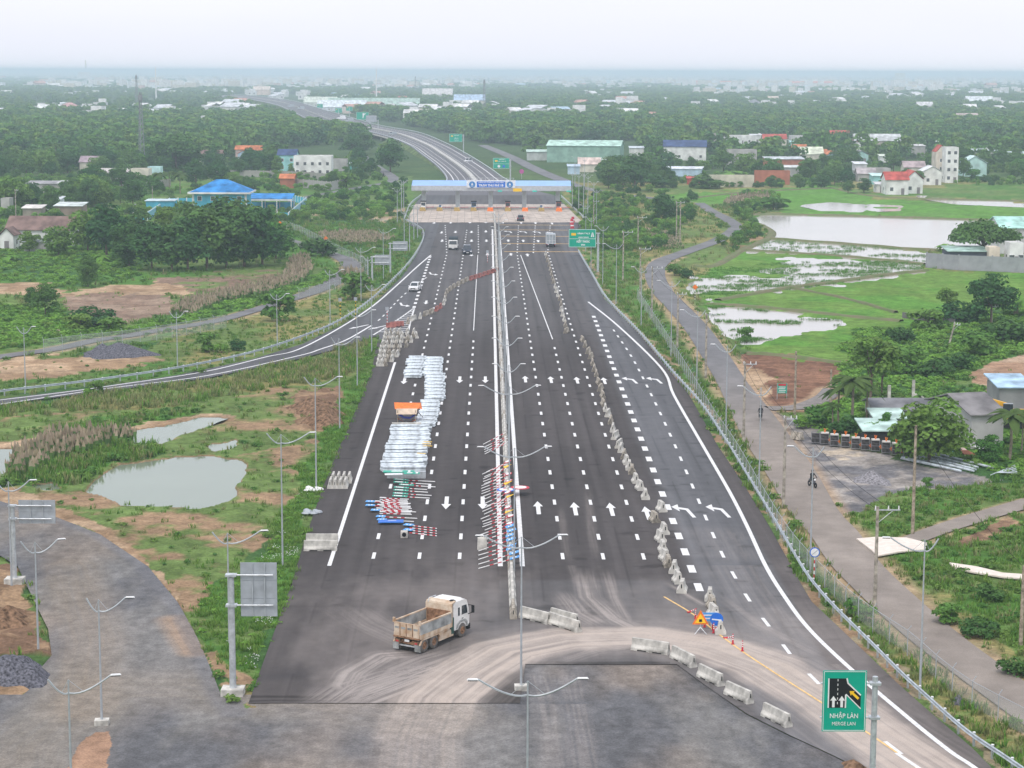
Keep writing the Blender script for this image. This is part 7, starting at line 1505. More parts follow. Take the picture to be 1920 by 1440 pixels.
def box_truck(x, y, ang, front, label, sc=1.0):
    p = P(x, y); g = empty('light_truck', (p.x, p.y, 0), ang, label=label, cat='truck'); g.scale = (sc,) * 3
    MB().mat(M_DARK).box((-.2,0,.6),(5.2,.9,.2)).build('chassis', g)
    MB().mat(M_CAB).prism([(1.3,.5),(2.75,.5),(2.8,1.1),(2.45,2.05),(1.35,2.1)],-.95,.95).build('cab', g)
    MB().mat(M_GLASS).add([(2.79,-.85,1.22),(2.79,.85,1.22),(2.5,.8,1.98),(2.5,-.8,1.98)],[(0,1,2,3)]).build('windscreen', g)
    for s in (-1,1):
        MB().mat(M_GLASS).box((2.0,s*.955,1.55),(.7,.02,.5)).build('side_window', g); MB().mat(M_WHITE).box((2.79,s*.7,.8),(.08,.3,.2)).build('headlight', g)
        for xx in (2.0,-1.6): wheel(g, xx, s*.8, .4, .26)
    if front:
        MB().mat(mat('dark_tarpaulin', (.05, .065, .075), .7)).prism([(0,0),(0,0)],0,0) if False else None
        MB().mat(mat('dark_tarpaulin', (.05, .065, .075), .7)).box((-.75,0,1.75),(4.0,2.0,1.7),0,1,.92).build('cargo_cover', g); MB().mat(M_CAB).box((-.75,0,.85),(4.0,2.05,.2)).build('bed', g); MB().mat(M_WHITE).box((2.82,0,.45),(.03,.5,.15)).build('number_plate', g)
    else:
        MB().mat(mat('truck_body_grey', (.36, .40, .43), .5, amt=.1)).box((-.85,0,1.85),(4.2,2.1,2.1)).build('cargo_box', g)
        r_ = MB().mat(M_CAB)
        for y2 in (-1.0,-.35,.35,1.0): r_.box((-2.98,y2,1.85),(.05,.06,2.1))
        for z2 in (.85,1.5,2.85): r_.box((-2.985,0,z2),(.05,2.0,.06))
        r_.build('rear_frame', g); MB().mat(M_REDP).box((-2.98,.85,.65),(.05,.25,.12)).box((-2.98,-.85,.65),(.05,.25,.12)).build('tail_light', g)
    return g
box_truck(850, 467, DN, True, 'small white cab truck with a dark cover coming from the toll plaza', 1.08)
box_truck(1032, 462, -DN + .02, False, 'grey boxed light truck seen from behind heading to the toll plaza', 1.08)
# people on motorcycles
M_SKIN = mat('skin', (.45, .28, .20), .6, amt=.05)
def skin_body(name, joints, edges, m, parent=None):
    me = bpy.data.meshes.new(name); me.from_pydata([j[:3] for j in joints], edges, []); me.materials.append(m)
    o = bpy.data.objects.new(name, me); COL.objects.link(o); s = o.modifiers.new('skin', 'SKIN'); s.use_smooth_shade = True
    me.update()
    if not me.skin_vertices: bpy.context.view_layer.objects.active = o
    for v, j in zip(me.skin_vertices[0].data, joints): v.radius = (j[3], j[3])
    me.skin_vertices[0].data[0].use_root = True; sb = o.modifiers.new('sub', 'SUBSURF'); sb.levels = sb.render_levels = 1
    bpy.context.view_layer.update(); dg = bpy.context.evaluated_depsgraph_get(); m2 = bpy.data.meshes.new_from_object(o.evaluated_get(dg)); bpy.data.objects.remove(o)
    m2.materials.clear(); m2.materials.append(m); q = bpy.data.objects.new(name, m2); COL.objects.link(q); q.parent = parent; return q
def rider(x, y, ang, jacket, blab, plab):
    p = P(x, y); g = empty('motorcycle', (p.x, p.y, 0), ang, label=blab, cat='motorcycle')
    for xx in (.62, -.62): wheel(g, xx, 0, .29, .1)
    MB().mat(M_DARK).tube([(.62,0,.29),(.42,0,.95)],.04,5).tube([(.42,-.32,1.0),(.42,.32,1.0)],.025,5).build('fork', g)
    MB().mat(mat('bike_fairing', (.10,.10,.11), .4)).ball((.25,0,.55),(.35,.12,.25),8,5).ball((-.35,0,.68),(.42,.13,.14),8,5).build('body', g)
    MB().mat(M_WHITE).ball((.50,0,.82),(.10,.12,.12),6,4).build('headlight', g)
    b = empty('person', (p.x, p.y, 0), ang, label=plab, cat='person')
    J = [(-.18,0,.86,.15),(-.14,0,1.08,.145),(-.08,0,1.32,.17),(-.05,0,1.46,.06),(-.02,0,1.56,.10),(.0,0,1.66,.105)]
    E = [(0,1),(1,2),(2,3),(3,4),(4,5)]
    for s in (-1,1):
        k = len(J); J += [(-.07,s*.2,1.36,.07),(.12,s*.27,1.16,.05),(.38,s*.28,1.03,.04),(-.12,s*.12,.82,.10),(.26,s*.16,.78,.08),(.16,s*.17,.36,.05),(.28,s*.17,.30,.045)]
        E += [(2,k),(k,k+1),(k+1,k+2),(0,k+3),(k+3,k+4),(k+4,k+5),(k+5,k+6)]
    skin_body('body', J, E, jacket, b); MB().mat(M_DARK).ball((0,0,1.66),(.15,.14,.16),10,6).build('helmet', b); MB().mat(M_SKIN).ball((.10,0,1.62),(.07,.085,.09),8,5).build('face', b)
rider(1523, 913, -1.2, mat('black_jacket', (.02,.022,.025), .8), 'black motorcycle riding down the service road beside the yard', 'person in black jacket and helmet riding the nearer motorcycle')
rider(1426, 787, -1.75, mat('black_coat', (.022,.022,.025), .8), 'motorcycle farther up the service road', 'person in dark clothes riding the farther motorcycle')
rider(719, 332, -1.0, mat('black_coat', (.022,.022,.025), .8), 'tiny motorcycle on the country lane bend at the left', 'tiny dark rider on the country lane bend')
for x, y in ((1479,628),(1170,0)): pass
# excavator
p = P(1900, 800); g = empty('excavator', (p.x, p.y, 0), 2.9, label='yellow excavator with its folded boom behind the palm at the right edge', cat='excavator')
M_EXC = mat('excavator_yellow', (.80, .42, .03), .5, amt=.1)
MB().mat(M_DARK).box((0,1.1,.45),(3.4,.55,.8),0,.85,1).box((0,-1.1,.45),(3.4,.55,.8),0,.85,1).build('track', g); MB().mat(M_EXC).box((-.3,0,1.5),(3.0,2.3,1.0)).build('body', g); MB().mat(M_GLASS).box((.7,.6,2.1),(1.3,.95,1.5),0,.85,.85).build('cab', g)
MB().mat(M_EXC).box((2.6,0,3.0),(3.6,.4,.5),0,1,1,0,-.25).build('boom', g); MB().mat(M_EXC).box((4.3,0,2.5),(.4,.3,2.0),0,1,1,0,.12).build('stick', g); MB().mat(M_EXC).box((4.4,0,1.3),(.8,.8,.7),0,.6,1).build('bucket', g)

# ------------------------------------------------------------------ toll plaza
M_ROOFB = mat('pale_blue_roof', (.27, .46, .80), .4, amt=.05, scale=.3); M_FASC = mat('fascia_grey', (.50, .52, .55), .5, .2, amt=.06); M_COLM = mat('column_grey', (.48, .51, .52), .5, .2, amt=.06)
tc_ = P(921.5, 392); ty0 = tc_.y; k6 = pxs(397)
toll = empty('toll_canopy', (tc_.x, ty0, 0), label='long toll station canopy with pale blue roof spanning all lanes', cat='canopy')
hw = 24.2
MB().mat(M_FASC).box((0,-4,6.55),(2*hw,.3,1.5)).build('front_fascia', toll); MB().mat(M_FASC).box((0,4.4,7.6),(2*hw,.3,.6)).build('rear_fascia', toll)
for i in range(24):
    x = -hw + (i + .5) * 2 * hw / 24; MB().mat(M_ROOFB).box((x,0.1,7.72),(2*hw/24-.02,8.5,.1),0,1,1,.17).build('roof_panel', toll)
for i in range(24): MB().mat(M_FASC).box((-hw + (i + .5) * 2 * hw / 24, -4.17, 6.55), (2*hw/24-.03,.04,1.42)).build('fascia_panel', toll)
MB().mat(M_FASC).box((0,0,5.75),(2*hw-.6,8.0,.12)).build('soffit', toll)
cm_ = MB().mat(M_COLM).box((0,0,2.85),(1.3,1.0,5.7)).mesh('column')
for x in (-20.6,-10.3,-.25,10.0,20.2): link('column', cm_, toll, (x, 0, 0))
sb = MB().mat(mat('sign_panel_white', (.72,.76,.82), .5)).box((-.1,-4.5,7.9),(14.8,.3,2.3)).build('sign_panel', toll)
MB().mat(M_BLUE).box((-.1,-4.68,7.75),(8.6,.06,1.75)).build('sign_face', toll)
for s in (-1,1):
    MB().mat(mat('emblem_blue', (.03,.20,.50), .5)).disc((-.1+s*5.7,-4.69,7.7),.95,'y',20,.06).mat(M_WHITE).prism([(-.35-.1+s*5.7,7.55),(.35-.1+s*5.7,7.55),(-.1+s*5.7,8.3)],-4.75,-4.72).box((-.1+s*5.7,-4.74,7.25),(.8,.03,.12)).build('emblem', toll)
put(toll, text_mesh('TRẠM THU PHÍ 1B', .92, M_WHITE, bold=.03), -.1, 7.42, -4.73); put(toll, text_mesh('ĐƯỜNG CAO TỐC BẾN LỨC - LONG THÀNH', .37, M_WHITE, bold=.012), -.1, 8.32, -4.73)
fr_ = MB().mat(M_ZINC)
for x in np.linspace(-6.6,6.6,12): fr_.box((x,-4.2,9.2),(.08,.08,.9))
for z in (8.95,9.65): fr_.box((-.1,-4.2,z),(14.2,.1,.08))
fr_.build('sign_frame', toll)
MB().mat(M_YEL).box((7.9,-4.6,6.1),(2.6,.2,.95)).build('height_board', toll)
for x in (2.6,7.8,13.1,23.4): MB().mat(mat('lane_signal_green', (.05,.65,.50), .4)).box((x,-4.45,5.75),(1.3,.2,.4)).build('lane_signal', toll)
M_CHEV = mat('island_nose_yellow', (.62,.42,.12), .7, amt=.2, scale=8, rgb2=(.10,.08,.06))
ISL = [(-20.6,'booth'),(-15.5,'gate'),(-10.3,''),(-5.3,'bigbooth'),(-.25,'orange'),(5.0,'redbooth'),(10.2,'orange'),(15.1,'gate'),(20.4,'orangered')]
for i, (x, k) in enumerate(ISL):
    g = empty('toll_island', (tc_.x + x, ty0, 0), label='%s toll island from the left under the canopy' % ORD[i], cat='toll island', group='toll islands')
    MB().mat(M_CB).box((0,0,.12),(1.7,18,.25)).build('kerb', g)
    MB().mat(M_ORANGE if 'orange' in k else M_CHEV).box((0,-9.6,.55),(1.9,1.2,1.1),0,.8,.6).build('nose', g)
    if 'booth' in k or k == 'gate' or k == 'orangered':
        big = k != 'gate'; MB().mat(M_CAB if k == 'booth' else M_RED if 'red' in k else mat('booth_blue_grey', (.10,.16,.26), .5)).box((0,-4 if big else -5,1.35 if big else .9),(1.4 if big else .7,2.6 if big else .8,2.3 if big else 1.3)).build('booth', g)
        if big: MB().mat(M_GLASS).box((0,-5.32,1.75),(1.2,.03,.9)).build('booth_window', g); MB().mat(M_DARK).box((0,-4,2.6),(1.7,3.0,.2)).build('booth_roof', g)
    MB().mat(M_REDP).tube([(.5,-6.5,.9),(3.4,-6.5,1.0)],.06,5).build('barrier_arm', g); MB().mat(M_WHITE).box((.5,-6.5,.6),(.4,.4,1.1)).build('barrier_cabinet', g)
for i, (x, y) in enumerate(((1072,421),(1073,428),(1074,417))):
    g = empty('barrier_drum', P(x, y), label='%s of the red plastic drums by the green board' % ORD[i], cat='drum'); MB().mat(M_REDP).tube([(0,0,0),(0,0,1.6)],.55,8,.35).build('drum', g); MB().mat(M_WHITE).tube([(0,0,.6),(0,0,.9)],.50,8,.46).build('band', g)
g = empty('round_sign', P(978, 336), label='magenta round plate behind the canopy', cat='sign'); MB().mat(mat('magenta', (.5,.08,.3), .6)).disc((0,0,3),.9).build('plate', g); MB().mat(M_ZINC).tube([(0,0.1,0),(0,.1,3)],.08,5).build('post', g)
# ------------------------------------------------------------------ buildings
def wm(c): return mat('wall_%02d%02d%02d' % tuple(int(v * 99) for v in c), c, .85, amt=.13, scale=.35)
def rm(c): return mat('roof_%02d%02d%02d' % tuple(int(v * 99) for v in c), c, .7, amt=.22, scale=.4)
WHT=(.76,.76,.74); CRM=(.66,.62,.52); TEAL=(.32,.62,.62); CYAN=(.10,.46,.62); SKY=(.48,.62,.74); CON=(.42,.41,.39); BRK=(.42,.16,.10); PNK=(.62,.48,.44)
R_RED=(.46,.10,.08); R_OR=(.54,.19,.09); R_NAVY=(.06,.09,.19); R_BLUE=(.045,.24,.56); R_BRN=(.22,.15,.13); R_ZN=(.56,.60,.62); R_GRN=(.42,.60,.52); R_GREY=(.27,.27,.28); R_MAU=(.34,.27,.30)
M_WIN = mat('window_dark', (.09, .10, .11), .25, amt=.1, spec=.6); M_TRIM = wm(WHT)
def roof_mesh(w, d, rh, kind, m, ov=.5, th=.14):
    mb = MB().mat(m); W2_, D2 = w / 2 + ov, d / 2 + ov
    if kind == 'gx': q = [(-W2_,-D2,0),(W2_,-D2,0),(W2_,0,rh),(-W2_,0,rh),(W2_,D2,0),(-W2_,D2,0)]; f = [(0,1,2,3),(3,2,4,5)]
    elif kind == 'gy': q = [(-W2_,-D2,0),(0,-D2,rh),(0,D2,rh),(-W2_,D2,0),(W2_,-D2,0),(W2_,D2,0)]; f = [(0,1,2,3),(1,4,5,2)]
    elif kind == 'hip': r_ = max(0, w / 2 - d / 2) + .01; r2 = max(0, d / 2 - w / 2) + .01; q = [(-W2_,-D2,0),(W2_,-D2,0),(W2_,D2,0),(-W2_,D2,0),(-r_,-r2,rh),(r_,-r2,rh),(r_,r2,rh),(-r_,r2,rh)]; f = [(0,1,5,4),(1,2,6,5),(2,3,7,6),(3,0,4,7),(4,5,6,7)]
    elif kind == 'shed': q = [(-W2_,-D2,0),(W2_,-D2,0),(W2_,D2,rh),(-W2_,D2,rh)]; f = [(0,1,2,3)]
    else: q = [(-W2_,-D2,0),(W2_,-D2,0),(W2_,D2,0),(-W2_,D2,0)]; f = [(0,1,2,3)]
    n = len(q); vs = [(a, b, c + th) for a, b, c in q] + q; fs = list(f) + [tuple(i + n for i in t)[::-1] for t in f]
    ed = {}
    for t in f:
        for i in range(len(t)):
            a, b = t[i], t[(i + 1) % len(t)]; ed[(a, b)] = 1
    for (a, b) in ed:
        if (b, a) not in ed: fs.append((b, a, a + n, b + n))
    return mb.add(vs, fs)
def house(x, y, wpx, d, h, kind, wc, rc, label, rot=0.0, win=(2, 1), rh=None, ov=.4, cat='house', nm='house', door=True, fl=3.2, group=None, side=True, tank=False, xz=0):
    p = P(x, y); w = wpx / pxs(y); rh = rh if rh is not None else (.30 * min(w, d) if kind in ('gx', 'hip', 'gy') else .6 if kind == 'shed' else .0)
    if kind == 'gx': rh = min(rh, d * .34)
    g = empty(nm, (p.x, p.y + d / 2, -.2), rot, label=label, cat=cat, group=group); HOUSE_SPOTS.append((p.x, p.y + d / 2, max(w, d) * .62))
    wb = MB().mat(wm(wc)).box((0, 0, h / 2), (w, d, h))
    if kind == 'gx':
        for s in (-1, 1): wb.add([(s * w / 2, -d / 2, h), (s * w / 2, d / 2, h), (s * w / 2, 0, h + rh * .96)], [(0, 1, 2)])
    if kind == 'gy':
        for s in (-1, 1): wb.add([(-w / 2, s * d / 2, h), (w / 2, s * d / 2, h), (0, s * d / 2, h + rh * .96)], [(0, 1, 2)])
    wb.build('wall', g)
    if kind == 'flat':
        rb = MB().mat(rm(rc)).box((0, 0, h + .03), (w - .4, d - .4, .06)); rb.build('roof', g); pb = MB().mat(wm(wc))
        for s in (-1, 1): pb.box((0, s * (d / 2 - .08), h + .3), (w, .16, .6)); pb.box((s * (w / 2 - .08), 0, h + .3), (.16, d - .33, .6))
        pb.build('parapet', g)
    else: roof_mesh(w, d, rh, kind, rm(rc), ov).build('roof', g, (0, 0, h + .01))
    nx, nr = win
    for r_ in range(nr):
        for i in range(nx):
            xx = -w / 2 + (i + .5) * w / max(nx, 1); zz = fl * r_ + 1.9
            if door and r_ == 0 and i == nx // 2: MB().mat(mat('door_paint', (.22, .20, .20), .6)).box((xx, -d / 2 - .02, 1.1), (1.1, .08, 2.2)).build('door', g); continue
            f = MB().mat(M_TRIM).box((xx, -d / 2 - .02, zz), (1.35, .08, 1.45)).build('window', g); MB().mat(M_WIN).box((0, 0, 0), (1.1, .05, 1.2)).build('pane', f, (xx, -d / 2 - .06, zz))
    if side and nr:
        for s in (-1, 1): f = MB().mat(M_TRIM).box((0, 0, 0), (.08, 1.2, 1.3)).build('window', g, (s * (w / 2 + .02), 0, 1.9)); MB().mat(M_WIN).box((s * .035, 0, 0), (.05, 1, 1.1)).build('pane', f)
    if tank: MB().mat(M_WHITE).tube([(w * .2, 0, h + .1), (w * .2, 0, h + 1.3)], .6, 10).build('water_tank', g)
    return g
# left side
g = house(78, 462, 128, 9, 4.0, 'gx', WHT, R_BRN, 'white house with a big brown gabled roof at the left edge', -.06, (5, 1), 3.0)
ww = house(14, 468, 26, 5, 3.4, 'gy', WHT, R_BRN, 'small brown gabled wing in front of the big brown roofed house', -.06, (1, 1), 1.8)
house(70, 470, 50, 2.5, 2.2, 'shed', CON, R_ZN, 'low zinc lean to in front of the big brown roofed house', 0, (0, 0), .3, cat='shed', nm='shed')
g = house(412, 404, 98, 12, 6.6, 'hip', CYAN, R_BLUE, 'cyan station building with a bright blue hipped roof', 0, (4, 2), 3.6, 1.3, cat='building', nm='station_building', door=False)
w_ = 98 / pxs(404)
fb = MB().mat(M_TRIM)
for s in (-1, 1): fb.box((0, s * 7.3, 6.7), (w_ + 2.8, .2, .5)); fb.box((s * (w_ / 2 + 1.3), 0, 6.7), (.2, 14.4, .5)); fb.box((s * w_ / 2, -6.05, 3.3), (.6, .3, 6.6))
fb.build('fascia', g)
p = P(506, 396); g = empty('open_shed', (p.x, p.y + 3, -.1), label='open sided shed with a bright blue roof right of the station', cat='shed'); HOUSE_SPOTS.append((p.x, p.y, 9))
MB().mat(rm(R_BLUE)).box((0, 0, 4.4), (13.5, 8, .2), 0, 1, 1, .14).build('roof', g); mb = MB().mat(M_TRIM); mb.box((0, -4, 3.5), (13.5, .15, .5))
for xx in (-6.5, -2.2, 2.2, 6.5):
    for yy in (-3.9, 3.9): mb.box((xx, yy, 1.9), (.25, .25, 3.8))
mb.build('column', g); MB().mat(wm(CYAN)).box((0, 4.1, 1.2), (13.5, .2, 2.4)).build('back_wall', g); MB().mat(M_CONC).box((0, 0, .1), (14, 8.5, .2)).build('floor_slab', g)
def wall_line(px, h, c, label, posts=True, nm='boundary_wall', seg=3.0, th=.18, cap=None):
    q = [P(x, y) for x, y in px]; g = empty(nm, (0, 0, 0), label=label, cat='wall')
    for a, b in zip(q[:-1], q[1:]):
        L = (b - a).length; n = max(1, min(40, round(L / seg))); an = math.atan2(b.y - a.y, b.x - a.x)
        for i in range(n):
            m_ = a.lerp(b, (i + .5) / n); MB().mat(wm(c)).box((0, 0, h / 2 - .2), (L / n - .05, th, h)).build('wall_panel', g, (m_.x, m_.y, 0), an)
            if posts: MB().mat(wm(cap or c)).box((0, 0, h / 2 - .1), (.3, .3, h + .2)).build('wall_post', g, (a.lerp(b, i / n).x, a.lerp(b, i / n).y, 0), an)
    return g
wall_line([(250,413),(276,412),(318,384),(366,383)], 2.2, CYAN, 'cyan boundary wall stepping round the left of the station', cap=WHT)
wall_line([(520,410),(541,411),(574,382),(545,376)], 2.0, CYAN, 'cyan boundary wall at the right corner of the station yard', cap=WHT)
house(300, 396, 52, 6, 3.2, 'shed', CYAN, (.55,.66,.70), 'low cyan outbuilding behind the grove left of the station', 0, (0,0), .2, cat='outbuilding')
wall_line([(548,350),(580,352),(620,356),(650,350)], 3.0, CON, 'weathered grey panel wall behind the country lane'); wall_line([(392,332),(430,330),(560,333),(620,338)], 2.6, (.34,.33,.30), 'long dark boundary wall below the white two storey house')
wall_line([(222,358),(272,354),(320,348)], 2.6, (.36,.34,.31), 'dark boundary wall right of the pale hut roofs'); wall_line([(1737,500),(1797,505),(1860,507),(1960,512)], 3.2, (.33,.34,.36), 'grey block wall in front of the umbrella shaped rain tree', seg=5)
wall_line([(1692,594),(1735,600),(1790,607)], 1.0, (.16,.15,.15), 'low dark wall at the foot of the thicket beside the paddy', False)
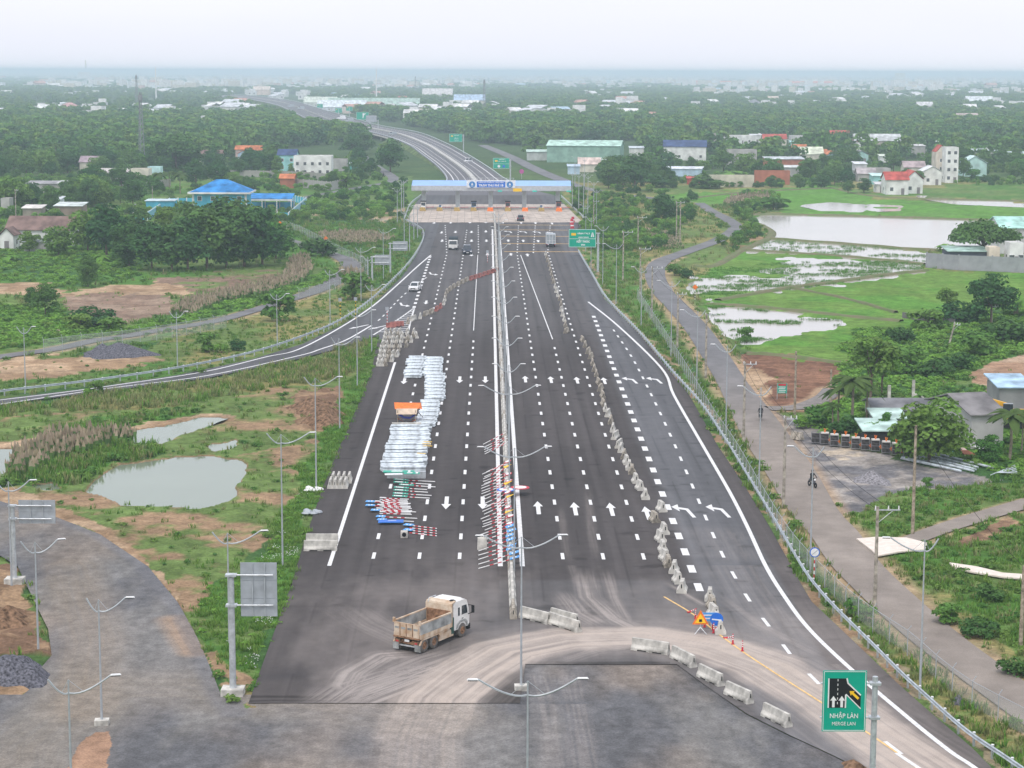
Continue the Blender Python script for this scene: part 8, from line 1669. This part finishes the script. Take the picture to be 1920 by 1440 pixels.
for x, y, w, d, h, k, wc, rc, l, kw in [
 (586,330,70,10,7.6,'flat',WHT,CON,'white two storey house with a flat roof and balcony',dict(win=(5,2))),
 (538,322,34,11,7.0,'gx',TEAL,R_NAVY,'teal house with a navy gabled roof left of the white two storey house',dict(win=(2,2))),
 (632,320,36,8,4.4,'flat',CON,CON,'grey unplastered annex right of the white two storey house',dict(win=(0,0))),
 (668,326,24,7,4.2,'shed',(.12,.36,.32),(.55,.66,.66),'dark teal shed beside the lane right of the grey annex',dict(win=(0,0))),
 (456,304,20,8,4,'gy',SKY,R_OR,'left sky blue gable under the orange roof',{}), (480,304,22,8,4,'gy',SKY,R_OR,'right sky blue gable under the orange roof',{}), (468,300,52,6,5,'gx',PNK,R_OR,'pink house with a long orange roof behind the two blue gables',{}),
 (392,308,46,9,3.6,'gx',CRM,R_BRN,'low house with a dull brown roof and white gable',{}), (538,352,26,7,3.4,'gx',BRK,R_OR,'small hut with a red orange roof behind the blue shed',dict(win=(0,0))),
 (168,325,36,9,4.6,'gx',CRM,R_MAU,'cream house with a mauve grey roof among the trees at the left',dict(win=(1,1))), (213,345,50,9,3.0,'gx',CON,(.60,.56,.54),'low house with a pale pinkish roof left of the mast',{}),
 (262,338,34,7,4.0,'flat',CRM,CON,'stained cream box house at the foot of the mast',dict(win=(0,0))), (289,335,24,6,4.2,'flat',(.5,.72,.72),R_ZN,'small aqua building right of the mast foot',dict(win=(1,1))),
 (80,360,58,7,3.0,'shed',CON,(.36,.35,.36),'long grey shed with a dark roof in the village at the left',dict(win=(0,0))), (130,362,44,7,3.4,'shed',(.55,.50,.48),(.5,.5,.5),'grey pink shed right of the long dark roofed one',dict(win=(0,0))),
 (128,405,50,8,3.0,'shed',(.28,.22,.18),(.62,.68,.66),'open hut with a pale zinc roof in the village',dict(win=(0,0))), (60,408,34,6,2.8,'shed',(.3,.26,.22),(.74,.70,.66),'small shelter with a white awning beside the concrete pole',dict(win=(0,0))),
 (170,368,20,5,3,'shed',(.45,.62,.58),(.55,.72,.66),'small shed with a pale green roof behind the village lane',dict(win=(0,0))), (10,400,16,5,4,'flat',CON,CON,'grey hut at the left edge of the village',dict(win=(0,0))),
 (98,396,30,6,3.6,'shed',(.6,.64,.66),(.66,.70,.72),'pale blue grey hut behind the zinc roofed hut',dict(win=(0,0))),
 (390,242,26,10,9,'flat',WHT,CON,'white cubic villa with a dark door strip in the woods at the left',dict(win=(2,2))), (375,228,34,8,4,'flat',CON,CON,'grey flat roofed building behind the white cubic villa',dict(win=(0,0))),
 (25,262,20,8,4,'shed',SKY,(.36,.56,.76),'light blue roofed house in the woods at the left edge',dict(win=(0,0))), (72,262,16,8,4,'gx',PNK,R_OR,'small orange roofed house in the left woods',dict(win=(0,0))), (100,275,24,9,4,'shed',WHT,(.74,.76,.78),'white roofed house in the left woods',dict(win=(0,0))), (135,262,30,8,4,'shed',CON,(.5,.54,.58),'grey roofed house in the left woods',dict(win=(0,0))),
 # right side
 (1100,304,138,26,7.6,'gx',(.26,.42,.34),(.46,.66,.56),'big green warehouse with a pale green roof right of the toll plaza',dict(win=(0,0),rh=2.2,rot=-.12)),
 (1012,300,48,12,4.0,'shed',(.5,.52,.5),(.52,.66,.58),'low green roofed sheds left of the big green warehouse',dict(win=(0,0))), (1025,296,20,6,3,'shed',CON,(.42,.55,.56),'small hut at the gate of the green warehouse',dict(win=(0,0))),
 (1105,322,40,9,3.2,'gx',CRM,(.64,.52,.46),'low hut with a pinkish roof before the big round trees',dict(win=(0,0))), (1076,326,22,7,3.2,'shed',SKY,(.5,.6,.7),'light blue hut left of the pinkish roof',dict(win=(0,0))), (1130,312,34,8,3,'shed',CON,(.6,.68,.62),'pale roofed lean to below the green warehouse',dict(win=(0,0))),
 (1194,292,26,8,4,'shed',WHT,(.6,.66,.7),'small pale shed right of the green warehouse',dict(win=(0,0))),
 (1286,300,80,12,6.4,'gx',WHT,R_NAVY,'large white house with a navy gabled roof',dict(win=(4,1),rh=3.0,rot=-.1)), (1283,330,70,8,3.0,'shed',SKY,(.70,.74,.78),'long low shed with a pale blue roof and red awning',dict(win=(0,0),rot=-.2)), (1302,345,26,4,2.2,'shed',R_RED,(.5,.1,.1),'short red awning at the right end of the long blue shed',dict(win=(0,0))),
 (1372,350,84,3.5,3.8,'flat',(.56,.53,.42),CON,'long beige wall like building at the field edge',dict(win=(0,0))),
 (1392,312,54,10,7,'flat',CON,CON,'grey unfinished two storey concrete house',dict(win=(3,2))), (1376,282,30,8,6,'flat',(.66,.68,.66),CON,'pale upper block behind the grey concrete house',dict(win=(2,1))), (1413,285,13,5,3,'gy',BRK,R_OR,'little orange roof on top behind the concrete house',dict(win=(0,0))),
 (1345,268,42,9,5,'flat',(.46,.42,.38),CON,'grey brown flat roofed block behind the white navy roofed house',dict(win=(0,0),tank=True)), (1385,270,54,9,4.6,'flat',WHT,CON,'white flat roofed villa with dark openings at the village top',dict(win=(4,1))), (1420,268,26,8,4.6,'shed',WHT,(.6,.62,.62),'white villa wing with a water tank',dict(win=(1,1),tank=True)),
 (1453,272,44,9,3.6,'gx',CRM,R_RED,'house with a bright red roof in the village top row',{}), (1460,262,38,8,5,'flat',WHT,CON,'white box house behind the bright red roof',{}), (1502,272,40,9,5,'flat',(.6,.6,.58),CON,'grey white two part house right of the red roof',dict(tank=True)), (1490,276,16,6,3,'shed',TEAL,(.42,.66,.62),'small teal hut before the grey white house',dict(win=(0,0))),
 (1500,292,26,7,3.6,'gx',SKY,R_OR,'sky blue cottage with an orange roof',dict(rot=-.3)), (1560,306,24,8,4,'gy',(.52,.68,.80),R_OR,'light blue gabled house with an orange roof in the village middle',dict(rot=.2)), (1538,302,26,7,3.6,'gx',SKY,R_OR,'orange roofed house left of the light blue gable',{}),
 (1472,316,72,12,4.2,'shed',BRK,(.56,.60,.62),'long red brick building with a zinc roof',dict(win=(0,0))), (1522,305,44,12,4,'gx',CRM,(.62,.66,.52),'shed with a pale yellow roof right of the brick building',dict(win=(0,0))), (1448,345,66,3,4.6,'flat',BRK,BRK,'low unfinished red brick walls in front of the zinc roofed building',dict(win=(0,0))),
 (1484,332,28,6,4,'shed',CON,(.66,.68,.66),'small hut with a pale zinc roof beside the brick walls',dict(win=(0,0))),
 (1586,270,56,11,4.6,'gx',BRK,R_RED,'large red roofed house in the village centre right',{}), (1612,282,20,8,4,'gy',WHT,R_RED,'white gable under the red roof in the village centre right',{}),
 (1646,282,88,12,5.2,'gx',(.56,.48,.44),(.52,.54,.54),'long grey warehouse row at the village top right',dict(win=(0,0))), (1662,282,40,7,4,'shed',PNK,(.66,.58,.54),'pinkish shed in front of the long grey warehouse',dict(win=(0,0))), (1705,292,60,10,5,'shed',CON,(.62,.62,.60),'long shed with a pale roof right of the warehouse row',dict(win=(0,0))), (1758,284,34,8,5,'shed',(.60,.66,.62),(.70,.76,.72),'pale green roofed house behind the tower house',dict(win=(0,0))),
 (1615,305,26,8,3.8,'gy',(.42,.66,.62),R_GREY,'mint gabled house with a grey roof',{}), (1595,306,26,7,3.4,'gx',CRM,R_GREY,'grey roofed house left of the mint gable',{}), (1665,304,30,6,3,'shed',WHT,(.66,.72,.62),'low pale hut right of the mint gable',dict(win=(0,0))),
 (1614,330,22,8,5,'shed',(.62,.60,.62),(.70,.72,.74),'pale mauve block house above the grey pyramid roof',{}), (1648,338,44,9,4.2,'flat',CON,CON,'grey wall house with mint trim',dict(win=(1,1))), (1655,345,38,8,3.2,'shed',TEAL,(.56,.76,.72),'mint roofed shed before the grey wall house',dict(win=(0,0))), (1580,340,28,8,2.8,'hip',CON,R_GREY,'hut with a dark grey pyramid roof in the village',dict(win=(0,0))), (1625,340,34,7,3,'gx',CON,(.42,.38,.38),'dull grey roofed house before the mauve block',dict(win=(0,0))),
 (1682,364,42,10,5.0,'gx',WHT,R_RED,'white house with a red roof at the paddy edge, left part',dict(win=(2,1),rh=2.6)), (1714,362,32,12,5.0,'gy',WHT,R_RED,'right gabled part of the red roofed white house at the paddy edge',dict(win=(2,1),rh=2.8)), (1653,360,20,6,2.8,'shed',WHT,(.6,.6,.6),'low white annex left of the red roofed house',dict(win=(1,1))),
 (1748,346,34,9,5,'gy',WHT,(.7,.72,.72),'white gabled house left of the tower house',dict(win=(2,1))), (1715,330,40,8,3.6,'gx',CRM,(.42,.34,.34),'house with a brownish roof behind the white gabled house',{}),
 (1764,340,20,9,11,'flat',(.62,.56,.48),CON,'tall narrow tower house with a red gabled top, front part',dict(win=(1,3))), (1784,342,24,9,13,'flat',WHT,CON,'white stepped tower house with many small windows',dict(win=(2,4))),
 (1828,330,44,10,5.4,'gy',(.46,.66,.62),(.56,.72,.70),'pale green shed at the right beside the paddy',dict(win=(0,0))), (1843,300,56,9,4.6,'shed',CON,(.56,.64,.66),'grey house with a pale blue roof and tank at the right',dict(win=(1,1),tank=True)), (1912,308,30,9,5,'shed',(.4,.4,.4),(.52,.62,.62),'building with a pale roof at the right edge',dict(win=(2,1))),
 (1815,494,74,7,2.8,'shed',(.10,.11,.14),(.36,.50,.44),'dark shed under the umbrella shaped rain tree',dict(win=(0,0))), (1905,475,60,14,6,'gx',(.60,.60,.60),(.42,.68,.60),'building with a mint roof at the right edge beside the rain tree',dict(win=(0,0))), (1864,496,20,4,3.4,'flat',(.66,.58,.48),(.8,.8,.8),'little white roofed kiosk with a blue side under the rain tree',dict(win=(0,0))), (1905,498,26,5,4.6,'flat',WHT,CON,'white corner house at the right edge behind the block wall',dict(win=(3,1))),
 (1655,838,66,5,2.0,'shed',(.06,.06,.06),(.50,.66,.60),'open shed with a pale green roof behind the crates',dict(win=(0,0),rh=.45)), (1668,815,52,4,2.1,'shed',(.3,.3,.3),(.52,.68,.62),'smaller green roof stepped behind the open shed',dict(win=(0,0),rh=.4)), (1700,792,120,7,1.6,'gx',(.30,.29,.29),(.20,.20,.21),'low grey roofed house shell with unfinished posts',dict(win=(0,0),rh=.9)),
 (1828,838,66,11,3.8,'gx',(.48,.47,.46),(.22,.21,.21),'grey house with a dark roof at the end of the yard',dict(win=(0,0),rh=1.6,rot=.25)), (1903,772,60,7,3.2,'shed',(.3,.3,.3),(.42,.58,.72),'blue roofed shed at the right edge beside the excavator',dict(win=(0,0))),
]: house(x, y, w, d, h, k, wc, rc, l, **kw)
p = P(1764, 340); th_ = [o for o in bpy.data.objects if o.get('label', '').startswith('tall narrow tower')][0]; roof_mesh(3.8, 8, 2.6, 'gy', rm(R_RED), .2).build('roof_cap', th_, (0, 0, 11.4)); MB().mat(wm(CRM)).add([(-1.8, -4, 0), (1.8, -4, 0), (0, -4, 2.4)], [(0, 1, 2)]).build('gable', th_, (0, 0, 11.4))
# far large buildings
M_FARW = [(.74,.76,.76), (.70,.66,.60), (.58,.68,.72), (.76,.74,.70)]
for x, y, w, d, h, k, wc, rc, l in [(700,206,170,26,5,'gx',(.40,.44,.42),(.36,.48,.41),'long factory hall with a pale green roof on the far plain'),(640,208,90,24,4,'gx',(.62,.66,.70),(.66,.72,.74),'pale blue grey factory hall before the green one'),(600,200,60,22,5,'gx',(.6,.62,.58),(.60,.66,.56),'left end factory hall of the far industrial group'),(758,192,24,20,8,'flat',(.70,.30,.24),(.6,.3,.25),'red brick coloured factory block on the far plain'),(880,203,58,22,9,'gx',(.68,.65,.55),(.40,.52,.66),'cream factory with a blue roof right of the far industrial group'),(852,204,20,16,9,'flat',WHT,CON,'white block at the left end of the cream factory'),(820,186,56,30,7,'gx',(.62,.60,.58),(.60,.58,.56),'long low grey pink hall behind the cream factory'),
   (490,178,30,20,9,'gx',(.72,.56,.46),(.66,.56,.48),'tan hall beside the far motorway curve'),(480,196,60,14,4,'shed',(.2,.34,.62),(.55,.62,.74),'blue painted low building beside the far motorway'),(1838,200,52,20,7,'gx',WHT,(.66,.70,.72),'long white hall in the right woods'),(1895,205,60,24,9,'flat',WHT,CON,'white factory at the right edge of the woods'),(1832,222,0,1,1,'gx',WHT,WHT,''),
   (1345,164,90,14,14,'gx',(.66,.44,.38),(.60,.26,.20),'long red roofed school like block left on the far right plain'),(1398,164,50,14,14,'gx',(.70,.50,.44),(.60,.26,.20),'second red roofed block on the far right plain'),(1520,168,86,16,16,'gx',(.78,.72,.68),(.60,.28,.24),'long white and red roofed building on the far right plain'),(1556,167,30,16,18,'flat',(.78,.74,.66),CON,'white arched front part of the red roofed building'),(157,152,18,20,34,'flat',WHT,CON,'tall white office block on the left skyline'),(190,156,22,20,18,'flat',(.74,.64,.60),CON,'pinkish block right of the tall left skyline office'),(1688,155,20,20,40,'flat',(.78,.74,.62),CON,'cream tower block on the right skyline'),(1635,148,40,30,30,'flat',WHT,CON,'white block left of the cream tower on the right skyline'),
   (40,232,80,14,4,'shed',(.30,.42,.50),(.40,.52,.58),'long blue grey roof at the left edge of the woods'),(120,232,100,8,3,'shed',(.5,.46,.40),(.62,.52,.42),'long tan wall like roof in the left woods'),(50,214,26,12,5,'shed',WHT,(.74,.74,.74),'white roof in the left woods above the long tan one'),(90,214,40,14,5,'gx',WHT,(.70,.72,.70),'larger white roof in the left woods'),(128,212,34,14,6,'hip',(.6,.5,.46),(.52,.30,.30),'dull red hipped roof in the left woods'),
   (1450,196,20,10,8,'gx',(.72,.70,.64),(.6,.5,.42),'small two storey house in the middle right woods'),(1480,206,26,12,6,'shed',CON,(.68,.70,.68),'pale roof in the middle right woods'),(1415,200,24,12,5,'hip',CON,(.24,.24,.26),'dark round roofed shed in the right woods'),(1735,216,30,14,9,'gx',(.62,.58,.54),(.6,.6,.6),'pinkish house in the right woods'),(1815,238,40,12,7,'gx',WHT,(.46,.38,.36),'white gabled house in the woods above the tower house')]:
    if w: house(x, y, w, d, h, k, wc, rc, l, win=(0, 0) if y < 190 else (min(8, max(0, w // 14)), 1), cat='building', nm='factory' if 'fact' in l or 'hall' in l else 'building')
# masts
def lattice(x, y, hpx, wpx, label, n=14):
    p = P(x, y); h = hpx / pxs(y); w = wpx / pxs(y); g = empty('lattice_mast', (p.x, p.y, 0), label=label, cat='mast'); mb = MB().mat(mat('mast_grey', (.25,.26,.28), .6)); r = max(.06, w * .05)
    c = [(math.cos(a) * w / 2, math.sin(a) * w / 2) for a in (.5, 2.6, 4.7)]
    for a, b in c: mb.tube([(a, b, 0), (a * .28, b * .28, h)], r, 4)
    mb.build('leg', g); mb = MB().mat(MATS['mast_grey'])
    for i in range(n):
        t0, t1 = i / n, (i + 1) / n; s0, s1 = 1 - .72 * t0, 1 - .72 * t1
        for k in range(3): a, b = c[k], c[(k + 1) % 3]; mb.tube([(a[0] * s0, a[1] * s0, h * t0), (b[0] * s1, b[1] * s1, h * t1)], r * .6, 3)
    mb.build('bracing', g); MB().mat(MATS['mast_grey']).box((0, 0, h * .93), (w * .5, w * .5, h * .07)).build('antenna', g)
lattice(266, 322, 146, 14, 'tall lattice telecom mast rising from the left village'); lattice(257, 215, 72, 7, 'farther grey lattice mast behind the tall one', 10); lattice(908, 222, 72, 8, 'lattice pylon in the woods beyond the cream factory', 10); lattice(779, 180, 36, 4, 'small dark mast on the far plain', 8)
for x, y, h, l in ((293,190,62,'white telecom pole on the left skyline'),(706,196,66,'white telecom pole behind the green factory roof'),(1487,160,24,'thin mast above the far red roofed building'),(161,142,22,'thin mast beside the tall left skyline office')):
    p = P(x, y); k_ = pxs(y); g = empty('telecom_pole', (p.x, p.y, 0), label=l, cat='mast'); MB().mat(M_WHITE).tube([(0, 0, 0), (0, 0, h / k_)], 1.5 / k_, 6, .8 / k_).build('pole', g)
# small houses of the plain, each on its own, then the distant town
hr = np.random.RandomState(23); HT = []
for i, (wc, rc, k) in enumerate(((WHT,CON,'flat'),(CRM,(.74,.74,.72),'gx'),(WHT,(.60,.62,.64),'shed'),((.72,.60,.54),(.52,.30,.24),'gx'),((.66,.72,.74),(.42,.56,.66),'gx'),(WHT,(.76,.76,.75),'gy'))):
    mb = MB().mat(wm(wc)).box((0, 0, 2.6), (11, 8, 5.2)); mb.mat(M_WIN).box((-2.6, -4.02, 2.2), (1.6, .08, 1.6)).box((2.6, -4.02, 2.2), (1.6, .08, 1.6))
    if k == 'flat': mb.mat(wm(wc)).box((1.5, 1, 6.4), (6, 5, 2.4)).mat(rm(rc)).box((0, 0, 5.26), (11.2, 8.2, .1))
    else:
        r_ = roof_mesh(11, 8, 2.0, k, rm(rc), .5); mb.mat(rm(rc)); mb.add([(a, b, c + 5.2) for a, b, c in r_.v], r_.f)
    HT.append(mb.mesh('small_house', fixn=True))
def small_house(x, y, t, s, l, grp):
    o = link('small_house', HT[t], None, (x, y, -.2), hr.uniform(-.8, .8), label=l, cat='house', group=grp); o.scale = (s * hr.uniform(.8, 1.5), s, s * hr.uniform(.95, 1.3)); HOUSE_SPOTS.append((x, y, 9 * s))
names = ('white flat roofed', 'cream', 'white zinc roofed', 'reddish roofed', 'blue roofed', 'white gabled'); cnt = 0; tries = 0
while cnt < 298 and tries < 6000:
    tries += 1; v = 150 + 78 * hr.random() ** 1.25; u = hr.uniform(-30, 1950); x, y = Pn(u, v); x, y = float(x), float(y)
    if fbm(np.array([x]), np.array([y]), 260, 301, 3)[0] < .5: continue
    mid = [((a.x + b.x) / 2, (a.y + b.y) / 2) for a, b in zip(LE, RE)]
    if pdist(np.array([x]), np.array([y]), mid)[0][0] < 40 or any((x - a) ** 2 + (y - b) ** 2 < (r_ + 9) ** 2 for a, b, r_ in HOUSE_SPOTS): continue
    t = hr.choice(6, p=[.32,.18,.2,.12,.05,.13]); sd = 'left' if u < 700 else 'right' if u > 1250 else 'middle'
    small_house(x, y, t, hr.uniform(.9, 1.45) * (1.5 if v < 170 else 1), 'small %s house among the trees of the far plain, %s part' % (names[t], sd), '%s houses of the far plain, %s' % (names[t], sd)); cnt += 1
def zscatter(z0, z1, n): Z = np.sqrt(fr.uniform(z0 ** 2, z1 ** 2, n)); x = fr.uniform(-.28, .28, n) * Z; u, v = PIX(x, Z); return x, Z, u, v
dt = MB(); 
for i in range(9): dt.mat(wm([WHT, CRM, (.74,.78,.80), WHT, (.66,.50,.45)][i % 5])).box((hr.uniform(-40, 40), hr.uniform(-60, 60), 5), (hr.uniform(8, 26), hr.uniform(8, 14), hr.uniform(14, 34)))
x, z, u, v = zscatter(3300, 38000, 9500); m = fbm(x, z, 700, 311, 3) > np.where(v < 158, .42, .52); k = int(m.sum()); rot = np.zeros((k, 3)); rot[:, 2] = fr.random(k) * 6.28
scatter('distant_town', np.stack([x[m], z[m], np.zeros(k)], 1), rot, np.ones((k, 3)) * fr.uniform(.5, 1.15, (k, 1)), dt.mesh('blocks', fixn=True))
# woods
def keep_off(x, y):
    ok = np.ones(x.shape, bool)
    for a, b, r_ in HOUSE_SPOTS: ok &= ((x - a) ** 2 + ((y - b) + r_ * .5) ** 2 > (r_ + 4) ** 2) & ~((np.abs(x - a) < r_ * .8) & (y < b) & (b - y < np.where(y > 1500, 120, 75) + r_))
    return ok
x, z, u, v = zscatter(560, 1700, 15000); m = thin(x, z, u, v) & keep_off(x, z); x, z, u, v = x[m], z[m], u[m], v[m]; o_ = np.argsort(z); x, z, u, v = x[o_], z[o_], u[o_], v[o_]; print('wood trees', len(x))
FN = ('dense dark', 'bushy green', 'tall oval dark', 'round green')
for i in range(min(300, len(x))):
    t = int(fr.randint(4)); tm, cm, h, r = TREES['far%d' % t] if z[i] > 900 else TREES[('dark0', 'broad1', 'tall1', 'broad0')[t]]; s = fr.uniform(.6, 1.2) * (9 / h)
    sd = 'left of the motorway' if u[i] < 760 else 'right of the motorway' if u[i] < 1230 else 'around the village at the right'
    g = empty('woodland_tree', (float(x[i]), float(z[i]), -.2), float(fr.random() * 6.28), label='%s tree in the woods %s' % (FN[t], sd), cat='tree', group='%s woodland trees %s' % (FN[t], sd)); g.scale = (s * 1.15, s * 1.15, s); link('trunk', tm, g); link('crown', cm, g)
x, z, u, v = x[300:], z[300:], u[300:], v[300:]
def woods(name, x, z, s0, s1, meshes):
    t = fr.randint(len(meshes), size=len(x))
    for i, me_ in enumerate(meshes):
        m = t == i; k = int(m.sum()); rot = np.zeros((k, 3)); rot[:, 2] = fr.random(k) * 6.28; s = fr.uniform(s0, s1, (k, 1)) * np.array((1.12, 1.12, 1))
        scatter(name, np.stack([x[m], z[m], np.full(k, -.2)], 1), rot, s, me_)
FM_ = [TREES['far%d' % i][1] for i in range(4)]
woods('woodland', x, z, .7, 1.35, FM_)
x, z, u, v = zscatter(1700, 4200, 62000); m = thin(x, z, u, v) & keep_off(x, z); x, z = x[m], z[m]; print('mid wood', len(x)); woods('far_woodland', x, z, .65, 1.3, FM_)
def clump(seed, m):
    rs = np.random.RandomState(seed); cs = [(rs.uniform(-38, 38), rs.uniform(-38, 38), rs.uniform(1, 4)) for _ in range(26)]; V, Cc = leaves(rs, cs, [rs.uniform(5, 9) for _ in cs], 16, 2.6, .8); return np_mesh('clump', V, np.arange(len(V)).reshape(-1, 4), m, Cc, smooth=False)
CLM = [clump(1, M_LEAFD), clump(2, M_LEAF), clump(3, M_LEAFD)]
x, z, u, v = zscatter(4000, 18000, 17000); m = fbm(x, z, 500, 321, 4) > .40; woods('distant_woods', x[m], z[m], .7, 1.15, CLM)
# ------------------------------------------------------------------ the hazy air
hz = bpy.data.materials.new('haze_air'); hz.use_nodes = True; n = hz.node_tree; n.nodes.clear()
o_ = n.nodes.new('ShaderNodeOutputMaterial'); pv = n.nodes.new('ShaderNodeVolumePrincipled')
pv.inputs['Color'].default_value = (.74, .89, 1.0, 1); pv.inputs['Density'].default_value = HAZE_DENSITY; pv.inputs['Anisotropy'].default_value = 0.0
n.links.new(pv.outputs[0], o_.inputs['Volume'])
hb = MB().mat(hz); hb.box((0, 30000, 23.5), (70000, 70000, 53.0)); hb.build('haze', kind='stuff')
